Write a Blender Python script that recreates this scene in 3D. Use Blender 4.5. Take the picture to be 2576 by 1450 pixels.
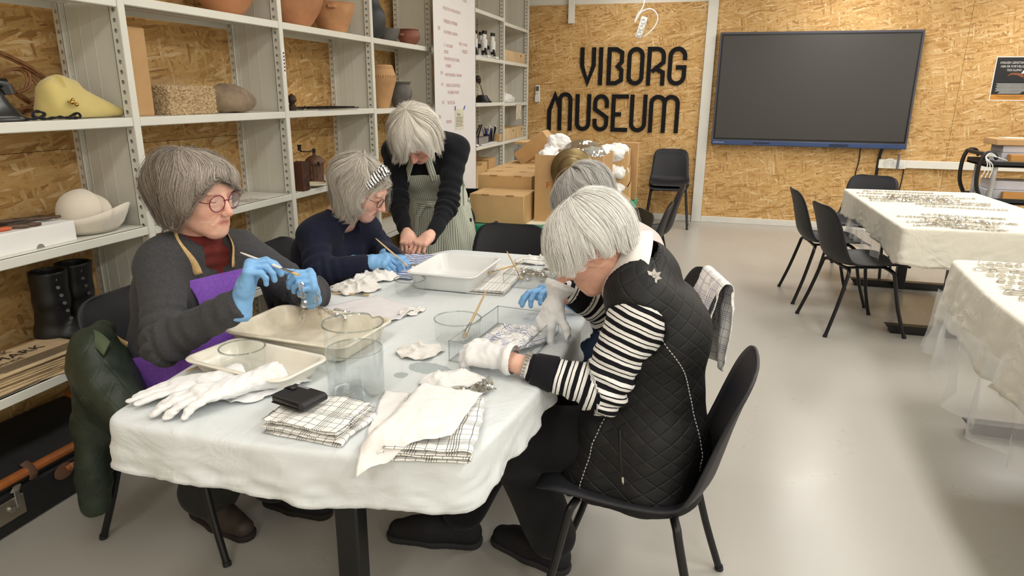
import bpy, bmesh, math, random
import numpy as np
from mathutils import Vector, Matrix, noise as mnoise
random.seed(7); rng = np.random.default_rng(7)
SC = bpy.context.scene
COL = SC.collection
R = math.radians
for o in list(bpy.data.objects): bpy.data.objects.remove(o)

# ---------------------------------------------------------------- camera
def setup_camera():
    y, p, r = R(15.65), R(16.0), R(.49)
    f = Vector((-math.sin(y)*math.cos(p), math.cos(y)*math.cos(p), -math.sin(p)))
    rt = Vector((math.cos(y), math.sin(y), 0)); up = rt.cross(f)
    Rr = rt*math.cos(r) + up*math.sin(r); U = up*math.cos(r) - rt*math.sin(r)
    cd = bpy.data.cameras.new('camera'); co = bpy.data.objects.new('camera', cd); COL.objects.link(co)
    m = Matrix((Rr, U, -f)).transposed().to_4x4(); m.translation = (0, 0, 1.45)
    co.matrix_world = m
    cd.sensor_width = 36; cd.sensor_fit = 'HORIZONTAL'; cd.lens = 1708/2576*36
    cd.clip_start = .05; cd.clip_end = 60
    SC.camera = co
setup_camera()
# ---------------------------------------------------------------- world, lights, exposure
wd = bpy.data.worlds.new('world'); SC.world = wd; wd.use_nodes = True
wd.node_tree.nodes['Background'].inputs[0].default_value = (.9, .95, 1, 1)
wd.node_tree.nodes['Background'].inputs[1].default_value = .25
SC.view_settings.view_transform = 'Standard'; SC.view_settings.look = 'None'
SC.view_settings.gamma = 1; SC.view_settings.use_curve_mapping = False
SC.view_settings.exposure = 0.2
SC.cycles.use_denoising = True
SC.cycles.max_bounces = 10; SC.cycles.transparent_max_bounces = 16; SC.cycles.transmission_bounces = 10
SC.cycles.caustics_reflective = False; SC.cycles.caustics_refractive = False
def area_light(x, y, z, sx, sy, w, col=(1, .975, .93), rot=(0, 0, 0)):
    l = bpy.data.lights.new('ceiling_panel_light', 'AREA'); l.shape = 'RECTANGLE'; l.size = sx; l.size_y = sy
    l.energy = w; l.color = col
    o = bpy.data.objects.new('ceiling_panel_light', l); o.location = (x, y, z); o.rotation_euler = rot; COL.objects.link(o)
LIGHT_W = 20
for lx, k in ((-.75, .62), (1.35, 1.25), (3.3, 1.2)):
    for ly, q in ((-1.4, 1.5), (.8, .95), (3.0, .9), (5.2, 1.0), (7.2, 1.05)):
        area_light(lx, ly, 2.78, .35, 1.25, LIGHT_W*k*q)
# ---------------------------------------------------------------- helpers
def lin(c):
    if isinstance(c, str):
        c = [int(c[i:i+2], 16)/255 for i in (0, 2, 4)]
    return tuple((v/12.92 if v <= .04045 else ((v+.055)/1.055)**2.4) for v in c[:3]) + (1,)
MATS = {}
class NT:
    def __init__(s, name):
        s.m = bpy.data.materials.new(name); s.m.use_nodes = True; s.t = s.m.node_tree; s.t.nodes.clear()
        s.out = s.n('ShaderNodeOutputMaterial'); s.b = s.n('ShaderNodeBsdfPrincipled'); s.l(s.b.outputs[0], s.out.inputs[0])
    def n(s, t, **kw):
        n = s.t.nodes.new(t)
        for k, v in kw.items(): setattr(n, k, v)
        return n
    def l(s, a, b): s.t.links.new(a, b)
    def set(s, n, **kw):
        for k, v in kw.items():
            n.inputs[k.replace('_', ' ')].default_value = v
    def coord(s, which='Object'):
        return s.n('ShaderNodeTexCoord').outputs[which]
    def mapping(s, vec, scale=(1, 1, 1), rot=(0, 0, 0), loc=(0, 0, 0)):
        m = s.n('ShaderNodeMapping'); s.l(vec, m.inputs[0]); m.inputs[1].default_value = loc; m.inputs[2].default_value = rot; m.inputs[3].default_value = scale
        return m.outputs[0]
    def noise(s, vec, scale=5, detail=3, rough=.55):
        n = s.n('ShaderNodeTexNoise'); s.l(vec, n.inputs['Vector']); n.inputs['Scale'].default_value = scale; n.inputs['Detail'].default_value = detail; n.inputs['Roughness'].default_value = rough
        return n
    def ramp(s, fac, stops, interp='LINEAR'):
        r = s.n('ShaderNodeValToRGB'); r.color_ramp.interpolation = interp
        e = r.color_ramp.elements
        while len(e) < len(stops): e.new(.5)
        for i, (p, c) in enumerate(stops):
            e[i].position = p; e[i].color = lin(c) if isinstance(c, str) else (c if len(c) == 4 else tuple(c)+(1,))
        s.l(fac, r.inputs[0]); return r.outputs[0]
    def math(s, op, a, b=None, clamp=False):
        m = s.n('ShaderNodeMath', operation=op, use_clamp=clamp)
        for i, v in enumerate((a, b)):
            if v is None: continue
            if isinstance(v, (int, float)): m.inputs[i].default_value = v
            else: s.l(v, m.inputs[i])
        return m.outputs[0]
    def mix(s, fac, a, b, blend='MIX'):
        m = s.n('ShaderNodeMix', data_type='RGBA', blend_type=blend)
        for i, v in ((0, fac), (6, a), (7, b)):
            if isinstance(v, (int, float)): m.inputs[i].default_value = v
            elif isinstance(v, str): m.inputs[i].default_value = lin(v)
            elif isinstance(v, tuple): m.inputs[i].default_value = v
            else: s.l(v, m.inputs[i])
        return m.outputs[2]
    def bump(s, h, strength=.3, dist=.002):
        b = s.n('ShaderNodeBump'); b.inputs['Strength'].default_value = strength; b.inputs['Distance'].default_value = dist
        s.l(h, b.inputs['Height']); s.l(b.outputs[0], s.b.inputs['Normal'])
def M(name, col, rough=.5, metal=0, var=.06, vscale=6, bump=0, bscale=150, bdist=.001, spec=.5, trans=0, ior=1.45, sheen=0, coat=0, alpha=1, sss=0, aniso=None):
    if name in MATS: return MATS[name]
    t = NT(name); b = t.b; co = t.coord()
    c = lin(col)
    n = t.noise(co, vscale, 4)
    d = tuple(max(0, v*(1-var*2)) for v in c[:3])+(1,); e = tuple(min(1, v*(1+var)) for v in c[:3])+(1,)
    t.l(t.ramp(n.outputs[0], ((.3, d), (.7, e))), b.inputs['Base Color'])
    t.set(b, Roughness=rough, Metallic=metal, IOR=ior)
    b.inputs['Specular IOR Level'].default_value = spec
    b.inputs['Transmission Weight'].default_value = trans
    b.inputs['Sheen Weight'].default_value = sheen
    b.inputs['Coat Weight'].default_value = coat
    b.inputs['Alpha'].default_value = alpha
    if sss:
        b.inputs['Subsurface Weight'].default_value = sss; b.inputs['Subsurface Radius'].default_value = (.012, .005, .003)
    if bump:
        v = co if not aniso else t.mapping(co, aniso)
        t.bump(t.noise(v, bscale, 3).outputs[0], bump, bdist)
    MATS[name] = t.m; return t.m

class MB:
    """collects geometry, then links it as one mesh object"""
    def __init__(s): s.v = []; s.f = []; s.mi = []; s.uv = None; s.cur = 0
    def add(s, vs, fs):
        k = len(s.v); s.v += [tuple(v) for v in vs]; s.f += [tuple(i+k for i in f) for f in fs]; s.mi += [s.cur]*len(fs); return s
    def box(s, x0, x1, y0, y1, z0, z1, bev=0, M4=None, seg=1):
        if bev:
            bm = bmesh.new(); bmesh.ops.create_cube(bm, size=1)
            for v in bm.verts: v.co = Vector(((x0+x1)/2+v.co.x*(x1-x0), (y0+y1)/2+v.co.y*(y1-y0), (z0+z1)/2+v.co.z*(z1-z0)))
            bmesh.ops.bevel(bm, geom=bm.edges[:], offset=min(bev, .49*min(x1-x0, y1-y0, z1-z0)), segments=seg, profile=.6, affect='EDGES')
            bm.verts.index_update()
            vs = [v.co.copy() for v in bm.verts]; fs = [[v.index for v in f.verts] for f in bm.faces]; bm.free()
        else:
            vs = [Vector((x, y, z)) for z in (z0, z1) for y in (y0, y1) for x in (x0, x1)]
            fs = [(0, 2, 3, 1), (4, 5, 7, 6), (0, 1, 5, 4), (2, 6, 7, 3), (0, 4, 6, 2), (1, 3, 7, 5)]
        if M4 is not None: vs = [M4 @ Vector(v) for v in vs]
        return s.add(vs, fs)
    def tube(s, pts, r, seg=10, cap=True, flat=1.0, upv=None):
        pts = [Vector(p) for p in pts]; n = len(pts)
        rs = r if isinstance(r, (list, tuple)) else [r]*n
        vs = []; fs = []; prev = None
        for i, p in enumerate(pts):
            t = (pts[min(i+1, n-1)]-pts[max(i-1, 0)])
            t = t.normalized() if t.length > 1e-9 else Vector((0, 0, 1))
            if prev is None:
                a = Vector(upv) if upv else (Vector((0, 0, 1)) if abs(t.z) < .9 else Vector((1, 0, 0)))
            else: a = prev
            u = (a - t*a.dot(t)); u = u.normalized() if u.length > 1e-6 else t.orthogonal().normalized()
            w = t.cross(u); prev = u
            for k in range(seg):
                an = 2*math.pi*k/seg
                vs.append(p + (u*math.cos(an)*flat + w*math.sin(an))*rs[i])
        for i in range(n-1):
            for k in range(seg):
                a = i*seg+k; b = i*seg+(k+1) % seg
                fs.append((a, b, b+seg, a+seg))
        if cap: fs.append(tuple(range(seg-1, -1, -1))); fs.append(tuple(range((n-1)*seg, n*seg)))
        return s.add(vs, fs)
    def lathe(s, prof, seg=32, M4=None, squash=None):
        ring = len(prof) > 3 and abs(prof[0][0]-prof[-1][0])+abs(prof[0][1]-prof[-1][1]) < 1e-9
        vs = []; fs = []; n = len(prof)
        for (r, z) in prof:
            for k in range(seg):
                a = 2*math.pi*k/seg; v = Vector((r*math.cos(a), r*math.sin(a), z))
                if squash: v = Vector(squash(v, a))
                vs.append(M4 @ v if M4 is not None else v)
        for i in range(n-1):
            for k in range(seg):
                a = i*seg+k; b = i*seg+(k+1) % seg; fs.append((a, b, b+seg, a+seg))
        if prof[0][0] > 1e-6 and not ring: fs.append(tuple(range(seg-1, -1, -1)))
        if prof[-1][0] > 1e-6 and not ring: fs.append(tuple(range((n-1)*seg, n*seg)))
        return s.add(vs, fs)
    def prism(s, poly, h0, h1, M4=None):
        n = len(poly); vs = [Vector((x, y, h0)) for x, y in poly]+[Vector((x, y, h1)) for x, y in poly]
        fs = [tuple(range(n-1, -1, -1)), tuple(range(n, 2*n))]+[(i, (i+1) % n, n+(i+1) % n, n+i) for i in range(n)]
        if M4 is not None: vs = [M4 @ v for v in vs]
        return s.add(vs, fs)
    def grid(s, P, closed_u=False):
        """P: rows x cols array of points"""
        nr = len(P); nc = len(P[0]); vs = [p for r in P for p in r]; fs = []
        for i in range(nr-1):
            for j in range(nc if closed_u else nc-1):
                a = i*nc+j; b = i*nc+(j+1) % nc; fs.append((a, b, b+nc, a+nc))
        return s.add(vs, fs)
    def sphere(s, c, r, nu=14, nv=9, sc=(1, 1, 1)):
        c = Vector(c); vs = []; fs = []
        for i in range(nv+1):
            th = math.pi*i/nv
            for j in range(nu):
                ph = 2*math.pi*j/nu
                vs.append(c+Vector((r*sc[0]*math.sin(th)*math.cos(ph), r*sc[1]*math.sin(th)*math.sin(ph), r*sc[2]*math.cos(th))))
        for i in range(nv):
            for j in range(nu):
                a = i*nu+j; b = i*nu+(j+1) % nu; fs.append((a, a+nu, b+nu, b))
        return s.add(vs, fs)

def obj(name, mb, mat, parent=None, smooth=True, world=False, label=None, angle=35):
    me = bpy.data.meshes.new(name)
    me.from_pydata([tuple(v) for v in mb.v], [], mb.f); 
    if isinstance(mat, (list, tuple)):
        for m in mat: me.materials.append(m)
        if mb.mi: me.polygons.foreach_set('material_index', mb.mi)
    else: me.materials.append(mat)
    return fin(name, me, parent, smooth, world, label, angle)
def fin(name, me, parent=None, smooth=True, world=False, label=None, angle=35):
    me.validate()
    if smooth:
        me.polygons.foreach_set('use_smooth', [True]*len(me.polygons))
        if angle < 180: me.set_sharp_from_angle(angle=R(angle))
    o = bpy.data.objects.new(name, me); COL.objects.link(o)
    if parent:
        o.parent = parent
        if world:
            r = parent
            while r.parent: r = r.parent
            me.transform(Matrix.Translation(-Vector(r.location)))
    if label: o['label'] = label
    me.update(); return o
def tag(o, label, cat, group=None):
    o['label'] = label; o['category'] = cat
    if group: o['group'] = group
    return o
def thing(name, label, cat, loc=(0, 0, 0), rotz=0, group=None):
    o = bpy.data.objects.new(name, None); COL.objects.link(o); o.location = loc; o.rotation_euler = (0, 0, rotz); o.empty_display_size = .05
    return tag(o, label, cat, group)
def struct(name, mb, mat, parent=None, smooth=False):
    o = obj(name, mb, mat, parent, smooth)
    if not parent: o['kind'] = 'structure'
    return o
def dup(root, loc, rotz, label=None, group=None):
    def cp(o, par):
        c = o.copy(); COL.objects.link(c); c.parent = par
        for ch in o.children: cp(ch, c)
        return c
    r = cp(root, None); r.location = loc; r.rotation_euler = (0, 0, rotz)
    if label: r['label'] = label
    if group: r['group'] = group
    return r
def solidify(o, t, off=0, sub=0):
    m = o.modifiers.new('thickness', 'SOLIDIFY'); m.thickness = t; m.offset = off
    if sub: s = o.modifiers.new('sub', 'SUBSURF'); s.levels = sub; s.render_levels = sub
    return o
def catmull(P, n):
    P = np.asarray(P, float); m = len(P); out = []
    for k in range(n):
        t = k*(m-1)/(n-1); i = min(int(t), m-2); u = t-i
        p0 = P[max(i-1, 0)]; p1 = P[i]; p2 = P[i+1]; p3 = P[min(i+2, m-1)]
        out.append(.5*((2*p1)+(-p0+p2)*u+(2*p0-5*p1+4*p2-p3)*u*u+(-p0+3*p1-3*p2+p3)*u**3))
    return np.array(out)
def fbm(x, y, z=0, o=4):
    return mnoise.fractal(Vector((x, y, z)), 1.0, 2.0, o)
def sm(a, b, x):
    t = np.clip((x-a)/(b-a), 0, 1); return t*t*(3-2*t)
def text_mb(body, size, align='CENTER', extrude=.0):
    """lettering as real flat geometry from Blender's built-in font -> list of (verts, faces) in XY"""
    cu = bpy.data.curves.new('t', 'FONT'); cu.body = body; cu.size = size; cu.align_x = align; cu.resolution_u = 2; cu.extrude = extrude
    o = bpy.data.objects.new('t', cu); COL.objects.link(o)
    dg = bpy.context.evaluated_depsgraph_get(); me = bpy.data.meshes.new_from_object(o.evaluated_get(dg))
    vs = [v.co.copy() for v in me.vertices]; fs = [tuple(p.vertices) for p in me.polygons]
    bpy.data.objects.remove(o); bpy.data.curves.remove(cu); bpy.data.meshes.remove(me)
    return vs, fs
def text_on(mb, body, size, origin, ux, uy, align='LEFT', sx=1):
    vs, fs = text_mb(body, size, align); ux = Vector(ux); uy = Vector(uy); o = Vector(origin)
    mb.add([o+ux*v.x*sx+uy*v.y for v in vs], fs)
# ---------------------------------------------------------------- structure
def osb_material(name, tint=1.0, seed=0):
    t = NT(name); b = t.b
    co = t.coord(); sep = t.n('ShaderNodeSeparateXYZ'); t.l(co, sep.inputs[0])
    s = t.math('ADD', sep.outputs[0], sep.outputs[1])
    cmb = t.n('ShaderNodeCombineXYZ'); t.l(s, cmb.inputs[0]); t.l(sep.outputs[2], cmb.inputs[1]); cmb.inputs[2].default_value = seed
    base = cmb.outputs[0]
    wn = t.noise(base, 7, 2); wv = t.n('ShaderNodeVectorMath', operation='MULTIPLY_ADD')
    t.l(wn.outputs['Color'], wv.inputs[0]); wv.inputs[1].default_value = (.03, .03, 0); t.l(base, wv.inputs[2]); vec = wv.outputs[0]
    pal = ((.0, 'a67d4c'), (.1, 'bf945b'), (.35, 'cfa66b'), (.65, 'd5ae75'), (.88, 'dbb780'), (1, 'e8cd9f'))
    col = None; hsum = None
    for i, (ang, sx, sy, thr) in enumerate(((5, 6, 38, 0), (62, 7, 46, .6), (-52, 6.5, 50, .6), (28, 7, 54, .55), (-22, 6.5, 48, .55), (80, 8, 60, .72), (-8, 8, 70, .55))):
        mv = t.mapping(vec, (sx, sy, 1), (0, 0, 0)) if False else None
        rot = t.n('ShaderNodeVectorRotate', rotation_type='Z_AXIS'); t.l(vec, rot.inputs[0]); rot.inputs['Angle'].default_value = R(ang)
        mv = t.mapping(rot.outputs[0], (sx, sy, 1), loc=(i*3.7+seed*1.3, i*5.1, 0))
        vo = t.n('ShaderNodeTexVoronoi', voronoi_dimensions='2D', feature='F1'); t.l(mv, vo.inputs['Vector']); vo.inputs['Scale'].default_value = 1
        sc = t.n('ShaderNodeSeparateColor'); t.l(vo.outputs['Color'], sc.inputs[0])
        g = t.noise(t.mapping(rot.outputs[0], (14, 260, 1), loc=(i, 0, 0)), 1, 2)
        f = t.math('ADD', sc.outputs[0], t.math('MULTIPLY', t.math('SUBTRACT', g.outputs[0], .5), .42))
        edge = t.ramp(vo.outputs['Distance'], ((.40, (1, 1, 1)), (.64, (.82, .79, .74))))
        c = t.mix(1, t.ramp(f, pal), edge, 'MULTIPLY')
        if col is None: col = c; hsum = sc.outputs[1]
        else:
            msk = t.math('GREATER_THAN', sc.outputs[2], thr)
            msk = t.math('MULTIPLY', msk, t.math('LESS_THAN', vo.outputs['Distance'], .56))
            col = t.mix(msk, col, c); hh = t.n('ShaderNodeMix', data_type='FLOAT'); t.l(msk, hh.inputs[0]); t.l(hsum, hh.inputs[2]); t.l(sc.outputs[1], hh.inputs[3]); hsum = hh.outputs[0]
    sp = t.noise(base, 38, 2); dark = t.ramp(sp.outputs[0], ((.72, (0, 0, 0)), (.76, (.5, .5, .5))))
    col = t.mix(dark, col, '6f461c')
    bg = t.noise(base, 1.6, 2); col = t.mix(1, col, t.ramp(bg.outputs[0], ((.3, (.86*tint, .84*tint, .80*tint)), (.7, (1*tint, 1*tint, 1*tint)))), 'MULTIPLY')
    t.l(col, b.inputs['Base Color']); t.set(b, Roughness=.62); b.inputs['Specular IOR Level'].default_value = .25
    t.bump(hsum, .25, .0015)
    return t.m
OSB = osb_material('osb_board'); OSB2 = osb_material('osb_board_darker', .93, 4)
PAINT = M('white_paint', 'e9e6dc', .6, var=.02, vscale=2)
SKIRT = M('skirting_paint', 'dcdad2', .45, var=.03)
CEIL = M('ceiling_white', 'efede6', .8, var=.02)
def floor_material():
    t = NT('grey_resin_floor'); b = t.b; co = t.coord()
    n = t.noise(co, .9, 3); col = t.ramp(n.outputs[0], ((.3, 'aeaaa2'), (.7, 'b4b0a8')))
    n2 = t.noise(co, 3, 3, .6); col = t.mix(t.ramp(n2.outputs[0], ((.55, (0, 0, 0)), (.8, (.25, .25, .25)))), col, 'b3ada2')
    n3 = t.noise(co, 70, 4, .8); col = t.mix(t.ramp(n3.outputs[0], ((.76, (0, 0, 0)), (.78, (.5, .5, .5)))), col, '6d675f')
    t.l(col, b.inputs['Base Color']); b.inputs['Specular IOR Level'].default_value = .5
    rr = t.noise(co, 5, 3); t.l(t.ramp(rr.outputs[0], ((.3, (.27, .27, .27)), (.7, (.31, .31, .31)))), b.inputs['Roughness'])
    t.bump(t.noise(co, 160, 2).outputs[0], .08, .0008)
    return t.m
FLOOR = floor_material()
XL, XR, YF, YB, ZC = -2.47, 4.9, -2.6, 8.32, 2.85
m = MB(); m.box(XL-.1, XR+.1, YF-.1, YB+.1, -.1, 0); struct('floor', m, FLOOR)
m = MB(); m.box(XL-.1, XR+.1, YF-.1, YB+.1, ZC, ZC+.1); struct('ceiling', m, CEIL)
m = MB(); m.box(XL-.12, XL-.02, YF-.1, YB+.1, 0, ZC); wl = struct('wall_left', m, PAINT)
m = MB(); m.box(XR, XR+.1, YF-.1, YB+.1, 0, ZC); struct('wall_right', m, PAINT)
m = MB(); m.box(XL-.1, XR+.1, YF-.1, YF, 0, ZC); struct('wall_front', m, PAINT)
m = MB(); m.box(XL-.1, XR+.1, YB+.02, YB+.12, 0, ZC); wb = struct('wall_back', m, PAINT)
# osb boards on the left wall: two rows with a visible joint, and on the back wall
yy = YF
while yy < YB-.1:
    y1 = min(yy+2.44, YB)
    for z0, z1 in ((.0, 1.219), (1.221, 2.44)):
        m = MB(); m.box(XL-.02, XL, yy+.001, y1-.001, z0, z1); obj('osb_panel', m, OSB2 if z0 < 1 else OSB, wl, False)
    yy += 2.44
m = MB(); m.box(XL, -.117, YB, YB+.02, .07, 2.442); obj('osb_panel', m, OSB, wb, False)
for x0, x1 in ((-.003, 2.46), (2.463, XR)):
    m = MB(); m.box(x0, x1, YB, YB+.02, .07, 2.75); obj('osb_panel', m, OSB, wb, False)
m = MB(); m.box(-.115, -.004, YB-.035, YB+.02, 0, ZC, .004); struct('trim_1', m, SKIRT)
for i, (x0, x1) in enumerate(((XL, -.117), (-.003, XR))):
    m = MB(); m.box(x0, x1, YB-.014, YB+.02, 0, .07, .003); struct('baseboard_back' if i == 0 else 'baseboard_back.001', m, SKIRT)
# ---------------------------------------------------------------- steel shelving along the left wall
STEEL = M('shelving_steel', 'e2e1d7', .42, var=.03, vscale=3, spec=.45)
STEEL_D = M('shelving_steel_side', 'dbdacf', .5, var=.04, vscale=2)
SLOT = M('dark_slot', '55564f', .8)
XS = -2.11; XB = -2.42
BAYY = [1.187, 2.187, 3.187, 4.183, 5.179, 6.175, 7.165, 8.16]
SH_Z = {0: (.49, .93, 1.35, 1.775), 1: (.10, .49, .925, 1.35, 1.787), 2: (.10, .49, .925, 1.35, 1.787), 3: (.10, .49, .925, 1.345, 1.787),
        4: (.10, .49, .925, 1.345, 1.787), 5: (.10, .49, .955, 1.36, 1.78, 2.19), 6: (.10, .49, .955, 1.352, 1.78, 2.16)}
def perf_strip(m, x0, x1, y, z0, z1, r, pitch, seg=10, thick=.0):
    """a strip in the plane y = const with a row of real round holes (normal towards -y)"""
    xc = (x0+x1)/2; z = z0; 
    while z < z1-1e-6:
        za, zb = z, min(z+pitch, z1); zc = (za+zb)/2
        if zb-za < pitch*.9:
            m.add([(x0, y, za), (x1, y, za), (x1, y, zb), (x0, y, zb)], [(0, 1, 2, 3)]); break
        out = []; inn = []
        for k in range(seg):
            a = 2*math.pi*(k+.5)/seg; c, s_ = math.cos(a), math.sin(a)
            q = min((x1-x0)/2/max(abs(c), 1e-6), (zb-za)/2/max(abs(s_), 1e-6))
            out.append((xc+c*q, y, zc+s_*q)); inn.append((xc+c*r, y, zc+s_*r))
        corner = [(x1, y, zb), (x0, y, zb), (x0, y, za), (x1, y, za)]
        back = [(p[0], y+.004, p[2]) for p in inn]
        vs = out+inn+back+corner; fs = []
        for k in range(seg):
            k2 = (k+1) % seg
            fs.append((k, k2, seg+k2, seg+k)); fs.append((seg+k, seg+k2, 2*seg+k2, 2*seg+k))
            o1, o2 = out[k], out[k2]
            if abs(o1[0]-o2[0]) > 1e-6 and abs(o1[2]-o2[2]) > 1e-6:
                q = (0 if o1[0]+o2[0] > 2*xc and o1[2]+o2[2] > 2*zc else 1 if o1[2]+o2[2] > 2*zc else 2 if o1[0]+o2[0] < 2*xc else 3)
                fs.append((k, 3*seg+q, k2))
        m.add(vs, fs); z += pitch
def side_frame(k, y, parent):
    z0, z1 = 0, 2.55
    m = MB()
    m.box(XB+.045, XS-.045, y+.004, y+.012, .02, z1)                                   # panel with two swaged ribs
    for xr in (-.21, -.15): m.box(XS+xr-.0015, XS+xr+.0015, y+.0025, y+.005, .02, z1)
    obj('side_panel', m, STEEL_D, parent, False)
    m = MB(); perf_strip(m, XS-.047, XS-.012, y-.012, 0, z1, .0085, .0365)
    m.box(XS-.047, XS-.012, y+.001, y+.005, 0, z1); m.box(XS-.047, XS-.045, y-.012, y+.012, 0, z1); m.box(XS-.012, XS, y-.016, y+.016, 0, z1, .002)
    for j in range(6): m.box(XS, XS+.0008, y-.004, y+.001, .3+j*.38, .345+j*.38)
    obj('front_post', m, STEEL, parent, False)
    m = MB(); perf_strip(m, XB, XB+.028, y-.012, 0, z1, .0085, .0365)
    m.box(XB+.026, XB+.028, y-.012, y+.012, 0, z1); m.box(XB, XB+.047, y+.001, y+.004, 0, z1)
    perf_strip(m, XB+.028, XB+.047, y-.003, 0, z1, .0032, .073, 6)
    obj('rear_post', m, STEEL, parent, False)
places = ['beside the boots and the yellow hat', 'behind the seated woman in the purple apron', 'holding the coffee grinder', 'holding the dark clay pots', 'behind the tall whiteboard', 'holding the microscopes', 'holding the wooden crates next to the back wall']
UNITS = []
for k in range(7):
    y0, y1 = BAYY[k], BAYY[k+1]
    u = thing('shelving_unit', 'pale grey perforated steel shelving bay ' + places[k], 'shelving', (0, 0, 0), 0, 'steel shelving bays along the left wall')
    UNITS.append(u)
    if k == 0:
        y0 = .2
    side_frame(k, y1, u)
    for z in SH_Z[k]:
        m = MB(); ya, yb = y0+.017, y1-.017
        m.box(XB+.005, XS-.004, ya, yb, z-.003, z)
        m.box(XS-.016, XS-.002, ya, yb, z-.034, z-.0, .003)
        m.box(XB+.003, XB+.006, ya, yb, z-.034, z+.0)
        for xs in (-.09, -.17, -.24): m.box(XS+xs-.012, XS+xs+.012, ya, yb, z-.016, z-.003)
        obj('shelf', m, STEEL, u, False)
m = MB(); m.cur = 0; m.box(XS+.0005, XS+.0015, 3.180, 3.198, 1.53, 1.66)
m.cur = 1
for i in range(6): m.box(XS+.0015, XS+.0019, 3.184, 3.194, 1.548+i*.017, 1.558+i*.017)
obj('shelf_label', m, [M('label_paper', 'f0f0ec', .6), M('label_ink', '3a3a3a', .7)], UNITS[2], False)
# ---------------------------------------------------------------- chairs
PLAST = M('black_plastic_shell', '26262a', .5, var=.05, spec=.4, bump=.15, bscale=400, bdist=.0006)
TUBE = M('black_tube', '121214', .38, spec=.5, var=.02)
CHAIRS = 'black plastic shell chairs in the workroom'
def make_chair():
    t = thing('shell_chair', 'proto', 'chair', (0, 0, 0), 0, CHAIRS)
    prof = catmull([(.245, .432, .165, .0), (.232, .443, .195, .004), (.19, .448, .212, .012), (.10, .442, .222, .020), (0, .434, .226, .026), (-.10, .432, .226, .034), (-.165, .45, .222, .044),
                    (-.203, .50, .214, .048), (-.222, .57, .208, .042), (-.24, .65, .203, .034), (-.258, .72, .196, .027), (-.272, .765, .18, .02), (-.279, .79, .15, .013), (-.282, .802, .10, .008)], 44)
    nc = 17; P = []
    for i, (x, z, hw, cu) in enumerate(prof):
        a = prof[max(i-1, 0)]; b = prof[min(i+1, len(prof)-1)]; tx, tz = b[0]-a[0], b[1]-a[1]; L = math.hypot(tx, tz); nx, nz = tz/L, -tx/L
        if nz < 0 and i < 18: nx, nz = -nx, -nz
        nx, nz = (tz/L, -tx/L)
        row = []
        for j in range(nc):
            u = -1+2*j/(nc-1); q = cu*abs(u)**2.4
            row.append(Vector((x+nx*q, u*hw, z+nz*q)))
        P.append(row)
    m = MB(); m.grid(P); s = obj('shell', m, PLAST, t, angle=180); solidify(s, .007, 0)
    m = MB()
    for x in (.13, -.12): m.tube([(x, -.17, .418), (x, .17, .418)], .0095, 8)
    for y in (-.1, .1): m.tube([(.14, y, .42), (-.13, y, .416)], .008, 8)
    obj('seat_frame', m, TUBE, t)
    for sx, sy in ((1, 1), (1, -1), (-1, 1), (-1, -1)):
        m = MB(); x0 = .13*sx if sx > 0 else -.12; pts = catmull([(x0, sy*.10, .418), (x0, sy*.155, .417), (x0+sx*.012, sy*.188, .402), (x0+sx*.022, sy*.196, .36), (sx*.188, sy*.215, .18), (sx*.242, sy*.236, .008)], 16)
        m.tube(pts, .0115, 10); l = obj('leg', m, TUBE, t)
        m = MB(); m.tube([(sx*.241, sy*.2355, .014), (sx*.244, sy*.237, .0)], .0135, 10); obj('rubber_foot', m, PLAST, l)
    return t
chair0 = make_chair(); CH = []
def place_chair(x, y, deg, label, name=None, z=0):
    if not CH: c = chair0; c.location = (x, y, z); c.rotation_euler = (0, 0, R(deg)); c['label'] = label
    else: c = dup(chair0, (x, y, z), R(deg), label)
    CH.append(c); return c
place_chair(-.112, 1.722, 176, 'black shell chair carrying the woman in striped sleeves and quilted vest')
place_chair(-1.60, 1.755, 0, 'black shell chair under the woman in the purple apron, green jacket on it')
place_chair(-1.585, 2.6, 4, 'black shell chair under the woman with the striped headband')
place_chair(-.215, 2.51, 195, 'black shell chair with a checked towel hung over its back')
place_chair(-.93, 3.06, -90, 'empty black shell chair at the far end of the work table')
place_chair(-1.62, 4.82, 100, 'black shell chair half hidden beside the brown cartons, dark jacket on it')
place_chair(-.41, 5.2, 183, 'black shell chair at the carton table, farther of the two seen edge-on')
place_chair(-.455, 4.3, 180, 'black shell chair at the carton table, nearer of the two seen edge-on')
place_chair(-.56, 3.86, 205, 'black shell chair whose back tip shows behind the pink sweater')
b1 = place_chair(-.385, 7.96, -88, 'lower chair of the stacked pair by the back wall under the letters')
b2 = place_chair(-.385, 7.975, -88, 'upper chair of the stacked pair by the back wall under the letters', z=.043)
place_chair(.987, 4.673, 13.8, 'black shell chair nearest the camera at the crystal table')
place_chair(.905, 5.336, 6.3, 'black shell chair second from the camera at the crystal table')
place_chair(1.30, 6.22, -112, 'black shell chair at the far end of the crystal table under the screen')
place_chair(2.33, 5.55, 190, 'black shell chair edge showing in front of the black trolley')

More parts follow.
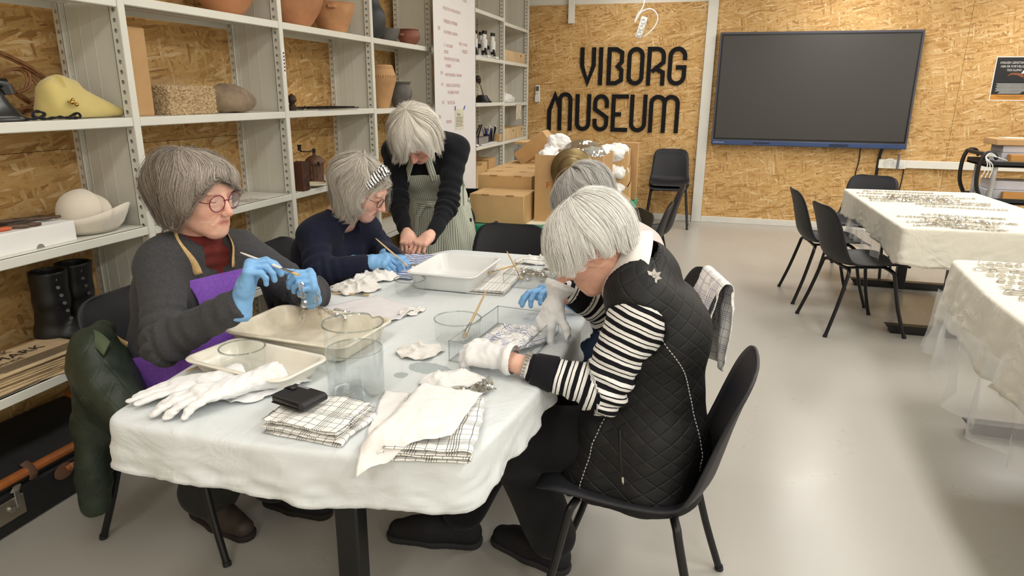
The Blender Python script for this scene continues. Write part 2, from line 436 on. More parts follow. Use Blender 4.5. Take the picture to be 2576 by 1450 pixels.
# ---------------------------------------------------------------- tables and cloths
TBL = M('table_black_metal', '17181a', .35, var=.03, spec=.5)
TOPM = M('table_laminate', 'd8d6cf', .4)
def rounded(poly, r, n=6, per=.03):
    """resample a polygon with rounded corners into a dense closed outline"""
    P = [Vector((p[0], p[1])) for p in poly]; out = []
    for i, p in enumerate(P):
        a = P[i-1]; b = P[(i+1) % len(P)]; u = (a-p).normalized(); v = (b-p).normalized()
        rr = r if not isinstance(r, (list, tuple)) else r[i]
        p0 = p+u*rr; p1 = p+v*rr
        for k in range(n+1):
            t = k/n; out.append(p0*(1-t)**2+p*2*t*(1-t)+p1*t*t)
    res = []
    for i, p in enumerate(out):
        q = out[(i+1) % len(out)]; L = (q-p).length; k = max(1, int(L/per))
        for j in range(k): res.append(p.lerp(q, j/k))
    return res
def cloth_material(name, col, crease=.5, wet=None):
    t = NT(name); b = t.b; co = t.coord()
    n = t.noise(co, 2.5, 3); c = t.ramp(n.outputs[0], ((.3, tuple(v*.95 for v in lin(col)[:3])), (.7, lin(col)[:3])))
    if wet:
        for (wx, wy, rx, ry) in wet:
            mp = t.mapping(co, (1/rx, 1/ry, 0), loc=(-wx/rx, -wy/ry, 0)); wn = t.noise(co, 22, 3)
            ln = t.n('ShaderNodeVectorMath', operation='LENGTH'); t.l(mp, ln.inputs[0])
            d = t.math('ADD', ln.outputs['Value'], t.math('MULTIPLY', wn.outputs[0], .7))
            c = t.mix(t.ramp(d, ((.99, (1, 1, 1)), (1.05, (0, 0, 0)))), c, 'aab3b3')
    t.l(c, b.inputs['Base Color']); t.set(b, Roughness=.8); b.inputs['Specular IOR Level'].default_value = .2; b.inputs['Sheen Weight'].default_value = .15
    w = t.noise(co, 6, 4, .5); w.inputs['Distortion'].default_value = 1.0
    rid = t.math('ABSOLUTE', t.math('SUBTRACT', w.outputs[0], .5))
    h = t.math('ADD', t.math('MULTIPLY', rid, -1.0), t.math('MULTIPLY', t.noise(co, 600, 1).outputs[0], .02))
    t.bump(h, crease, .02)
    return t.m
def drape(name, outline, z, drop, mat, seed=0, fold=.012, flare=.05, rows=12, lip=.012, per_row=None, tex=.0015, thick=.0012, crum=.006):
    """a cloth lying on a table outline (list of 2-D points, ccw) and hanging over its edge by drop(point, k)"""
    n = len(outline); c = sum(outline, Vector((0, 0)))/n; rings = []
    for t in np.linspace(0.02, 1, 26):
        rings.append([Vector((c.x+(p.x-c.x)*t, c.y+(p.y-c.y)*t, z+tex*fbm((c.x+(p.x-c.x)*t)*5+seed, (c.y+(p.y-c.y)*t)*5)*(1 if t < .97 else .3))) for p in outline])
    nor = []
    for i in range(n):
        d = outline[(i+2) % n]-outline[i-2]; nor.append(Vector((d.y, -d.x)).normalized())
    s = 0; S = []
    for i in range(n): S.append(s); s += (outline[(i+1) % n]-outline[i]).length
    for a in (30, 60, 90):
        rings.append([Vector((p.x+nor[i].x*lip*math.sin(R(a)), p.y+nor[i].y*lip*math.sin(R(a)), z-lip*(1-math.cos(R(a))))) for i, p in enumerate(outline)])
    for k in range(1, rows+1):
        f = k/rows; row = []
        for i, p in enumerate(outline):
            D = drop(p, S[i]); fl = fold*f*(fbm(S[i]*7+seed*3, seed, 0, 2)*1.6+.8*math.sin(S[i]*23+seed+3*fbm(S[i]*2, seed))) + crum*f*fbm(S[i]*16, f*3.5*D*10+seed, 3)
            off = lip+flare*f*(D/.2)*.6+fl
            row.append(Vector((p.x+nor[i].x*off, p.y+nor[i].y*off, z-lip-(D-lip)*f+.004*f*fbm(S[i]*9, seed+5))))
        rings.append(row)
    m = MB(); m.grid(rings, True); m.f = [tuple(reversed(q)) for q in m.f]; k0 = len(m.v); m.v.append((c.x, c.y, rings[0][0].z))
    for i in range(n): m.f.append((k0, i, (i+1) % n)); m.mi.append(0)
    o = obj(name, m, mat, None, angle=180); solidify(o, thick, 1); return o
CLOTH = cloth_material('white_tablecloth', 'd9dedf', .6, wet=((-.665, 1.565, .085, .06), (-.72, 1.50, .03, .03)))
CLOTH2 = cloth_material('cream_tablecloth', 'dcd8ca', .75)
def table(name, label, poly, r, z, col, feet, group=None):
    t = thing(name, label, 'table', (col[0][0], col[0][1], 0), 0, group); w = dict(parent=t, world=True)
    cx, cy = col[0][:2]
    m = MB(); m.prism([tuple(p) for p in rounded(poly, r)], z-.026, z-.002); obj('tabletop', m, TOPM, smooth=False, **w)
    for (x, y) in col:
        m = MB(); m.box(x-.034, x+.034, y-.03, y+.03, .02, z-.026, .006); obj('column', m, TBL, **w)
    for (x0, x1, y) in feet:
        m = MB(); h = .035
        vs = []
        for zz, ins, hw in ((0, .03, .035), (.018, .03, .035), (.05, 0, .033), (.052, 0, .03)):
            vs += [(x0+ins, y-hw, zz), (x1-ins, y-hw, zz), (x1-ins, y+hw, zz), (x0+ins, y+hw, zz)]
        fs = [(3, 2, 1, 0), (12, 13, 14, 15)]
        for k in range(3):
            for j in range(4): a = k*4+j; b = k*4+(j+1) % 4; fs.append((a, b, b+4, a+4))
        m.add(vs, fs); obj('base_bar', m, TBL, smooth=False, **w)
    return t
T1 = [(-1.245, 1.085), (-.84, 1.085), (-.42, 1.145), (-.365, 1.5), (-.345, 2.1), (-.40, 2.62), (-.47, 2.93), (-1.12, 2.93), (-1.31, 2.5), (-1.33, 2.0), (-1.29, 1.5)]
R1 = [.05, .15, .05, .12, .2, .12, .06, .06, .12, .2, .15]
ZT = .74
table('work_table', 'long work table under the white cloth where the women sit', T1, R1, ZT, [(-.845, 1.42), (-.82, 2.6)], [(-1.17, -.50, 1.42), (-1.15, -.47, 2.6)])
def drop1(p, s):
    d = .105+.02*math.sin(s*3.1)+.02*fbm(s*3, 1.7)
    if p.y < 1.3: d += .015*max(0, 1-abs(p.x+.44)/.10)
    return float(d)
o = drape('tablecloth', rounded(T1, R1, 7, .012), ZT, drop1, CLOTH, 2, .008, .02, 14, crum=.010)
tag(o, 'long white cotton cloth covering the work table with damp patches', 'tablecloth')
T2 = [(2.02, 4.31), (2.06, 5.2), (2.10, 6.0), (1.09, 5.95), (1.11, 4.23)]
T2 = [(1.11, 4.23), (2.02, 4.31), (2.06, 5.2), (2.02, 6.02), (1.09, 5.95)]
table('crystal_table', 'white-clothed table of laid-out crystals under the wall screen', T2, .05, ZT, [(1.52, 4.62), (1.52, 5.7)], [(1.19, 1.95, 4.62), (1.19, 1.95, 5.8)])
def drop2(p, s): return float(.2+.03*math.sin(s*2.3+1)+.03*fbm(s*2.5, 4.2))
o = drape('tablecloth', rounded(T2, .02, 6, .02), ZT, drop2, CLOTH2, 5, .007, .008, 12, crum=.012)
tag(o, 'cream white cloth on the crystal table below the wall screen', 'tablecloth')
T3 = [(1.05, 1.3), (2.5, 1.3), (2.5, 3.47), (1.12, 3.44), (1.06, 2.8)]
table('crystal_table', 'white-clothed crystal table at the right edge of the picture', T3, [.05, .05, .05, .05, .1], ZT, [(1.72, 3.2), (1.72, 1.7)], [(1.215, 2.3, 3.23), (1.215, 2.3, 1.7)])
def drop3(p, s):
    d = .26+.02*math.sin(s*2.0)+.03*fbm(s*2.5, 8.2)
    d += .02*max(0, 1-math.hypot(p.x-1.12, p.y-3.44)/.15)
    return float(d)
o = drape('tablecloth', rounded(T3, [.05, .05, .05, .05, .1], 7, .02), ZT, drop3, CLOTH2, 9, .012, .04, 12, crum=.012)
tag(o, 'cream white cloth drooping off the crystal table at the right picture edge', 'tablecloth')
T4 = [(-1.37, 3.57), (-.80, 3.57), (-.50, 4.2), (-.46, 4.95), (-1.37, 4.95)]
table('carton_table', 'table stacked with brown cartons behind the empty chair', T4, .04, ZT, [(-.9, 4.0), (-.9, 4.6)], [(-1.2, -.6, 4.0), (-1.2, -.6, 4.6)])
def drop4(p, s): return float(.05+.01*math.sin(s*5))
GREEN = cloth_material('green_cloth', '2f8a66', .2)
o = drape('table_cover', rounded(T4, .04, 5, .03), ZT, drop4, GREEN, 3, .004, .01, 5)
tag(o, 'green table cover showing along the edge under the brown cartons', 'tablecloth')
m = MB(); m.prism([(-1.24, 3.66), (-.86, 3.66), (-.6, 4.2), (-.57, 4.88), (-1.24, 4.88)], ZT+.002, ZT+.004)
tag(obj('paper_sheet', m, M('cream_paper', 'ece6d2', .7), None, False), 'cream paper sheet spread on the green cover under the cartons', 'paper')
# clear plastic sheets hanging under the cloths
FILM = NT('clear_plastic_film'); _b = FILM.b
FILM.set(_b, Roughness=.25, IOR=1.2); _b.inputs['Base Color'].default_value = (.93, .94, .95, 1); _b.inputs['Alpha'].default_value = .36; _b.inputs['Specular IOR Level'].default_value = .6
FILM = FILM.m
def film(name, path, z0, z1, label, seed, amp=.03):
    pts = catmull(path, 60); P = []
    for k in range(12):
        f = k/11; row = []
        for i, p in enumerate(pts):
            z0_, z1_ = (z0, z1) if not callable(z1) else (z0, z1(i/59))
            a = amp*(.3+f)*(math.sin(i*.75+seed+1.5*fbm(i*.2, seed))+.6*fbm(i*.3+seed, f*1.2))
            q = pts[min(i+1, 59)]-pts[max(i-1, 0)]; L = math.hypot(*q[:2]); nx, ny = q[1]/L, -q[0]/L
            row.append(Vector((p[0]+nx*a, p[1]+ny*a, z0_+(z1_-z0_)*f)))
        P.append(row)
    m = MB(); m.grid(P); o = obj(name, m, FILM, None, angle=180); tag(o, label, 'plastic sheet'); return o
film('plastic_sheet', [(1.09, 3.44), (1.02, 3.1), (1.01, 2.7), (1.03, 2.2), (1.04, 1.5)], .60, lambda f: .31+.04*math.sin(f*9), 'clear plastic film hanging below the cloth at the right picture edge', 1)
film('plastic_sheet', [(1.14, 5.9), (1.08, 5.5), (1.09, 5.1), (1.10, 4.6)], .56, lambda f: .40-.03*math.sin(f*9), 'clear plastic film hanging below the cloth of the far crystal table', 2, .02)
film('plastic_sheet', [(-1.405, 4.0), (-1.395, 3.66), (-1.33, 3.54), (-1.0, 3.53), (-.8, 3.55)], .69, lambda f: .30+.04*math.sin(f*11), 'clear plastic film hanging from the green-edged carton table', 3, .018)
# ---------------------------------------------------------------- implicit-surface modelling (smooth unions on a grid)
class Field:
    def __init__(s, lo, hi, h):
        s.lo = np.array(lo, float); s.h = h; s.n = np.maximum(4, np.ceil((np.array(hi, float)-s.lo)/h).astype(int)+1)
        s.F = np.full(s.n, 1.0, np.float32)
    def _win(s, a, b):
        i0 = np.maximum(0, np.floor((a-s.lo)/s.h).astype(int)); i1 = np.minimum(s.n, np.ceil((b-s.lo)/s.h).astype(int)+1)
        if np.any(i1 <= i0): return None
        ax = [(s.lo[d]+s.h*np.arange(i0[d], i1[d])).astype(np.float32) for d in range(3)]
        sl = tuple(slice(i0[d], i1[d]) for d in range(3))
        return sl, ax[0][:, None, None], ax[1][None, :, None], ax[2][None, None, :]
    def _put(s, sl, d, k, op):
        A = s.F[sl]
        if op == 'cut': d = -d
        if op == 'add':
            if k > 0: hh = np.maximum(k-np.abs(A-d), 0)/k; s.F[sl] = np.minimum(A, d)-hh*hh*k/4
            else: s.F[sl] = np.minimum(A, d)
        else:
            if k > 0: hh = np.maximum(k-np.abs(A-d), 0)/k; s.F[sl] = np.maximum(A, d)+hh*hh*k/4
            else: s.F[sl] = np.maximum(A, d)
    def cone(s, a, b, ra, rb, k=.02, op='add'):
        a = np.array(a, float); b = np.array(b, float); m = max(ra, rb)+k+2*s.h
        w = s._win(np.minimum(a, b)-m, np.maximum(a, b)+m)
        if w is None: return s
        sl, X, Y, Z = w; ab = b-a; L2 = max(ab@ab, 1e-9)
        t = np.clip(((X-a[0])*ab[0]+(Y-a[1])*ab[1]+(Z-a[2])*ab[2])/L2, 0, 1)
        d = np.sqrt((X-a[0]-t*ab[0])**2+(Y-a[1]-t*ab[1])**2+(Z-a[2]-t*ab[2])**2)-(ra+(rb-ra)*t)
        s._put(sl, d.astype(np.float32), k, op); return s
    def ell(s, c, r, k=.02, rot=None, op='add'):
        c = np.array(c, float); r = np.array(r, float)*np.ones(3); m = r.max()+k+2*s.h
        w = s._win(c-m, c+m)
        if w is None: return s
        sl, X, Y, Z = w; X = X-c[0]; Y = Y-c[1]; Z = Z-c[2]
        if rot is not None:
            Q = np.array(rot, float)  # rows = local axes in world
            X, Y, Z = Q[0, 0]*X+Q[0, 1]*Y+Q[0, 2]*Z, Q[1, 0]*X+Q[1, 1]*Y+Q[1, 2]*Z, Q[2, 0]*X+Q[2, 1]*Y+Q[2, 2]*Z
        q0 = np.sqrt((X/r[0])**2+(Y/r[1])**2+(Z/r[2])**2); q1 = np.sqrt((X/r[0]**2)**2+(Y/r[1]**2)**2+(Z/r[2]**2)**2)
        d = np.where(q1 > 1e-9, q0*(q0-1)/np.maximum(q1, 1e-9), -r.min())
        s._put(sl, d.astype(np.float32), k, op); return s
    def chain(s, pts, rs, k=.02):
        for i in range(len(pts)-1): s.cone(pts[i], pts[i+1], rs[i], rs[i+1], k)
        return s
    def mesh(s, iso=0, smooth=1):
        F = s.F-iso; S = F < 0; n = s.n
        c = [S[i:n[0]-1+i, j:n[1]-1+j, k:n[2]-1+k] for i in (0, 1) for j in (0, 1) for k in (0, 1)]
        anyv = c[0].copy(); allv = c[0].copy()
        for x in c[1:]: anyv |= x; allv &= x
        act = anyv & ~allv; idx = np.argwhere(act)
        ids = np.full(act.shape, -1, np.int64); ids[act] = np.arange(len(idx))
        offs = np.array([(i, j, k) for i in (0, 1) for j in (0, 1) for k in (0, 1)])
        vals = np.stack([F[idx[:, 0]+o[0], idx[:, 1]+o[1], idx[:, 2]+o[2]] for o in offs], 1)
        pos = np.zeros((len(idx), 3)); cnt = np.zeros(len(idx))
        for a in range(8):
            for b in range(a+1, 8):
                if np.abs(offs[a]-offs[b]).sum() != 1: continue
                va, vb = vals[:, a], vals[:, b]; mk = (va < 0) != (vb < 0)
                t = np.where(mk, va/np.where(mk, va-vb, 1), 0)
                pos += mk[:, None]*(offs[a]+t[:, None]*(offs[b]-offs[a])); cnt += mk
        V = s.lo+s.h*(idx+pos/cnt[:, None]); faces = []
        for ax in range(3):
            a1, a2 = (ax+1) % 3, (ax+2) % 3
            lo = [slice(0, n[d]) for d in range(3)]; lo[ax] = slice(0, n[ax]-1); hi = list(lo); hi[ax] = slice(1, n[ax])
            ch = S[tuple(lo)] != S[tuple(hi)]
            e = np.argwhere(ch); e = e[(e[:, a1] > 0) & (e[:, a2] > 0) & (e[:, a1] < n[a1]-1) & (e[:, a2] < n[a2]-1)]
            q = []
            for d1, d2 in ((-1, -1), (0, -1), (0, 0), (-1, 0)):
                p = e.copy(); p[:, a1] += d1; p[:, a2] += d2; q.append(ids[p[:, 0], p[:, 1], p[:, 2]])
            q = np.stack(q, 1); ins = S[e[:, 0], e[:, 1], e[:, 2]]
            q[~ins] = q[~ins][:, ::-1]; faces.append(q)
        faces = np.concatenate(faces)
        for _ in range(smooth): V = lap(V, faces, .5)
        return V, faces
def lap(V, f, w):
    acc = np.zeros_like(V); cnt = np.zeros(len(V))
    for i in range(4):
        a = f[:, i]; b = f[:, (i+1) % 4]
        for x, y in ((a, b), (b, a)):
            for d in range(3): acc[:, d] += np.bincount(x, V[y, d], len(V))
            cnt += np.bincount(x, minlength=len(V))
    return V*(1-w)+w*acc/np.maximum(cnt, 1)[:, None]
def vnormals(V, f):
    n = np.cross(V[f[:, 2]]-V[f[:, 0]], V[f[:, 3]]-V[f[:, 1]]); N = np.zeros_like(V)
    for i in range(4):
        for d in range(3): N[:, d] += np.bincount(f[:, i], n[:, d], len(V))
    return N/np.maximum(np.linalg.norm(N, axis=1), 1e-12)[:, None]
_wr = np.random.default_rng(3)
_K = _wr.normal(size=(5, 6, 3)); _K /= np.linalg.norm(_K, axis=2)[:, :, None]; _PH = _wr.uniform(0, 6.28, (5, 6))
def wob(P, scale, o=3, seed=0):
    """cheap smooth noise, about -1..1"""
    out = 0; a = 1; tot = 0; Q = P+seed*1.37
    for i in range(o):
        v = sum(np.sin(scale*(2**i)*(Q@_K[i, j])+_PH[i, j]+1.3*np.sin(.6*scale*(2**i)*(Q@_K[i, (j+2) % 6]))) for j in range(4))/2.2
        out = out+a*v; tot += a; a *= .5
    return out/tot
def npmesh(name, parts, mats, parent, cols=None, attrs=None, smooth=True):
    """parts: list of (V, F) joined into one mesh object in world coordinates under parent"""
    Vs = []; Fs = []; mi = []; k = 0
    for i, (V, F) in enumerate(parts):
        Vs.append(np.asarray(V)); Fs.append(np.asarray(F)+k); mi.append(np.full(len(F), i)); k += len(V)
    V = np.concatenate(Vs); me = bpy.data.meshes.new(name); fl = [r for F in Fs for r in F.tolist()]
    r = parent
    while r and r.parent: r = r.parent
    if r is not None: V = V-np.array(r.location)
    me.from_pydata(V.tolist(), [], fl)
    mats = mats if isinstance(mats, (list, tuple)) else [mats]
    for mm in mats: me.materials.append(mm)
    if len(mats) > 1: me.polygons.foreach_set('material_index', np.minimum(np.concatenate(mi), len(mats)-1).astype(np.int32))
    if cols is not None:
        at = me.color_attributes.new('col', 'FLOAT_COLOR', 'POINT'); c = np.ones((len(V), 4), np.float32); c[:, :cols.shape[1]] = cols; at.data.foreach_set('color', c.ravel())
    for nm, a in (attrs or {}).items():
        at = me.attributes.new(nm, 'FLOAT', 'POINT'); at.data.foreach_set('value', np.asarray(a, np.float32))
    if smooth: me.polygons.foreach_set('use_smooth', [True]*len(me.polygons))
    o = bpy.data.objects.new(name, me); COL.objects.link(o); o.parent = parent; me.update(); return o
def cut(o, planes):
    """trim an object's mesh by planes (point, normal): what lies on the normal's side goes"""
    bm = bmesh.new(); bm.from_mesh(o.data); r = o
    while r.parent: r = r.parent
    off = Vector(r.location)
    for p, nrm in planes:
        bmesh.ops.bisect_plane(bm, geom=bm.verts[:]+bm.edges[:]+bm.faces[:], plane_co=Vector(p)-off, plane_no=Vector(nrm), clear_outer=True)
    bm.to_mesh(o.data); bm.free(); o.data.update(); return o
def basis(fwd, up):
    f = np.array(fwd, float); f /= np.linalg.norm(f); u = np.array(up, float); u -= f*(u@f); u /= np.linalg.norm(u)
    return np.stack([np.cross(f, u), f, u], 1)     # columns: x (right), y (forward), z (up)
def toworld(V, c, B): return V@B.T+np.array(c)

# ---- materials of people
def skin_material(name):
    t = NT(name); b = t.b; a = t.n('ShaderNodeVertexColor', layer_name='col'); co = t.coord()
    n = t.noise(co, 90, 4, .6); c = t.mix(1, a.outputs[0], t.ramp(n.outputs[0], ((.3, (.90, .86, .84)), (.7, (1, 1, 1)))), 'MULTIPLY')
    n2 = t.noise(co, 22, 3); c = t.mix(t.ramp(n2.outputs[0], ((.45, (0, 0, 0)), (.75, (.35, .35, .35)))), c, 'd08a78')
    t.l(c, b.inputs['Base Color']); t.set(b, Roughness=.52); b.inputs['Subsurface Weight'].default_value = .12; b.inputs['Subsurface Radius'].default_value = (.008, .003, .002)
    b.inputs['Specular IOR Level'].default_value = .35
    t.bump(t.noise(co, 260, 3).outputs[0], .25, .0008); return t.m
SKIN = skin_material('skin')
def hair_material(name):
    t = NT(name); b = t.b; a = t.n('ShaderNodeVertexColor', layer_name='col')
    t.l(a.outputs[0], b.inputs['Base Color']); t.set(b, Roughness=.42); b.inputs['Specular IOR Level'].default_value = .4; b.inputs['Sheen Weight'].default_value = .2
    return t.m
HAIR = hair_material('hair')
LASH = M('lash_line', '3a2620', .7)
EYE = M('eye_white', 'e6dfd8', .2)
SK0 = np.array(lin('ecbda8')[:3])
def head_mesh(c, B, h=.0027, tone=SK0, age=1.0, sc=1.0, asymm=0):
    F = Field((-.1, -.12, -.16), (.1, .135, .125), h)
    F.ell((0, -.006, .028), (.073, .093, .086), .02); F.ell((0, .028, -.028), (.063, .062, .082), .03)
    for sx in (-1, 1):
        F.cone((sx*.052, -.005, -.055), (sx*.018, .058, -.095), .02, .02, .035)
        F.ell((sx*.035, .055, -.032), (.021, .02, .022), .025)
        F.ell((sx*.071, .012, -.005), (.006, .03, .03), .02)
        F.ell((sx*.03, .079, .026), (.026, .011, .008), .014)
    F.ell((0, .066, -.098), (.022, .02, .017), .025); F.ell((0, .071, -.066), (.03, .02, .022), .02)
    for sx in (-1, 1): F.cone((sx*.024, .1, .004), (sx*.038, .098, .003), .0115, .0115, .012, op='cut')
    for sx in (-1, 1):
        F.ell((sx*.031, .0765, .0045), (.0145, .0115, .0115), .004)             # closed lids over the eye
        F.ell((sx*.031, .079, -.009), (.014, .008, .004), .006)                # lower lid bag
    F.cone((0, .088, .014), (0, .109, -.034), .0075, .0112, .012); F.ell((0, .112, -.034), (.0105, .009, .009), .006)
    for sx in (-1, 1): F.ell((sx*.0125, .1, -.038), (.0075, .0105, .0075), .006)
    F.cone((0, .0895, -.0605), (.019, .0835, -.0622), .0052, .003, .004); F.cone((0, .0895, -.0605), (-.019, .0835, -.0622), .0052, .003, .004); F.ell((0, .0875, -.071), (.017, .0085, .0058), .004)
    for sx in (-1, 1):
        F.ell((sx*.077, -.012, -.008), (.007, .019, .031), .006); F.cone((sx*.086, -.012, .006), (sx*.086, -.01, -.012), .0075, .0065, .004, op='cut')
        F.ell((sx*.076, -.004, -.036), (.006, .009, .009), .006)
    F.cone((0, -.022, -.05), (0, -.045, -.16), .05, .054, .03)
    V, f = F.mesh(); N = vnormals(V, f); X, Y, Z = V.T
    # age lines: folds beside the mouth, under the eyes, forehead and neck
    def groove(x0, y0, z0, x1, z1, w, d):
        tt = np.clip(((np.abs(X)-x0)*(x1-x0)+(Z-z0)*(z1-z0))/((x1-x0)**2+(z1-z0)**2), 0, 1)
        dist = np.hypot(np.abs(X)-x0-tt*(x1-x0), Z-z0-tt*(z1-z0)); return -d*np.exp(-(dist/w)**2)*(Y > .02)
    D = age*(groove(.015, 0, -.036, .033, -.066, .0035, .0028)+groove(.018, 0, -.016, .036, -.02, .003, .0012)+groove(.023, 0, -.068, .030, -.094, .004, .0018))
    D += age*.0008*np.sin(Z*520+2*np.sin(X*60))*np.exp(-((Z-.06)/.02)**2)*(Y > .03)
    D += age*.0012*wob(V, 80, 2)*(Z < -.06)
    V = V+N*D[:, None]
    cc = np.tile(tone, (len(V), 1)); 
    def blend(mask, col): 
        nonlocal cc; mask = np.clip(mask, 0, 1)[:, None]; cc = cc*(1-mask)+np.array(col)*mask
    blend(.5*np.exp(-(((np.abs(X)-.04)/.022)**2+((Z+.03)/.022)**2))*(Y > 0), (.72, .33, .25))
    blend(.5*np.exp(-((X/.013)**2+((Z+.033)/.014)**2))*(Y > .08), (.70, .30, .24))
    blend(.55*np.exp(-(((np.abs(X)-.031)/.017)**2+((Z-.002)/.011)**2))*(Y > .05), (.58, .27, .22))
    blend(.85*np.exp(-((X/.021)**4+((Z+.065+3*X*X)/.0085)**4))*(Y > .078), (.52, .17, .14))
    blend(.9*np.exp(-((X/.022)**4+((Z+.0657+3.5*X*X)/.0016)**2))*(Y > .078), (.2, .06, .05))
    blend(.5*np.exp(-(((np.abs(X)-.03)/.022)**2+((Z-.03)/.005)**2))*(Y > .06), (.35, .27, .22))
    blend(.5*(np.abs(X) > .078), (.72, .33, .26))
    lash = []
    for sx in (-1, 1):
        m = MB(); m.tube([toworld(np.array([sx*(.018+.0265*t), .0878-.0068*(2*t-1)**2-.001*t, .0005-.0028*math.sin(math.pi*t)])*sc, c, B) for t in np.linspace(0, 1, 9)], [.0003, .0009, .001, .0011, .0011, .0011, .001, .0009, .0003], 6)
        lash.append(m)
    return toworld(V*sc, c, B), f, cc, lash
FK = [(.030, .080, .043, .026, .020, .0086), (.010, .086, .047, .030, .021, .0088), (-.011, .083, .043, .027, .020, .0083), (-.030, .074, .034, .020, .018, .0073)]
def hand_mesh(wrist, fdir, dorsal, side, curls, thumb=((.7, .7, -.2), (.45, .85, -.3)), inf=0, h=.0022, cuff=0, spread=(.10, .02, -.06, -.14), sc=.96, wr=0.0, cuff_r=.031):
    """side +1: left hand (thumb towards +x seen from the back of the hand), -1: right hand"""
    B = basis(fdir, dorsal); s = side
    F = Field((-.085, -.02-cuff, -.10), (.085, .2, .07), h); tips = []
    F.cone((0, -.01, 0), (0, .02, -.001), .0235+inf, .027+inf, .02)
    for i, (x, y, a, b, c_, r) in enumerate(FK):
        x *= s; F.cone((x*.55, .012, -.002), (x, y, 0), .0155+inf, .0118+inf, .016)
        F.ell((x, y, .002), (r+.0022+inf,)*3, .008)
    F.ell((0, .045, -.008), (.032, .042, .0125+inf), .015)
    for i, (x, y, a, b, c_, r) in enumerate(FK):
        p = np.array((x*s, y, 0.)); an = 0; sp = spread[i]*s
        for L, q, r0, r1 in ((a, curls[i][0], r+.0008, r), (b, curls[i][1], r, r*.93), (c_, curls[i][2], r*.93, r*.8)):
            an += q; d = np.array((math.sin(sp)*math.cos(R(an)), math.cos(sp)*math.cos(R(an)), -math.sin(R(an)))); e = p+d*L
            F.cone(p, e, r0+inf, r1+inf, .0035); p = e
        tips.append(p)
    p = np.array((s*.016, .012, -.007)); e = np.array((s*.040, .044, -.018)); F.cone(p, e, .0155+inf, .0118+inf, .012); p = e
    for d, L, r0, r1 in ((thumb[0], .036, .0112, .0105), (thumb[1], .029, .0103, .0085)):
        d = np.array(d, float); d[0] *= s; d /= np.linalg.norm(d); e = p+d*L; F.cone(p, e, r0+inf, r1+inf, .004); p = e
    tips.append(p)
    if cuff: F.cone((0, -.01, 0), (0, -cuff, 0), .026+inf, cuff_r, .01)
    V, f = F.mesh()
    if wr: N = vnormals(V, f); V = V+N*(wr*wob(V*np.array((1, 2.2, 1)), 150, 3, seed=side+wrist[0]))[:, None]
    return toworld(V*sc, wrist, B), f, [toworld(t*sc, wrist, B) for t in tips], B
CURL_PINCH = ((55, 45, 20), (58, 50, 25), (62, 55, 28), (65, 55, 30))
CURL_PEN = ((48, 40, 22), (58, 52, 30), (66, 62, 34), (70, 62, 34))
CURL_RELAX = ((25, 30, 15), (28, 32, 18), (32, 35, 20), (36, 36, 20))
def hand_cols(V, B, wrist):
    L = (V-np.array(wrist))@B; c = np.tile(SK0, (len(V), 1)); m = np.clip((L[:, 1]-.06)/.1, 0, 1)[:, None]*.55
    return c*(1-m)+np.array((.66, .30, .24))*m

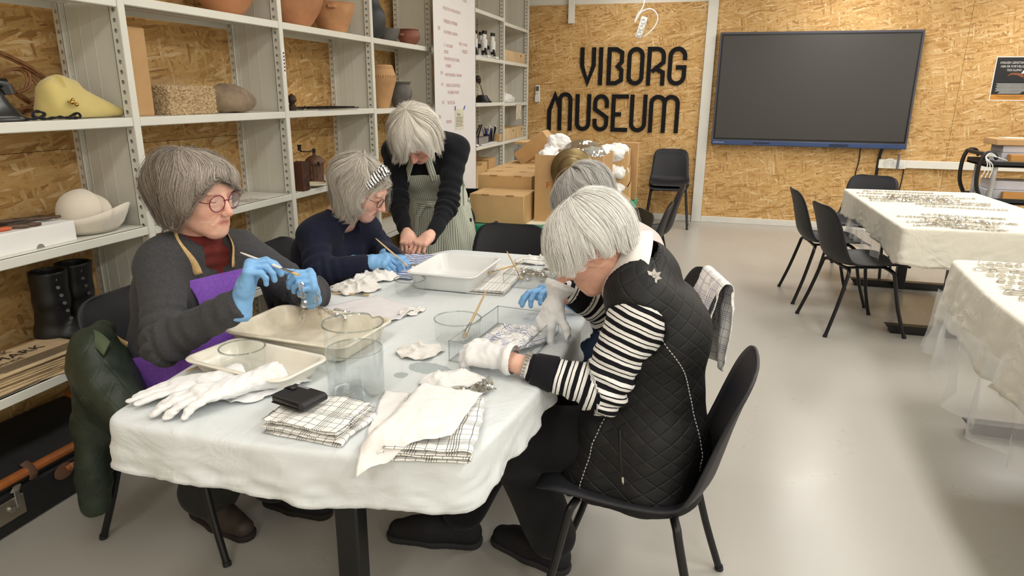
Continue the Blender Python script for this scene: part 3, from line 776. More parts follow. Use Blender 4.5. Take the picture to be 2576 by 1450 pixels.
def hair_object(c, B, prof, parent, n=1600, ca=(.62, .6, .56), cb=(.3, .28, .26), center=(0, -.012), w=.0011, seed=1, wave=.004, wfreq=2.2, fly=.03, rough=.006, tips=.12, clumps=130, zt=.118, colf=None, sc=1.0, bend=None, cl=.055, root=.42, swirl=0, base_t=.9, crown=(0, 0)):
    rg = np.random.default_rng(seed); nphi, nt = 120, 34
    def P(phi, t, rs=1.0):
        k = np.asarray(prof(math.degrees(phi) % 360), float)
        if t > 1: e = k[-1]; d = k[-1]-k[-2]; q = e+d*(t-1)
        else: q = catq(k, t)
        rho, z = q[0]*rs, q[1]*(rs if q[1] > 0 else 1)
        q_ = max(0, 1-t)**1.3; v = np.array((center[0]+crown[0]*q_+rho*math.sin(phi), center[1]+crown[1]*q_+rho*math.cos(phi), z))
        return bend(v, t) if bend is not None else v
    def catq(k, t):
        m = len(k); x = t*(m-1); i = min(int(x), m-2); u = x-i
        p0 = k[max(i-1, 0)]; p1 = k[i]; p2 = k[i+1]; p3 = k[min(i+2, m-1)]
        return .5*((2*p1)+(-p0+p2)*u+(2*p0-5*p1+4*p2-p3)*u*u+(-p0+3*p1-3*p2+p3)*u**3)
    ca = np.array(ca); cb = np.array(cb)
    rows = []; cols = []
    for it in range(nt):
        row = []
        for ip in range(nphi):
            t = .02+(base_t-.02+.10*fbm(ip*.9, seed, 2)*it/nt)*it/(nt-1); ph = 2*math.pi*ip/nphi; v = P(ph, t, .97+rough*8*.18*fbm(ip*.9+seed, t*1.6, seed)*min(1, t*2))
            row.append(v)
            q = .5+.5*fbm(ip*.8, t*1.2, seed+4); cols.append(np.append(ca*.55*q+cb*(1-.55*q), 1) if colf is None else np.append(colf(ph, t, q*.6), 1))
        rows.append(row)
    V = np.array([v for r in rows for v in r]); F4 = [(i*nphi+j, i*nphi+(j+1) % nphi, (i+1)*nphi+(j+1) % nphi, (i+1)*nphi+j) for i in range(nt-1) for j in range(nphi)]
    V = np.vstack([V, V[:nphi].mean(0)]); cols.append(cols[0]); top = len(V)-1
    sv = [V]; sf = [np.array(F4+[(top, (j+1) % nphi, j, j) for j in range(0)])]; sc_ = [np.array(cols)]
    tri = [(top, j, (j+1) % nphi) for j in range(nphi)]
    # strands
    ns = 12; SV = []; SF = []; SC = []; k = len(V)
    cph = np.sort(rg.uniform(0, 2*math.pi, clumps)); ccol = rg.uniform(0, 1, clumps); cwv = np.array([4.5*fbm(math.cos(q)*1.7+seed, math.sin(q)*1.7, 1)+rg.normal(0, .25) for q in cph]); ccol = np.clip([.5+.55*fbm(math.cos(q)*4+seed, math.sin(q)*4, 5)+rg.normal(0, .14) for q in cph], 0, 1); clen = rg.normal(0, 1, clumps)
    for i in range(n):
        ci = int(rg.integers(clumps)); t0 = rg.uniform(0, root)*rg.uniform(.05, 1); t1 = 1+clen[ci]*tips*.5+rg.normal(0, tips*.35)
        dphi = rg.normal(0, cl); rs = 1+rg.normal(0, rough)+.006; fl = rg.random() < fly
        if fl: rs += abs(rg.normal(0, .035)); t1 += .05
        cv = np.clip(ccol[ci]*.75+rg.normal(0, .2)+.12, 0, 1)
        pts = []
        for j in range(ns):
            t = t0+(t1-t0)*j/(ns-1)
            wv = (math.sin(cwv[ci]+t*6.28*wfreq)*wave+rg.normal(0, .0006))*t
            ph = cph[ci]+dphi*(1-.45*t)+wv/.09+swirl*math.sin(cph[ci]*1.0+seed)*t+swirl*.6*t
            pts.append(P(ph, t, rs+(math.sin(cwv[ci]*2+t*6.28*wfreq)*wave*.5*t)/.1+(.02*t*fl)))
        pts = np.array(pts); T = np.gradient(pts, axis=0); T /= np.maximum(np.linalg.norm(T, axis=1), 1e-9)[:, None]
        O = pts-np.array((center[0], center[1], 0)); S_ = np.cross(T, O); S_ /= np.maximum(np.linalg.norm(S_, axis=1), 1e-9)[:, None]; U = np.cross(S_, T)
        ww = w*(1-.7*np.linspace(0, 1, ns)**2)*rg.uniform(.7, 1.3)
        ring = np.stack([pts+S_*ww[:, None], pts+U*ww[:, None]*.7, pts-S_*ww[:, None]], 1).reshape(-1, 3)
        SV.append(ring)
        for j in range(ns-1):
            a = k+j*3
            SF += [(a, a+1, a+4, a+3), (a+1, a+2, a+5, a+4)]
        k += 3*ns
        cc = ca*cv+cb*(1-cv)
        if colf is not None: SC.append(np.stack([np.append(colf(cph[ci], t0+(t1-t0)*(j//3)/(ns-1), cv), 1) for j in range(3*ns)]))
        else: SC.append(np.tile(np.append(cc, 1), (3*ns, 1)))
    V = np.vstack([V]+SV)*sc; C_ = np.vstack([np.array(cols)]+SC); Vw = toworld(V, c, B)
    me = bpy.data.meshes.new('hair'); off = np.array(parent.location); me.from_pydata((Vw-off).tolist(), [], F4+tri+SF); me.materials.append(HAIR)
    at = me.color_attributes.new('col', 'FLOAT_COLOR', 'POINT'); at.data.foreach_set('color', C_.astype(np.float32).ravel())
    me.polygons.foreach_set('use_smooth', [True]*len(me.polygons)); o = bpy.data.objects.new('hair', me); COL.objects.link(o); o.parent = parent; me.update(); return o
def keyed(tab):
    """profile tables keyed by azimuth (degrees; 0 front, 90 her right, 180 back) -> interpolated profile"""
    ks = sorted(tab)
    def f(d):
        for i, a in enumerate(ks):
            b = ks[(i+1) % len(ks)]+(360 if i == len(ks)-1 else 0)
            dd = d if d >= ks[0] else d+360
            if a <= dd <= b:
                u = (dd-a)/(b-a); u = u*u*(3-2*u); return np.array(tab[a])*(1-u)+np.array(tab[b % 360] if (b % 360) in tab else tab[ks[0]])*u
        return np.array(tab[ks[0]])
    return f
def torso_prims(F, J, inf=0., w=1.0, k=.05, bust=.06, belly=0.):
    """a seated or bent torso from pelvis, waist, chest and shoulders"""
    g = {n: np.array(p, float) for n, p in J.items()}; lat = (g['shR']-g['shL']); lat /= np.linalg.norm(lat)
    up = g['chest']-g['waist']; up /= np.linalg.norm(up); fw = np.cross(up, lat); fw /= np.linalg.norm(fw)
    for s in (-1, 1):
        F.cone(g['pelvis']+lat*s*.075*w, g['waist']+lat*s*.06*w, .105*w+inf, .098*w+inf, k); F.cone(g['waist']+lat*s*.06*w, g['chest']+lat*s*.065*w, .098*w+inf, .102*w+inf, k)
        F.cone(g['chest']+lat*s*.06*w, (g['shR'] if s > 0 else g['shL'])*.7+g['neck']*.3, .098*w+inf, .056+inf, k)
        if bust: F.ell(g['chest']+fw*.055+lat*s*.07*w-up*.01, (bust+inf,)*3, .05)
    for s in ('shL', 'shR'): F.cone(g['neck'], g[s], .052+inf, .052+inf, .04)
    if belly: F.ell(g['waist']+fw*.05, (.13*w+inf, .13*w+inf, .12+inf), .06)
    return lat, up, fw
def arm_prims(F, a, b, c, r=(.058, .046, .041, .030), inf=0., k=.03):
    F.cone(a, b, r[0]+inf, r[1]+inf, k); F.cone(b, c, max(r[1]-.002, r[2])+inf, r[3]+inf, k)
def limb_param(V, pts):
    """signed length along a polyline of joints and distance to it, per vertex"""
    best = np.full(len(V), 1e9); par = np.zeros(len(V)); acc = 0
    for i in range(len(pts)-1):
        a = np.array(pts[i], float); b = np.array(pts[i+1], float); L = np.linalg.norm(b-a)
        t = ((V-a)@(b-a))/L**2; tc = np.clip(t, 0, 1); d = np.linalg.norm(V-a-tc[:, None]*(b-a), axis=1)
        m = d < best; best[m] = d[m]; par[m] = (acc+(t if i in (0, len(pts)-2) else tc)*L)[m]; acc += L
    return par, best
def folds(V, f, arms, amp=.006, seed=0, base=.004, scale=16):
    """cloth folds: broad wobble plus rings of folds gathering at the elbows"""
    N = vnormals(V, f); D = base*wob(V, scale, 3, seed)
    for (a, b, c) in arms:
        L1 = np.linalg.norm(np.array(b)-np.array(a)); s, d = limb_param(V, (a, b, c)); near = np.exp(-((s-L1)/.09)**2)*(d < .12)
        ph = s*150+3.0*wob(V, 14, 2, seed+2); D += amp*near*(np.sin(ph)*.55)+amp*.18*(d < .1)*np.sin(s*60+6*wob(V, 9, 2, seed+5))
    return V+N*D[:, None]
def knit(name, col, scale=900, bump=.35, rough=.9, sheen=.06):
    if name in MATS: return MATS[name]
    t = NT(name); b = t.b; co = t.coord(); n = t.noise(co, 120, 4, .7); c = lin(col)
    t.l(t.ramp(n.outputs[0], ((.25, tuple(v*.72 for v in c[:3])), (.75, tuple(v*1.2 for v in c[:3])))), b.inputs['Base Color'])
    t.set(b, Roughness=rough); b.inputs['Sheen Weight'].default_value = sheen; b.inputs['Specular IOR Level'].default_value = .2
    t.bump(t.noise(co, scale, 2).outputs[0], bump, .0012); MATS[name] = t.m; return t.m
NITRILE = M('blue_nitrile_glove', '7fb2e2', .42, var=.03, spec=.45, bump=.25, bscale=120, bdist=.0015)
WGLOVE = M('white_cotton_glove', 'ececec', .9, var=.03, bump=.2, bscale=700, bdist=.0006, sheen=.2)
def boot_mesh(heel, toe, h=.004, hgt=.075, w=.043, ankle=None):
    """a shoe from heel to toe on the floor (upper), returned with its sole"""
    hl = np.array((heel[0], heel[1], 0.)); t = np.array((toe[0], toe[1], 0.)); L = np.linalg.norm(t-hl); d = (t-hl)/L; s = np.array((-d[1], d[0], 0)); zz = np.array((0, 0, 1.))
    lo = np.minimum(hl, t)-.09; hi = np.maximum(hl, t)+.09; hi[2] = hgt+.1; lo[2] = -.01
    z0 = heel[2] if len(heel) > 2 else 0; F = Field(lo, hi, h)
    q = lambda u, v, w_: hl+d*u*L+s*v+zz*w_
    F.cone(q(.16, 0, .045), q(.55, 0, .045), w*.85, w, .02); F.cone(q(.55, 0, .04), q(.86, .004, .035), w, w*.8, .02); F.cone(q(.16, 0, .05), q(.2, 0, hgt), w*.85, w*.8, .02); F.cone(q(.3, 0, hgt-.02), q(.7, 0, .05), w*.72, w*.7, .03)
    Z = (F.lo[2]+F.h*np.arange(F.n[2]))[None, None, :]; F.F = np.maximum(F.F, np.broadcast_to(.018-Z, F.F.shape)).astype(np.float32); F.F = np.maximum(F.F, np.broadcast_to(Z-(hgt+.015), F.F.shape)).astype(np.float32)
    G = Field(lo, hi, h); G.cone(q(.15, 0, .02), q(.5, 0, .02), w*.95, w*1.02, .02); G.cone(q(.5, 0, .02), q(.87, .004, .02), w*1.04, w*.9, .02)
    G.F = np.maximum(np.maximum(G.F, np.broadcast_to(.001-Z, G.F.shape)), np.broadcast_to(Z-.024, G.F.shape)).astype(np.float32)
    return F.mesh(), G.mesh(), q
def glasses(parent, c, B, mat, r=.0235, dx=.033, y=.101, z=-.002, t=.0016, sc=1.0, lens=True, wide=1.06, zt=.004):
    m = MB(); W = lambda p: toworld(np.array(p)*sc, c, B)
    for s in (-1, 1):
        m.tube([W((s*dx+r*wide*math.cos(a), y-.006*abs(math.cos(a)*.4+s*.4)-.003*max(0, s*math.cos(a)), z+r*math.sin(a))) for a in np.linspace(0, 2*math.pi, 29)], t*sc, 8)
        x0 = s*(dx+r*wide); m.tube([W(p) for p in ((x0, y-.008, z+zt), (x0+s*.006, y-.014, z+zt), (s*.076, y-.06, z+zt+.002), (s*.08, -.008, z+.002), (s*.078, -.03, z-.016))], t*.85*sc, 6)
    m.tube([W(p) for p in ((-dx+r, y-.004, z+.004), (0, y+.002, z+.008), (dx-r, y-.004, z+.004))], t*sc, 6)
    o = obj('glasses', m, mat, parent, world=True)
    if lens:
        m = MB()
        for s in (-1, 1):
            k = len(m.v); ring = [W((s*dx+r*wide*.97*math.cos(a), y-.004, z+r*.97*math.sin(a))) for a in np.linspace(0, 2*math.pi, 24, endpoint=False)]
            m.add(ring, [tuple(range(24))])
        obj('lens', m, LENS, o, world=True)
    return o
_t = NT('spectacle_lens'); _t.set(_t.b, Roughness=.02); _t.b.inputs['Base Color'].default_value = (1, 1, 1, 1); _t.b.inputs['Alpha'].default_value = .12; LENS = _t.m
def strap(name, pts, w, nrm, mat, parent, t=.002):
    """flat band along points; nrm gives the outward normal per point"""
    m = MB(); n = len(pts); P = []; pts = np.array(pts, float); nrm = np.array(nrm, float)
    for _ in range(6 if n > 5 else 0): pts[1:-1] = (pts[:-2]+2*pts[1:-1]+pts[2:])/4; nrm[1:-1] = (nrm[:-2]+2*nrm[1:-1]+nrm[2:])/4
    for i, p in enumerate(pts):
        p = np.array(p, float); T = np.array(pts[min(i+1, n-1)], float)-np.array(pts[max(i-1, 0)], float); N = np.array(nrm[i], float); S_ = np.cross(T, N); S_ /= np.linalg.norm(S_)
        P.append([Vector(p-S_*w/2), Vector(p), Vector(p+S_*w/2)])
    m.grid(P); o = obj(name, m, mat, parent, world=True, angle=180); solidify(o, t, 1); return o
def surf_point(F, p, d, maxd=.4, off=.004):
    """walk from p along d until the field's outside; -> point on the surface pushed out by off"""
    p = np.array(p, float); d = np.array(d, float); d /= np.linalg.norm(d)
    for i in range(int(maxd/.003)):
        q = p+d*(maxd-i*.003); ii = np.round((q-F.lo)/F.h).astype(int)
        if np.all(ii >= 0) and np.all(ii < F.n) and F.F[tuple(ii)] < 0: return q+d*off
    return p+d*off
# ---------------------------------------------------------------- people
A3 = lambda *v: np.array(v, float)
def bbox(pts, m):
    P = np.array([np.array(p, float) for p in pts]); return P.min(0)-m, P.max(0)+m
def keep_z(F, lo=None, hi=None, k=0):
    Z = np.broadcast_to((F.lo[2]+F.h*np.arange(F.n[2]))[None, None, :], F.F.shape)
    if lo is not None: F.F = np.maximum(F.F, lo-Z).astype(np.float32)
    if hi is not None: F.F = np.maximum(F.F, Z-hi).astype(np.float32)
def half(F, p, n):
    """keep the side of the plane the normal points away from"""
    n = np.array(n, float); n /= np.linalg.norm(n); p = np.array(p, float)
    ax = [F.lo[d]+F.h*np.arange(F.n[d]) for d in range(3)]
    d = (ax[0][:, None, None]-p[0])*n[0]+(ax[1][None, :, None]-p[1])*n[1]+(ax[2][None, None, :]-p[2])*n[2]
    F.F = np.maximum(F.F, d).astype(np.float32)
def lerp(a, b, t): return np.array(a, float)*(1-t)+np.array(b, float)*t
def trunk_mesh(J, legs=True, arms=('R', 'L'), w=.86):
    keys = [k for k in J if isinstance(J[k], (tuple, np.ndarray)) and (legs or k[:2] not in ('kn', 'an', 'hi'))]
    lo, hi = bbox([J[k] for k in keys if k != 'head'], .16); F = Field(lo, hi, .013)
    torso_prims(F, J, -.012, w, .05, .045); F.cone(J['neck'], lerp(J['neck'], J['head'], .55), .05, .047, .03)
    for s in arms: arm_prims(F, J['sh'+s], J['el'+s], J['wr'+s], (.046, .036, .034, .025))
    if legs:
        for s in 'RL': F.cone(J['hip'+s], J['kn'+s], .075, .052, .04); F.cone(J['kn'+s], J['an'+s], .05, .034, .03)
    V, f = F.mesh(); return V, f
def body(root, J, B, heads, hands=(), legs=True, arms=('R', 'L'), forearms=()):
    tv, tf = trunk_mesh(J, legs, arms); hv, hf, hc, lash = heads; parts = [(tv, tf), (hv, hf)]; cols = [np.tile(SK0, (len(tv), 1)), hc]
    for (V, f, tips, HB), wr in hands: parts.append((V, f)); cols.append(hand_cols(V, HB, wr))
    for a, b, r0, r1 in forearms:
        lo, hi = bbox((a, b), .07); F = Field(lo, hi, .004); F.cone(a, b, r0, r1, .01); V, f = F.mesh(); parts.append((V, f)); cols.append(np.tile(SK0, (len(V), 1)))
    o = npmesh('body', parts, SKIN, root, np.vstack(cols))
    for m in lash: obj('eyelash', m, LASH, root, world=True)
    return o
def trousers(root, J, mat, inf=.012, hem=.02, name='trousers', h=.009, k=.04, r=(.088, .066, .064, .058), quilt=None):
    lo, hi = bbox([J[q+s] for q in ('hip', 'kn', 'an') for s in 'RL']+[J['pelvis']], .17); F = Field(lo, hi, h)
    lat = A3(*J['hipR'])-A3(*J['hipL']); lat /= np.linalg.norm(lat)
    for s in (-1, 1): F.cone(A3(*J['pelvis'])+lat*.075*s, lerp(J['pelvis'], J['waist'], .5)+lat*.06*s, .112+inf, .10+inf, .05)
    for s in 'RL': F.cone(J['hip'+s], J['kn'+s], r[0]+inf, r[1]+inf, k); F.cone(J['kn'+s], lerp(J['kn'+s], J['an'+s], .93), r[2]+inf, r[3]+inf, k)
    V, f = F.mesh(); N = vnormals(V, f); V = V+N*(.006*wob(V, 17, 3, 5))[:, None]
    if quilt is not None: return npmesh(name, [(V, f)], mat, root, attrs=quilt(V))
    return npmesh(name, [(V, f)], mat, root)
def shoe(root, heel, toe, mat, sole, name='shoe', hgt=.08, w=.042, laces=False):
    (V, f), (V2, f2), q = boot_mesh(heel, toe, .004, hgt, w); zz = heel[2] if len(heel) > 2 else 0
    up = A3(0, 0, zz); o = npmesh(name, [(V+up, f)], mat, root); npmesh('sole', [(V2+up, f2)], sole, o)
    if laces:
        m = MB()
        for u in (.34, .42, .5, .58):
            m.tube([q(u, -.024, .075-.045*(u-.3)+zz)+A3(0, 0, .012), q(u+.02, 0, .087-.045*(u-.3)+zz)+A3(0, 0, .015), q(u, .024, .075-.045*(u-.3)+zz)+A3(0, 0, .012)], .0028, 6)
        obj('laces', m, M('shoe_lace', '1b1b1d', .8), o, world=True)
    return o

# ---- the woman in the purple apron
def woman_apron():
    root = thing('person', 'seated woman in grey sweater and purple apron, red glasses, brushing crystals', 'person', (-1.62, 1.735, 0))
    J = dict(head=(-1.457, 1.71, 1.149), neck=(-1.515, 1.735, .985), shR=(-1.535, 1.60, .95), shL=(-1.465, 1.875, .935), chest=(-1.55, 1.735, .84), waist=(-1.60, 1.735, .66), pelvis=(-1.66, 1.735, .535),
             elR=(-1.405, 1.445, .775), wrR=(-1.168, 1.478, .905), elL=(-1.27, 1.95, .785), wrL=(-1.115, 1.715, .865),
             hipR=(-1.64, 1.66, .52), hipL=(-1.64, 1.82, .52), knR=(-1.29, 1.65, .53), knL=(-1.26, 1.87, .53), anR=(-1.58, 1.715, .10), anL=(-1.40, 1.85, .10))
    B = basis((1, -.10, -.13), (.12, -.04, 1)); hd = head_mesh(J['head'], B, .0026)
    body(root, J, B, hd)
    # turtleneck
    lo, hi = bbox([J['neck'], J['shR'], J['shL'], J['chest']], .15); F = Field(lo, hi, .006); torso_prims(F, J, .0, .95, .05, .06)
    F.cone(lerp(J['neck'], J['chest'], .15), lerp(J['neck'], J['head'], .36), .066, .06, .03); half(F, lerp(J['neck'], J['head'], .36), A3(*J['head'])-A3(*J['neck'])+A3(.02, 0, 0)); keep_z(F, .80)
    V, f = F.mesh(); N = vnormals(V, f); V = V+N*(.0022*np.sin(V[:, 2]*150+2*wob(V, 12, 2)))[:, None]; npmesh('turtleneck', [(V, f)], knit('maroon_knit', '6d2b26', 1200), root)
    # sweater
    lo, hi = bbox([J[k] for k in ('neck', 'shR', 'shL', 'elR', 'wrR', 'elL', 'wrL', 'chest', 'waist', 'pelvis')], .14); F = Field(lo, hi, .0065)
    torso_prims(F, J, .010, 1.0, .05, .065, .25); T = F.F.copy()
    for s in 'RL': arm_prims(F, J['sh'+s], J['el'+s], lerp(J['el'+s], J['wr'+s], .97), (.066, .056, .052, .040), .003, .035)
    F.cone(lerp(J['neck'], J['head'], .12), lerp(J['neck'], J['head'], .7), .064, .062, .012, 'cut'); F.ell(A3(*J['neck'])+A3(.095, 0, -.03), (.055, .05, .075), .01, op='cut')
    for s in 'RL': half(F, lerp(J['el'+s], J['wr'+s], 1.0), A3(*J['wr'+s])-A3(*J['el'+s])) if s == 'R' else None
    keep_z(F, .50); V, f = F.mesh(); arms = [(J['sh'+s], J['el'+s], J['wr'+s]) for s in 'RL']; V = folds(V, f, arms, .010, 3, .005, 15)
    npmesh('sweater', [(V, f)], knit('charcoal_knit', '434346', 1100), root)
    # apron: the torso surface pushed out a little, trimmed to a bib and a lap part
    G = Field(lo-A3(0, 0, .12), hi+A3(.15, 0, 0), .0085); torso_prims(G, J, .017, 1.0, .05, .065, .25)
    V, f = G.mesh(); N = vnormals(V, f); V = V+N*(.004*wob(V, 22, 3, 8))[:, None]
    PUR = knit('purple_cotton', '7a4fae', 700, .25); o1 = npmesh('apron', [(V, f)], PUR, root)
    cut(o1, [((-1.40, 1.62, .918), (-.25, .08, 1)), ((0, 1.612, .9), (0, -1, -.16)), ((0, 1.83, .9), (0, 1, -.16)), ((-1.57, 1.735, .8), (-1, 0, .2)), ((0, 0, .63), (0, 0, -1))]); solidify(o1, .002, 1)
    G = Field(lo-A3(0, .02, .12), hi+A3(.1, 0, -.2), .0085); torso_prims(G, J, .024, 1.0, .05, 0, .25)
    for s in 'RL': G.cone(J['hip'+s], J['kn'+s], .115, .085, .06)
    G.cone(lerp(J['hipR'], J['hipL'], .5)+A3(.05, 0, 0), lerp(J['knR'], J['knL'], .5)-A3(.06, 0, .01), .1, .08, .05)
    V, f = G.mesh(); N = vnormals(V, f); V = V+N*(.005*wob(V, 15, 3, 9))[:, None]
    o2 = npmesh('apron_skirt', [(V, f)], PUR, o1); cut(o2, [((-1.62, 0, .668), (-.25, 0, 1)), ((-1.69, 1.735, .6), (-1, 0, .15)), ((0, 0, .475), (0, 0, -1)), ((-1.27, 0, 0), (1, 0, 0))]); solidify(o2, .002, 1)
    # pocket, neck straps and waist tie in tan tape
    TAN = knit('tan_tape', 'cfae7c', 900, .2); G = Field(lo, hi, .0085); torso_prims(G, J, .014, 1.0, .05, .065, .25); G.cone(J['neck'], lerp(J['neck'], J['head'], .6), .066, .062, .03)
    ax0 = A3(*J['chest']); 
    def onsurf(p, off=.005):
        p = A3(*p); base = ax0+(A3(*J['neck'])-ax0)*np.clip((p[2]-ax0[2])/(J['neck'][2]-ax0[2]), -.3, 1.6); return surf_point(G, base, p-base, .26, off), p-base
    for a, b in (((-1.425, 1.628, .925), (-1.515, 1.665, 1.055)), ((-1.345, 1.80, .92), (-1.45, 1.80, 1.05))):
        pts, nn = [], []
        for t in np.linspace(-.06, 1, 14):
            q, nv = onsurf(lerp(a, b, t)); pts.append(q); nn.append(nv)
        strap('neck_strap', pts, .024, nn, TAN, o1)
    pts = [(-1.735, 1.58, .715), (-1.70, 1.575, .70), (-1.66, 1.572, .688)]; strap('waist_tie', pts, .022, [(-.3, -1, 0.2)]*3, TAN, o1)
    pts = [surf_point(G, (-1.6, 1.735, .60), (.2+.3*t, -.5-.0*t, .03-.1*t), .3, .03) for t in (0, .5, 1)]
    # gloves
    wr = A3(-1.160, 1.480, .930); R_ = hand_mesh(wr, (.28, .10, .95), (-.80, -.50, .35), -1, ((62, 42, 20), (68, 46, 25), (74, 52, 28), (78, 55, 30)), ((.8, .5, -.6), (.2, .75, -.75)), .0014, .0024, .055, wr=.0011, cuff_r=.036)
    npmesh('glove', [(R_[0], R_[1])], NITRILE, root)
    wl = A3(-1.095, 1.70, .868); L_ = hand_mesh(wl, (.35, -.45, .80), (.75, .60, .10), 1, ((82, 55, 25), (84, 60, 28), (86, 64, 30), (88, 66, 30)), ((.45, .5, -.9), (-.1, .6, -.9)), .0014, .0024, .02, wr=.0011, cuff_r=.033, sc=.92)
    npmesh('glove', [(L_[0], L_[1])], NITRILE, root)
    trousers(root, J, knit('dark_olive_twill', '2b2c26', 500), .012, r=(.088, .07, .072, .088))
    SH = M('brown_shoe_leather', '38302a', .6, bump=.3, bscale=120, bdist=.001); SO = M('dark_rubber_sole', '241f1c', .8)
    shoe(root, (-1.665, 1.735), (-1.355, 1.64), SH, SO, laces=True, hgt=.085, w=.044); shoe(root, (-1.46, 1.86), (-1.17, 1.83), M('black_shoe_suede', '17161a', .8), SO, laces=True, hgt=.085, w=.044)
    m = MB(); m.tube([(-1.60, 1.715, .085), (-1.595, 1.712, .15)], .047, 14); obj('sock', m, knit('navy_sock', '1f2836'), root, world=True)
    GL = M('dark_red_frame', '6e1f2e', .25); glasses(root, J['head'], B, GL, r=.0245, dx=.033, z=-.003, y=.102)
    tab = {0: [(0, .118), (.052, .116), (.088, .096), (.104, .078), (.109, .058)], 12: [(0, .118), (.052, .116), (.088, .096), (.103, .082), (.107, .068)], 30: [(0, .118), (.054, .116), (.092, .093), (.107, .07), (.108, .045)], 40: [(0, .118), (.055, .116), (.094, .092), (.112, .062), (.110, .022)], 62: [(0, .118), (.058, .115), (.098, .082), (.114, .035), (.102, -.035)], 82: [(0, .118), (.06, .114), (.104, .078), (.118, .015), (.098, -.075)],
           115: [(0, .118), (.066, .114), (.112, .075), (.128, .012), (.106, -.085)], 150: [(0, .118), (.072, .113), (.122, .07), (.140, -.005), (.104, -.10)], 180: [(0, .118), (.075, .113), (.127, .068), (.146, -.008), (.10, -.105)]}
    tab[340] = [(0, .118), (.052, .116), (.09, .096), (.110, .07), (.118, .034)]; tab[325] = [(0, .118), (.052, .116), (.092, .094), (.112, .066), (.12, .024)]
    for a in (62, 82, 115, 150): tab[360-a] = tab[a]
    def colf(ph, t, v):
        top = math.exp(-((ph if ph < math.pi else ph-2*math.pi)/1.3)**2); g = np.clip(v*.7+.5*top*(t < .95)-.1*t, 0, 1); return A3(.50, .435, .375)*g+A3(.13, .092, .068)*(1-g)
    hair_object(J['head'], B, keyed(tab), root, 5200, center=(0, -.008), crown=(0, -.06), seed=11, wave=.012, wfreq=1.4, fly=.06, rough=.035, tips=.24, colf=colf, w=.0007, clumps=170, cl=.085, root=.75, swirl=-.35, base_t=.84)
    return root
W1 = woman_apron()
# ---- the woman with the striped headband
def stripe_material(name, stops, period, attr='u', rough=.85, bump=.2):
    t = NT(name); b = t.b; a = t.n('ShaderNodeAttribute', attribute_name=attr); n = t.noise(t.coord(), 30, 2)
    v = t.math('ADD', a.outputs['Fac'], t.math('MULTIPLY', t.math('SUBTRACT', n.outputs[0], .5), period*.12)); fr = t.math('FRACT', t.math('DIVIDE', v, period))
    c = t.ramp(fr, stops, 'CONSTANT'); n2 = t.noise(t.coord(), 300, 2); c = t.mix(1, c, t.ramp(n2.outputs[0], ((.3, (.88, .88, .88)), (.7, (1, 1, 1)))), 'MULTIPLY'); t.l(c, b.inputs['Base Color'])
    t.set(b, Roughness=rough); b.inputs['Specular IOR Level'].default_value = .2; t.bump(t.noise(t.coord(), 700, 2).outputs[0], bump, .001); return t.m
def sweater(root, J, mat, name='sweater', h=.007, r=(.064, .054, .049, .038), tinf=.010, w=.92, bust=.06, belly=0, sR=.97, sL=.97, zlo=.5, scoop=(.08, 0, -.03), scoop_r=(.055, .055, .06), fold=.008, base=.004, seed=3, neck_r=.06, attrs=None, cuffs=''):
    lo, hi = bbox([J[k] for k in ('neck', 'shR', 'shL', 'elR', 'wrR', 'elL', 'wrL', 'chest', 'waist', 'pelvis')], .14); F = Field(lo, hi, h)
    lat, up, fw = torso_prims(F, J, tinf, w, .05, bust, belly)
    for s, q in (('R', sR), ('L', sL)): arm_prims(F, J['sh'+s], J['el'+s], lerp(J['el'+s], J['wr'+s], q), r, 0, .035)
    F.cone(lerp(J['neck'], J['head'], .12), lerp(J['neck'], J['head'], .75), neck_r, neck_r, .012, 'cut')
    if scoop_r: F.ell(A3(*J['neck'])+fw*scoop[0]+up*scoop[2], scoop_r, .01, op='cut')
    for s in cuffs: half(F, lerp(J['el'+s], J['wr'+s], sR if s == 'R' else sL), A3(*J['wr'+s])-A3(*J['el'+s])) if False else None
    if zlo is not None: keep_z(F, zlo)
    V, f = F.mesh(); V = folds(V, f, [(J['sh'+s], J['el'+s], J['wr'+s]) for s in 'RL'], fold, seed, base, 15)
    return npmesh(name, [(V, f)], mat, root, attrs=attrs(V) if attrs else None), (lat, up, fw), F
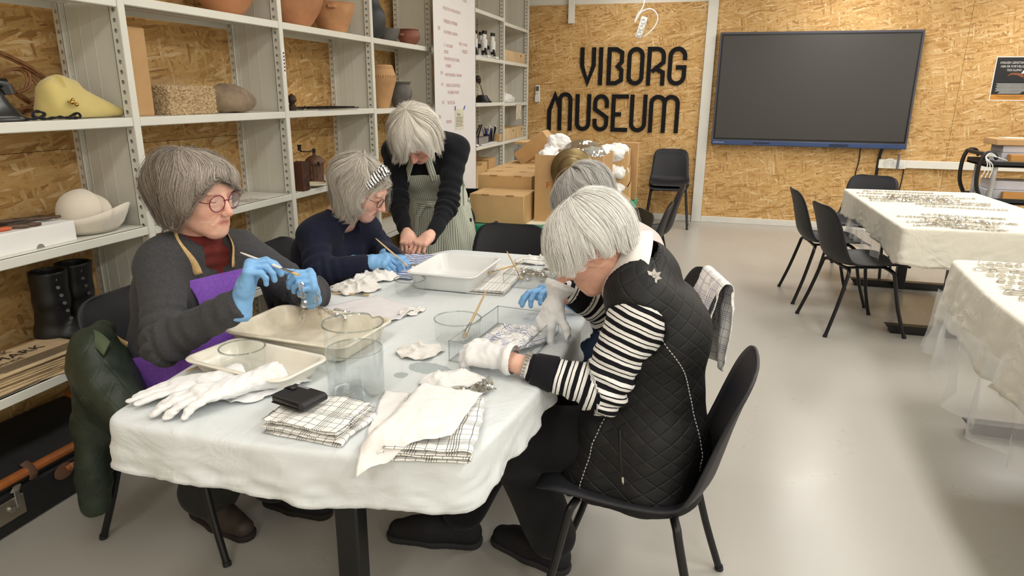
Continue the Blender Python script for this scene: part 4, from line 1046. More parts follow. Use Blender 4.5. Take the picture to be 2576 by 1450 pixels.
def woman_headband():
    root = thing('person', 'seated woman in navy sweater with striped headband and round glasses, brushing crystals', 'person', (-1.6, 2.55, 0))
    J = dict(head=(-1.345, 2.52, 1.068), neck=(-1.455, 2.535, .935), shR=(-1.51, 2.395, .885), shL=(-1.43, 2.675, .87), chest=(-1.535, 2.54, .79), waist=(-1.60, 2.55, .63), pelvis=(-1.65, 2.56, .53),
             elR=(-1.435, 2.29, .765), wrR=(-1.262, 2.36, .795), elL=(-1.40, 2.74, .77), wrL=(-1.24, 2.56, .785),
             hipR=(-1.63, 2.48, .52), hipL=(-1.63, 2.64, .52), knR=(-1.25, 2.46, .53), knL=(-1.24, 2.66, .53), anR=(-1.3, 2.48, .1), anL=(-1.3, 2.66, .1))
    B = basis((.86, .12, -.50), (.5, -.02, .86)); hd = head_mesh(J['head'], B, .003)
    body(root, J, B, hd); NAVY = knit('navy_knit', '1c2033', 420, .7)
    sweater(root, J, NAVY, belly=.25, neck_r=.058, scoop_r=(.04, .04, .04))
    trousers(root, J, knit('black_trousers', '17171a', 600), .01)
    for y in (2.48, 2.66): shoe(root, (-1.36, y), (-1.1, y), M('black_shoe_suede', '17161a', .8), M('dark_rubber_sole', '241f1c', .8))
    wr = A3(-1.262, 2.362, .802); H = hand_mesh(wr, (.92, .30, .10), (-.05, -.45, .9), -1, ((34, 32, 16), (44, 38, 20), (54, 46, 26), (58, 48, 26)), ((.75, .65, -.45), (.2, .9, -.45)), .0014, .0026, .05, wr=.001, cuff_r=.035); npmesh('glove', [(H[0], H[1])], NITRILE, root)
    wl = A3(-1.27, 2.56, .785); H = hand_mesh(wl, (.95, -.25, -.10), (.1, .1, 1), 1, CURL_RELAX, inf=.0014, h=.003, cuff=.012, cuff_r=.026); npmesh('glove', [(H[0], H[1])], NITRILE, root)
    glasses(root, J['head'], B, M('black_frame', '17171a', .3), r=.021, dx=.032, y=.101, z=-.002, t=.0013)
    base = [(0, .122), (.055, .118)]
    T = {0: base+[(.078, .098), (.09, .084), (.098, .072)], 45: base+[(.082, .095), (.097, .07), (.103, .045)], 62: base+[(.085, .092), (.108, .04), (.100, -.05)], 90: base+[(.10, .07), (.118, -.01), (.104, -.12)],
         130: base+[(.115, .065), (.135, -.02), (.118, -.13)], 180: base+[(.12, .06), (.140, -.03), (.112, -.135)], 230: base+[(.115, .065), (.13, -.02), (.118, -.13)], 270: base+[(.10, .07), (.118, -.01), (.108, -.12)], 300: base+[(.095, .075), (.118, .01), (.118, -.09)], 325: base+[(.09, .085), (.118, .04), (.124, -.05)], 342: base+[(.082, .095), (.1, .075), (.105, .055)]}
    def bend(v, t):
        v = v.copy(); v[1] += max(0, -v[2]+.01)*.42; return v
    def colf(ph, t, v): g = np.clip(v*.9+.15*t, 0, 1); return A3(.74, .68, .585)*g+A3(.31, .27, .225)*(1-g)
    hair_object(J['head'], B, keyed(T), root, 4600, center=(0, -.01), seed=21, wave=.015, wfreq=1.9, fly=.06, rough=.04, tips=.14, colf=colf, w=.0007, clumps=150, cl=.06, bend=bend, root=.5, sc=.96, crown=(0, -.05))
    # headband with its knot
    t = NT('headband_stripes'); co = t.mapping(t.coord('Object'), (1, 1, 1), (R(20), R(35), 0)); w = t.n('ShaderNodeTexWave', wave_type='BANDS', bands_direction='X'); t.l(co, w.inputs[0]); w.inputs['Scale'].default_value = 28; w.inputs['Distortion'].default_value = .6
    t.l(t.ramp(w.outputs['Fac'], ((.0, 'e9e6e0'), (.62, '23263a')), 'CONSTANT'), t.b.inputs['Base Color']); t.set(t.b, Roughness=.7)
    W = lambda p: toworld(np.array(p, float), J['head'], B); P = []; n = 40
    for i in range(n):
        a = R(-66+132*i/(n-1)); c_ = A3(.108*math.sin(a), .026+.022*math.cos(a), .006+.116*math.cos(a)); nn = A3(math.sin(a), .25, math.cos(a)); nn /= np.linalg.norm(nn); sd = A3(0, .92, -.38); row = []
        wd = .018+.006*math.cos(a*2); tw = .004*math.sin(a*26)
        for j in range(9): u = -1+j/4; row.append(W(c_+sd*u*wd+nn*(.006*(1-u*u)+.002*math.sin(u*9))))
        P.append(row)
    m = MB(); m.grid(P); o = obj('headband', m, t.m, root, world=True, angle=180); solidify(o, .004, 1)
    m = MB(); k0 = W((.030, .052, .118)); ux = B[:, 0]; uy = B[:, 1]; uz = B[:, 2]
    for sg in (-1, 1):
        m.tube([k0+(ux*x+uy*y*sg+uz*z) for x, y, z in ((-.03, -.014, -.004), (-.012, -.008, .010), (.004, .004, .014), (.02, .012, .004), (.03, .015, -.008))], [.006, .010, .011, .010, .006], 10)
    obj('headband_knot', m, t.m, o, world=True); return root
W2 = woman_headband()

# ---- the standing woman bending over the table
def woman_standing():
    root = thing('person', 'standing woman bending over the table in black top and green striped apron', 'person', (-1.39, 3.42, 0))
    J = dict(head=(-1.335, 3.05, 1.245), neck=(-1.375, 3.22, 1.225), shR=(-1.565, 3.30, 1.155), shL=(-1.225, 3.30, 1.175), chest=(-1.39, 3.335, 1.09), waist=(-1.385, 3.43, .90), pelvis=(-1.385, 3.46, .78),
             elR=(-1.49, 3.14, .925), wrR=(-1.342, 2.93, .785), elL=(-1.215, 3.14, .915), wrL=(-1.224, 2.925, .785),
             hipR=(-1.475, 3.45, .76), hipL=(-1.295, 3.45, .76), knR=(-1.48, 3.42, .45), knL=(-1.29, 3.42, .45), anR=(-1.48, 3.46, .08), anL=(-1.29, 3.46, .08))
    B = basis((-.04, -.50, -.86), (.02, -.86, .50)); hd = head_mesh(J['head'], B, .003, tone=np.array(lin('e6b09c')[:3]), age=.4)
    hR = hand_mesh(A3(-1.340, 2.925, .806), (.42, -.80, -.40), (.05, -.42, .9), -1, ((20, 26, 14), (28, 32, 16), (38, 40, 20), (46, 44, 22)), ((.75, .6, -.4), (.2, .9, -.35)), 0, .0025, 0, sc=.98)
    hL = hand_mesh(A3(-1.222, 2.920, .806), (-.30, -.84, -.40), (-.05, -.42, .9), 1, ((22, 28, 15), (30, 34, 18), (38, 42, 22), (46, 44, 24)), ((.75, .6, -.4), (.2, .9, -.35)), 0, .0025, 0, sc=.98)
    body(root, J, B, hd, hands=((hR, (-1.340, 2.925, .788)), (hL, (-1.226, 2.920, .788))))
    BLK = knit('black_knit', '15161b', 500, .4); sw, ax, F = sweater(root, J, BLK, 'top', zlo=.72, seed=8, r=(.062, .052, .046, .032), bust=.062, neck_r=.058, scoop_r=(.05, .05, .05), fold=.010, sR=.98, sL=.98)
    trousers(root, J, knit('black_trousers', '17171a', 600), .01)
    for x in (-1.48, -1.29): shoe(root, (x, 3.5), (x, 3.25), M('black_shoe_suede', '17161a', .8), M('dark_rubber_sole', '241f1c', .8))
    STR = stripe_material('apron_pinstripe', ((0, 'd6d8c9'), (.64, '7c8676'), (.95, 'd6d8c9')), .0105)
    lat, up, fw = ax; lo, hi = bbox([J[k] for k in ('neck', 'shR', 'shL', 'chest', 'waist', 'pelvis')], .16); G = Field(lo, hi, .008); torso_prims(G, J, .017, .92, .05, .062)
    V, f = G.mesh(); N = vnormals(V, f); V = V+N*(.004*wob(V, 24, 3, 4))[:, None]; o1 = npmesh('apron', [(V, f)], STR, root, attrs={'u': V[:, 0]*1.0})
    cc = A3(*J['chest']); cut(o1, [(cc+up*.02, up), (cc-fw*.0+up*0, -fw), ((-1.385-.125, 0, 0), (-1, 0, -.25)), ((-1.385+.125, 0, 0), (1, 0, -.25)), ((0, 0, .86), (0, 0, -1))]); solidify(o1, .002, 1)
    P = []; n = 64
    for k in range(22):
        z = .90-.62*k/21; q = k/21; row = []
        for i in range(n):
            a = R(-120+240*i/(n-1)); wx = .170+.10*q**.8+.012*q*math.sin(a*9+2*q); wy = .150+.07*q; cx = -1.385; cy = 3.43+.02*q
            row.append((cx+wx*math.sin(a)+.004*math.sin(a*14+z*20), cy-wy*math.cos(a)-.006*q*math.sin(a*11+1), z))
        P.append(row)
    m = MB(); m.grid(P); o = obj('apron_skirt', m, STR, o1, world=True, angle=180); at = o.data.attributes.new('u', 'FLOAT', 'POINT'); at.data.foreach_set('value', np.array([R(-120+240*(i % n)/(n-1))*.19 for i in range(len(m.v))], np.float32)); solidify(o, .002, 1)
    P2 = lambda a, dz, r_=1.0: (-1.385+.176*r_*math.sin(R(a)), 3.43-.157*r_*math.cos(R(a)), .893+dz)
    def sattr(o): at = o.data.attributes.new('u', 'FLOAT', 'POINT'); at.data.foreach_set('value', np.array([v.co.z+.4*v.co.x*0 for v in o.data.vertices], np.float32))
    pts = [P2(a, .003*math.sin(a/9)) for a in range(-110, 111, 10)]; o = strap('waist_tie', pts, .026, [(p[0]+1.385, p[1]-3.43, 0) for p in pts], STR, o1); sattr(o)
    m = MB(); kx, ky, kz = P2(5, 0, 1.07); 
    for sg in (-1, 1): m.tube([(kx, ky, kz), (kx+sg*.03, ky-.004, kz-.012), (kx+sg*.045-.02, ky+.0, kz-.07), (kx+sg*.05-.03, ky+.004, kz-.17)], [.011, .012, .012, .014], 8, flat=.45, upv=(0, 1, 0))
    m.sphere((kx, ky, kz), .018, sc=(1.2, .7, .9)); o = obj('tie_knot', m, STR, o1, world=True); sattr(o)
    for sg, dx in ((-1, -.085), (1, .085)):
        a = cc+up*.0+lat*0+A3(dx, 0, 0); b = A3(*J['neck'])+A3(.075*sg, -.015, .035); pts, nn = [], []
        for t in np.linspace(-.05, 1, 12): p = lerp(a, b, t)+fw*.0; base = lerp(J['chest'], J['neck'], t); d = p-base+fw*.16; pts.append(surf_point(G, base, d, .3, .006)); nn.append(d)
        o = strap('neck_strap', pts, .036, nn, STR, o1); at = o.data.attributes.new('u', 'FLOAT', 'POINT'); at.data.foreach_set('value', np.tile([-.016, 0, .016], len(pts)).astype(np.float32))
    base = [(0, .122), (.05, .12)]
    T = {0: base+[(.085, .105), (.115, .07), (.135, .03)], 25: base+[(.09, .1), (.12, .06), (.135, 0)], 55: base+[(.092, .1), (.118, .05), (.13, -.02)], 90: base+[(.10, .085), (.12, .02), (.115, -.06)], 140: base+[(.105, .08), (.125, .0), (.10, -.08)], 180: base+[(.105, .08), (.125, .0), (.09, -.09)],
         220: base+[(.105, .08), (.125, .0), (.10, -.08)], 270: base+[(.10, .085), (.122, .02), (.125, -.06)], 300: base+[(.092, .1), (.12, .05), (.14, -.035)], 325: base+[(.09, .105), (.105, .085), (.112, .06)], 345: base+[(.085, .107), (.1, .09), (.108, .07)]}
    def bend(v, t):
        v = v.copy(); v[1] += max(0, .03-v[2])*.35*(v[1] > -.02); return v
    def colf(ph, t, v): g = np.clip(v+.25, 0, 1); return A3(.88, .84, .75)*g+A3(.48, .42, .34)*(1-g)
    hair_object(J['head'], B, keyed(T), root, 4200, center=(0.005, .0), crown=(.012, -.075), seed=31, wave=.011, wfreq=1.3, fly=.05, rough=.03, tips=.16, colf=colf, w=.0007, clumps=110, cl=.07, bend=bend, root=.5)
    return root
W3 = woman_standing()
# ---- the woman in the striped top and quilted vest
def woman_vest():
    root = thing('person', 'seated woman with white bob, striped sleeves and black quilted vest, hands in white gloves', 'person', (-.1, 1.78, 0))
    J = dict(head=(-.275, 1.725, 1.075), neck=(-.170, 1.752, 1.0), shR=(-.175, 1.90, .935), shL=(-.125, 1.615, .945), chest=(-.085, 1.758, .86), waist=(-.085, 1.77, .67), pelvis=(-.07, 1.78, .545),
             elR=(-.23, 1.985, .80), wrR=(-.355, 1.905, .888), elL=(-.205, 1.575, .735), wrL=(-.385, 1.562, .778),
             hipR=(-.10, 1.86, .53), hipL=(-.10, 1.70, .53), knR=(-.50, 1.89, .52), knL=(-.46, 1.67, .515), anR=(-.69, 1.83, .11), anL=(-.36, 1.795, .10))
    B = basis((-.76, -.10, -.64), (-.64, -.06, .76)); hd = head_mesh(J['head'], B, .003, tone=np.array(lin('e6b59e')[:3]), age=1.6)
    body(root, J, B, hd, forearms=((lerp(J['elL'], J['wrL'], .75), A3(-.462, 1.569, .789), .030, .024), (lerp(J['elR'], J['wrR'], .75), A3(-.372, 1.888, .878), .029, .024)))
    # striped top: stripes follow the sleeves, dark cuffs
    STR = stripe_material('striped_jersey', ((0, 'e8e6e2'), (.27, '131318'), (.37, 'e8e6e2'), (.62, '131318')), .030)
    def attrs(V):
        u = np.zeros(len(V)); best = np.full(len(V), 1e9)
        for s in 'RL':
            p, d = limb_param(V, (J['sh'+s], J['el'+s], J['wr'+s])); tot = np.linalg.norm(A3(*J['el'+s])-A3(*J['sh'+s]))+np.linalg.norm(A3(*J['wr'+s])-A3(*J['el'+s]))
            q = p+.004*wob(V, 25, 2); m = d < best; u[m] = q[m]; best[m] = d[m]
        return {'u': u}
    sweater(root, J, STR, 'striped_top', .0055, (.068, .060, .054, .038), .004, .9, .055, 0, .93, .93, .55, seed=5, fold=.011, base=.003, neck_r=.072, scoop=(.09, 0, -.01), scoop_r=(.07, .075, .07), attrs=attrs)
    for s, q in (('R', .93), ('L', .93)):
        a = lerp(J['el'+s], J['wr'+s], .66); b = lerp(J['el'+s], J['wr'+s], .97); lo, hi = bbox((a, b), .07); F = Field(lo, hi, .004); F.cone(a, b, .0485, .0405, .0); half(F, b, b-a); half(F, a, a-b); F.cone(a-(b-a)*.2, b+(b-a), .030, .030, .0, 'cut'); V, f = F.mesh(); N = vnormals(V, f); npmesh('cuff', [(V+N*(.0015*wob(V, 40, 2))[:, None], f)], knit('black_rib_knit', '15151a', 600, .4), root)
    # shirt collar
    WH = M('white_shirt', 'eeeae4', .8, bump=.1, bscale=400); nk = A3(*J['neck']); hdv = A3(*J['head'])-nk; hdv /= np.linalg.norm(hdv); e1 = np.cross(hdv, (0, 1, 0)); e1 /= np.linalg.norm(e1); e2 = np.cross(hdv, e1)
    P = []
    for i in range(33):
        a = R(14+332*i/32); d = e1*math.cos(a)+e2*math.sin(a); front = (1+math.cos(a))/2
        P.append([nk+hdv*(.060-.015*front)+d*.064, nk+hdv*(.066-.02*front)+d*.074, nk+hdv*(.046-.035*front)+d*.096, nk+hdv*(.018-.075*front)+d*(.118+.02*front)])
    m = MB(); m.grid(P); o = obj('shirt_collar', m, WH, root, world=True, angle=180); solidify(o, .0025, 1)
    # quilted vest
    t = NT('quilted_black'); au = t.n('ShaderNodeAttribute', attribute_name='u'); av = t.n('ShaderNodeAttribute', attribute_name='v')
    s1 = t.math('ADD', au.outputs['Fac'], av.outputs['Fac']); s2 = t.math('SUBTRACT', au.outputs['Fac'], av.outputs['Fac'])
    def tri(x): f = t.math('FRACT', t.math('DIVIDE', x, .042)); return t.math('ABSOLUTE', t.math('SUBTRACT', f, .5))
    e = t.math('MAXIMUM', tri(s1), tri(s2)); hgt = t.ramp(e, ((.0, (1, 1, 1)), (.40, (.75, .75, .75)), (.5, (0, 0, 0)))); n = t.noise(t.coord(), 40, 3)
    t.l(t.ramp(n.outputs[0], ((.3, '0b0b0c'), (.7, '131314'))), t.b.inputs['Base Color']); t.set(t.b, Roughness=.62); t.b.inputs['Specular IOR Level'].default_value = .35; 
    hh = t.math('ADD', hgt, t.math('MULTIPLY', t.noise(t.coord(), 28, 3).outputs[0], .5)); t.bump(hh, .32, .007); QUILT = t.m
    lo, hi = bbox([J[k] for k in ('neck', 'shR', 'shL', 'chest', 'waist', 'pelvis', 'hipR', 'hipL')], .2); F = Field(lo, hi, .006); lat, up, fw = torso_prims(F, J, .020, .96, .05, .05, .12)
    for s in (-1, 1):
        F.cone(A3(*J['pelvis'])+lat*.085*s, A3(-.095, 1.775, .44)+lat*.10*s, .125, .14, .05); F.cone(A3(-.10, 1.775, .43)+lat*.105*s, A3(-.225, 1.775, .44)+lat*.115*s, .13, .115, .05); F.cone(A3(-.10, 1.775, .55)+lat*.10*s, A3(-.21, 1.775, .56)+lat*.105*s, .12, .10, .05)
    F.cone(nk-hdv*.03, nk+hdv*.012, .112, .106, .03)
    for s in 'RL':                                                                     # armholes
        a = lerp(J['sh'+s], J['el'+s], .10); ou = lat*(1 if s == 'R' else -1); F.cone(a+ou*.02+A3(-.01, 0, -.03), a+ou*.25+A3(-.03, 0, -.06), .074, .12, .012, 'cut')
    F.cone(nk-hdv*.015, nk+hdv*.25, .094, .098, .01, 'cut'); F.cone(nk+hdv*.02, nk+e1*.13+hdv*.03, .105, .095, .012, 'cut'); keep_z(F, .415)
    half(F, A3(-.315, 1.78, .45), (-1, 0, -.18)); V, f = F.mesh(); N = vnormals(V, f); c0 = A3(-.09, 1.775, 0)
    V = V+N*(.004*wob(V, 15, 3, 7)+.003*wob(V*A3(1, 1, .4), 30, 2, 2))[:, None]
    ang = np.arctan2(V[:, 1]-c0[1], V[:, 0]-c0[0]); o = npmesh('vest', [(V, f)], QUILT, root, attrs={'u': ang*.15, 'v': V[:, 2]*1.0})
    ST = M('grey_stitching', 'b9b9b6', .7)
    def stitches(pts, w=.0014, ln=.0055, gap=.0045, name='stitching', off=.003):
        m = MB(); P = catmull(pts, 60); Q = []
        for p in P:
            base = A3(c0[0], c0[1], p[2]); Q.append(surf_point(F, base, p-base, .33, off))
        Q = np.array(Q); 
        for _ in range(4): Q[1:-1] = (Q[:-2]+2*Q[1:-1]+Q[2:])/4
        L = np.concatenate([[0], np.cumsum(np.linalg.norm(np.diff(Q, axis=0), axis=1))]); s = 0
        at = lambda d: np.array([np.interp(d, L, Q[:, k]) for k in range(3)])
        while s+ln < L[-1]: m.tube([at(s), at(s+ln)], w, 5); s += ln+gap
        obj(name, m, ST, o, world=True); return Q
    stitches([(-.19, 1.60, .70), (-.205, 1.60, .58), (-.215, 1.60, .47), (-.21, 1.6, .42)])
    stitches([(-.07, 1.62, .88), (-.02, 1.64, .78), (.01, 1.66, .62), (.01, 1.66, .52)])
    m = MB(); q0 = [surf_point(F, A3(c0[0], c0[1], z), A3(x-c0[0], -.2, 0), .33, .002) for x, z in ((-.155, .63), (-.145, .57), (-.132, .51))]
    m.tube(q0, .004, 8); obj('pocket_zip', m, M('black_zip', '0c0c0d', .4), o, world=True); m = MB(); zp = q0[-1]
    SIL = M('zip_silver', 'c9c7c2', .25, metal=1); m.tube([zp+A3(0, -.004, .006), zp+A3(.002, -.006, -.008)], .004, 8); m.tube([zp+A3(.002, -.006, -.008), zp+A3(.004, -.006, -.022)], .0025, 8); m.sphere(zp+A3(.004, -.006, -.024), .0042); obj('zip_pull', m, SIL, o, world=True)
    m = MB(); zb = surf_point(F, A3(-.1, 1.72, .45), A3(-.3, -.12, 0), .33, .004); m.box(zb[0]-.004, zb[0]+.004, zb[1]-.004, zb[1]+.004, zb[2]-.022, zb[2]+.012, .002); obj('zip_pull', m, SIL, o, world=True)
    m = MB(); pts = [nk+hdv*.03+(e1*math.cos(R(a))+e2*math.sin(R(a)))*.092 for a in range(-100, 101, 10)]
    L = 0
    for i in range(len(pts)-1):
        for u in (0.05, .55): m.tube([lerp(pts[i], pts[i+1], u), lerp(pts[i], pts[i+1], u+.28)], .0013, 5)
    obj('stitching', m, ST, o, world=True)
    # flower brooch
    bp = surf_point(F, A3(-.10, 1.70, .955), A3(.01, -.5, .42), .3, .004); FLW = M('brooch_grey_petal', 'c2bdb6', .5); bn = A3(.05, -.75, .65); bn /= np.linalg.norm(bn); b1 = np.cross(bn, (1, 0, 0)); b1 /= np.linalg.norm(b1); b2 = np.cross(bn, b1)
    m0 = MB(); m0.sphere(bp, .004); br = obj('brooch', m0, FLW, o, world=True)
    m = MB()
    for k in range(7):
        a = R(51.4*k); d = b1*math.cos(a)+b2*math.sin(a); s_ = np.cross(bn, d); p0 = bp+d*.003; 
        m.add([p0, bp+d*.011+s_*.0055+bn*.003, bp+d*.021+bn*.0065, bp+d*.011-s_*.0055+bn*.003, p0+bn*.002], [(0, 1, 2), (0, 2, 3)])
    b_ = obj('petals', m, FLW, br, world=True, smooth=False); solidify(b_, .0015)
    trousers(root, J, knit('black_twill', '141417', 500, .3), .012, r=(.092, .072, .07, .062))
    SH = M('black_shoe_suede', '17161a', .8); SO = M('charcoal_sole', '2b2b2d', .8); shoe(root, (-.60, 1.845), (-.94, 1.797), SH, SO, hgt=.085, w=.044); shoe(root, (-.30, 1.78), (-.585, 1.885), SH, SO, hgt=.08, w=.044)
    # white cotton gloves
    wl = A3(-.475, 1.57, .794); H = hand_mesh(wl, (-.93, .12, .02), (.05, -.45, .88), 1, ((35, 35, 20), (40, 40, 22), (45, 45, 25), (48, 45, 25)), ((.6, .8, -.3), (.3, .95, -.2)), .004, .0028, .03, wr=.0014, cuff_r=.046, sc=.92)
    g = npmesh('glove', [(H[0], H[1])], WGLOVE, root)
    wr_ = A3(-.395, 1.882, .858); H = hand_mesh(wr_, (-.30, -.34, -.88), (-.55, -.70, .45), -1, ((20, 30, 18), (28, 36, 20), (34, 40, 24), (38, 42, 24)), ((.75, .6, -.35), (.4, .85, -.4)), .003, .0026, .045, wr=.0012, cuff_r=.055, sc=.92)
    npmesh('glove', [(H[0], H[1])], WGLOVE, root)
    # steel wristwatch: links round the wrist
    w0 = A3(-.397, 1.564, .783); d = A3(*J['wrL'])-A3(*J['elL']); d /= np.linalg.norm(d); u = np.cross(d, (0, 0, 1)); u /= np.linalg.norm(u); v = np.cross(d, u); m = MB()
    for k in range(22):
        a = 2*math.pi*k/22; c = w0+(u*math.cos(a)+v*math.sin(a))*.0325; Mx = Matrix((Vector(d), Vector(-u*math.sin(a)+v*math.cos(a)), Vector(u*math.cos(a)+v*math.sin(a)))).transposed().to_4x4(); Mx.translation = c
        m.box(-.0085, .0085, -.0040, .0040, -.0016, .0016, .0008, Mx)
    obj('wristwatch', m, SIL, root, world=True, smooth=False)
    glasses(root, J['head'], B, M('tortoise_frame', '3b2a1e', .3), r=.022, dx=.033, y=.103, z=-.006, t=.0016)
    base = [(0, .124), (.055, .12)]
    T = {0: base+[(.095, .10), (.125, .06), (.132, .028)], 40: base+[(.095, .10), (.125, .05), (.13, -.015)], 70: base+[(.10, .09), (.125, .03), (.118, -.055)], 95: base+[(.10, .085), (.12, .02), (.108, -.05)], 140: base+[(.11, .075), (.128, .0), (.104, -.075)], 180: base+[(.115, .07), (.13, -.005), (.10, -.085)],
         220: base+[(.11, .075), (.128, .0), (.106, -.07)], 252: base+[(.105, .08), (.122, .02), (.11, -.045)], 275: base+[(.10, .085), (.12, .03), (.112, -.02)], 300: base+[(.10, .09), (.125, .035), (.120, -.03)], 330: base+[(.095, .10), (.127, .055), (.132, .0)]}
    def bend(v, t):
        v = v.copy(); v[1] += max(0, .02-v[2])*.25*(v[1] > 0); return v
    def colf(ph, t, v): g = np.clip(v+.3, 0, 1); return A3(.86, .85, .80)*g+A3(.50, .48, .43)*(1-g)
    hair_object(J['head'], B, keyed(T), root, 5200, center=(0, -.01), crown=(0, -.03), seed=41, wave=.007, wfreq=1.2, fly=.04, rough=.025, tips=.13, colf=colf, w=.0007, clumps=150, cl=.06, bend=bend, root=.45, sc=.94)
    return root
W4 = woman_vest()

# ---- the woman half hidden behind her
def woman_pink():
    root = thing('person', 'seated woman in pale pink sweater half hidden behind the woman in the vest', 'person', (-.19, 2.45, 0))
    J = dict(head=(-.412, 2.41, 1.075), neck=(-.335, 2.43, .99), shR=(-.30, 2.575, .955), shL=(-.265, 2.29, .96), chest=(-.225, 2.44, .885), waist=(-.19, 2.455, .68), pelvis=(-.18, 2.47, .545),
             elR=(-.33, 2.62, .79), wrR=(-.415, 2.46, .80), elL=(-.26, 2.205, .79), wrL=(-.40, 2.125, .80), hipR=(-.2, 2.55, .53), hipL=(-.2, 2.39, .53), knR=(-.56, 2.53, .52), knL=(-.56, 2.38, .52), anR=(-.5, 2.55, .1), anL=(-.5, 2.38, .1))
    B = basis((-.74, -.05, -.66), (-.66, 0, .74)); hd = head_mesh(J['head'], B, .0035)
    hR = hand_mesh(A3(-.418, 2.455, .802), (-.62, -.62, -.10), (-.1, -.1, .95), -1, ((40, 32, 15), (46, 38, 20), (52, 44, 24), (54, 44, 24)), inf=0, h=.003)
    body(root, J, B, hd, hands=((hR, (-.418, 2.455, .802)),), forearms=((lerp(J['elL'], J['wrL'], .25), A3(-.415, 2.115, .802), .034, .026),))
    sweater(root, J, knit('pale_pink_knit', 'd6c5c0', 700, .3), sL=.35, sR=.95, belly=.2, scoop_r=None, neck_r=.056, seed=12)
    H = hand_mesh(A3(-.412, 2.108, .805), (-.78, -.42, .40), (.15, .55, .75), 1, ((30, 30, 15), (36, 34, 18), (42, 40, 22), (46, 42, 24)), ((.75, .6, .1), (.5, .8, .1)), .0014, .0026, .05, wr=.001, cuff_r=.034); npmesh('glove', [(H[0], H[1])], NITRILE, root)
    trousers(root, J, knit('navy_denim', '2b3850', 600, .3), .012)
    for y in (2.55, 2.38): shoe(root, (-.45, y), (-.72, y), M('black_shoe_suede', '17161a', .8), M('dark_rubber_sole', '241f1c', .8))
    base = [(0, .122), (.055, .118)]
    T = {0: base+[(.09, .10), (.11, .07), (.115, .03)], 70: base+[(.10, .085), (.118, .03), (.108, -.03)], 110: base+[(.105, .08), (.12, .01), (.10, -.07)], 180: base+[(.11, .07), (.128, -.005), (.096, -.085)], 250: base+[(.105, .08), (.12, .01), (.10, -.07)], 290: base+[(.10, .085), (.118, .03), (.108, -.03)]}
    def colf(ph, t, v): g = np.clip(v+.1, 0, 1); return A3(.60, .58, .55)*g+A3(.24, .225, .21)*(1-g)
    hair_object(J['head'], B, keyed(T), root, 3000, center=(0, -.01), crown=(0, -.04), seed=51, wave=.012, wfreq=1.6, fly=.06, rough=.035, tips=.2, colf=colf, w=.0008, clumps=110, cl=.07, root=.5, sc=.93)
    return root
W5 = woman_pink()
# ---------------------------------------------------------------- things on the work table
ZB = ZT+.0035
def thin_glass(name, tint=(.96, .98, .98), k=1.0, rough=.02, ior=1.45):
    m = bpy.data.materials.new(name); m.use_nodes = True; t = m.node_tree; t.nodes.clear()
    o = t.nodes.new('ShaderNodeOutputMaterial'); mx = t.nodes.new('ShaderNodeMixShader'); tr = t.nodes.new('ShaderNodeBsdfTransparent'); gl = t.nodes.new('ShaderNodeBsdfGlossy')
    lw = t.nodes.new('ShaderNodeLayerWeight'); lw.inputs[0].default_value = .35; rp = t.nodes.new('ShaderNodeValToRGB'); e = rp.color_ramp.elements; e[0].position = 0; e[0].color = (.03*k, .03*k, .03*k, 1); e[1].position = 1; e[1].color = (.75, .75, .75, 1); x = e.new(.75); x.color = (.12*k, .12*k, .12*k, 1)
    tr.inputs[0].default_value = (*tint, 1); gl.inputs[0].default_value = (.9, .92, .92, 1); gl.inputs['Roughness'].default_value = rough
    nz = t.nodes.new('ShaderNodeTexNoise'); nz.inputs['Scale'].default_value = 3
    t.links.new(lw.outputs['Facing'], rp.inputs[0]); t.links.new(rp.outputs[0], mx.inputs[0]); t.links.new(tr.outputs[0], mx.inputs[1]); t.links.new(gl.outputs[0], mx.inputs[2]); t.links.new(mx.outputs[0], o.inputs[0]); return m
GLASS = thin_glass('clear_glass', (.985, .99, .99)); ACR = thin_glass('clear_acrylic', (.98, .985, .988), 1.2); WATER = thin_glass('water', (.915, .93, .937), 1.5)
CRYS = thin_glass('cut_crystal', (.87, .855, .83), 5, .05); WIRE = M('brass_wire', '8a7350', .35, metal=1)
ENAMEL = M('cream_enamel', 'ebe6d8', .28, var=.04, vscale=12, spec=.5, coat=.2); WPL = M('white_plastic', 'e2e3e1', .35, var=.02, spec=.5)
ENAMEL_W = M('cream_enamel_worn', 'e4dcc8', .35, var=.10, vscale=16, spec=.5)
WOODB = M('brush_handle_wood', 'd8b98c', .5, var=.12, vscale=30); SILV = M('ferrule_silver', 'bdbdbb', .25, metal=1); BRIS = M('brush_bristle', 'cdb183', .9, var=.2, vscale=200); WHITE_LACQ = M('white_lacquer', 'ece4da', .35)
def tray(name, cx, cy, deg, L, W, h, mat, label, z=ZB, taper=.025, rc=.035, lip=.010):
    t = thing(name, label, 'tray', (cx, cy, z), R(deg)); 
    def ring(l, w, r, zz, n=8):
        pts = []
        for qx, qy, a0 in ((1, 1, 0), (-1, 1, 90), (-1, -1, 180), (1, -1, 270)):
            for k in range(n+1): a = R(a0+90*k/n); pts.append(Vector((qx*(l/2-r)+r*math.cos(a), qy*(w/2-r)+r*math.sin(a), zz)))
        return pts
    P = []
    for ins, zz in ((taper+.012, 0), (taper+.003, .003), (taper, .010), (lip, h-.006), (0, h-.006), (-.002, h-.002), (0, h), (lip-.002, h+.001), (lip+.003, h-.003), (taper+.003, .013), (taper+.008, .006), (taper+.020, .004)):
        P.append(ring(L-2*ins, W-2*ins, max(.012, rc-ins*.4), zz))
    m = MB(); m.grid(P, True); k = len(P)-1; n = len(P[0]); m.f.append(tuple(k*n+i for i in range(n))); m.mi.append(0); m.f.append(tuple(range(n-1, -1, -1))); m.mi.append(0)
    obj('pan', m, mat, t, angle=50); return t
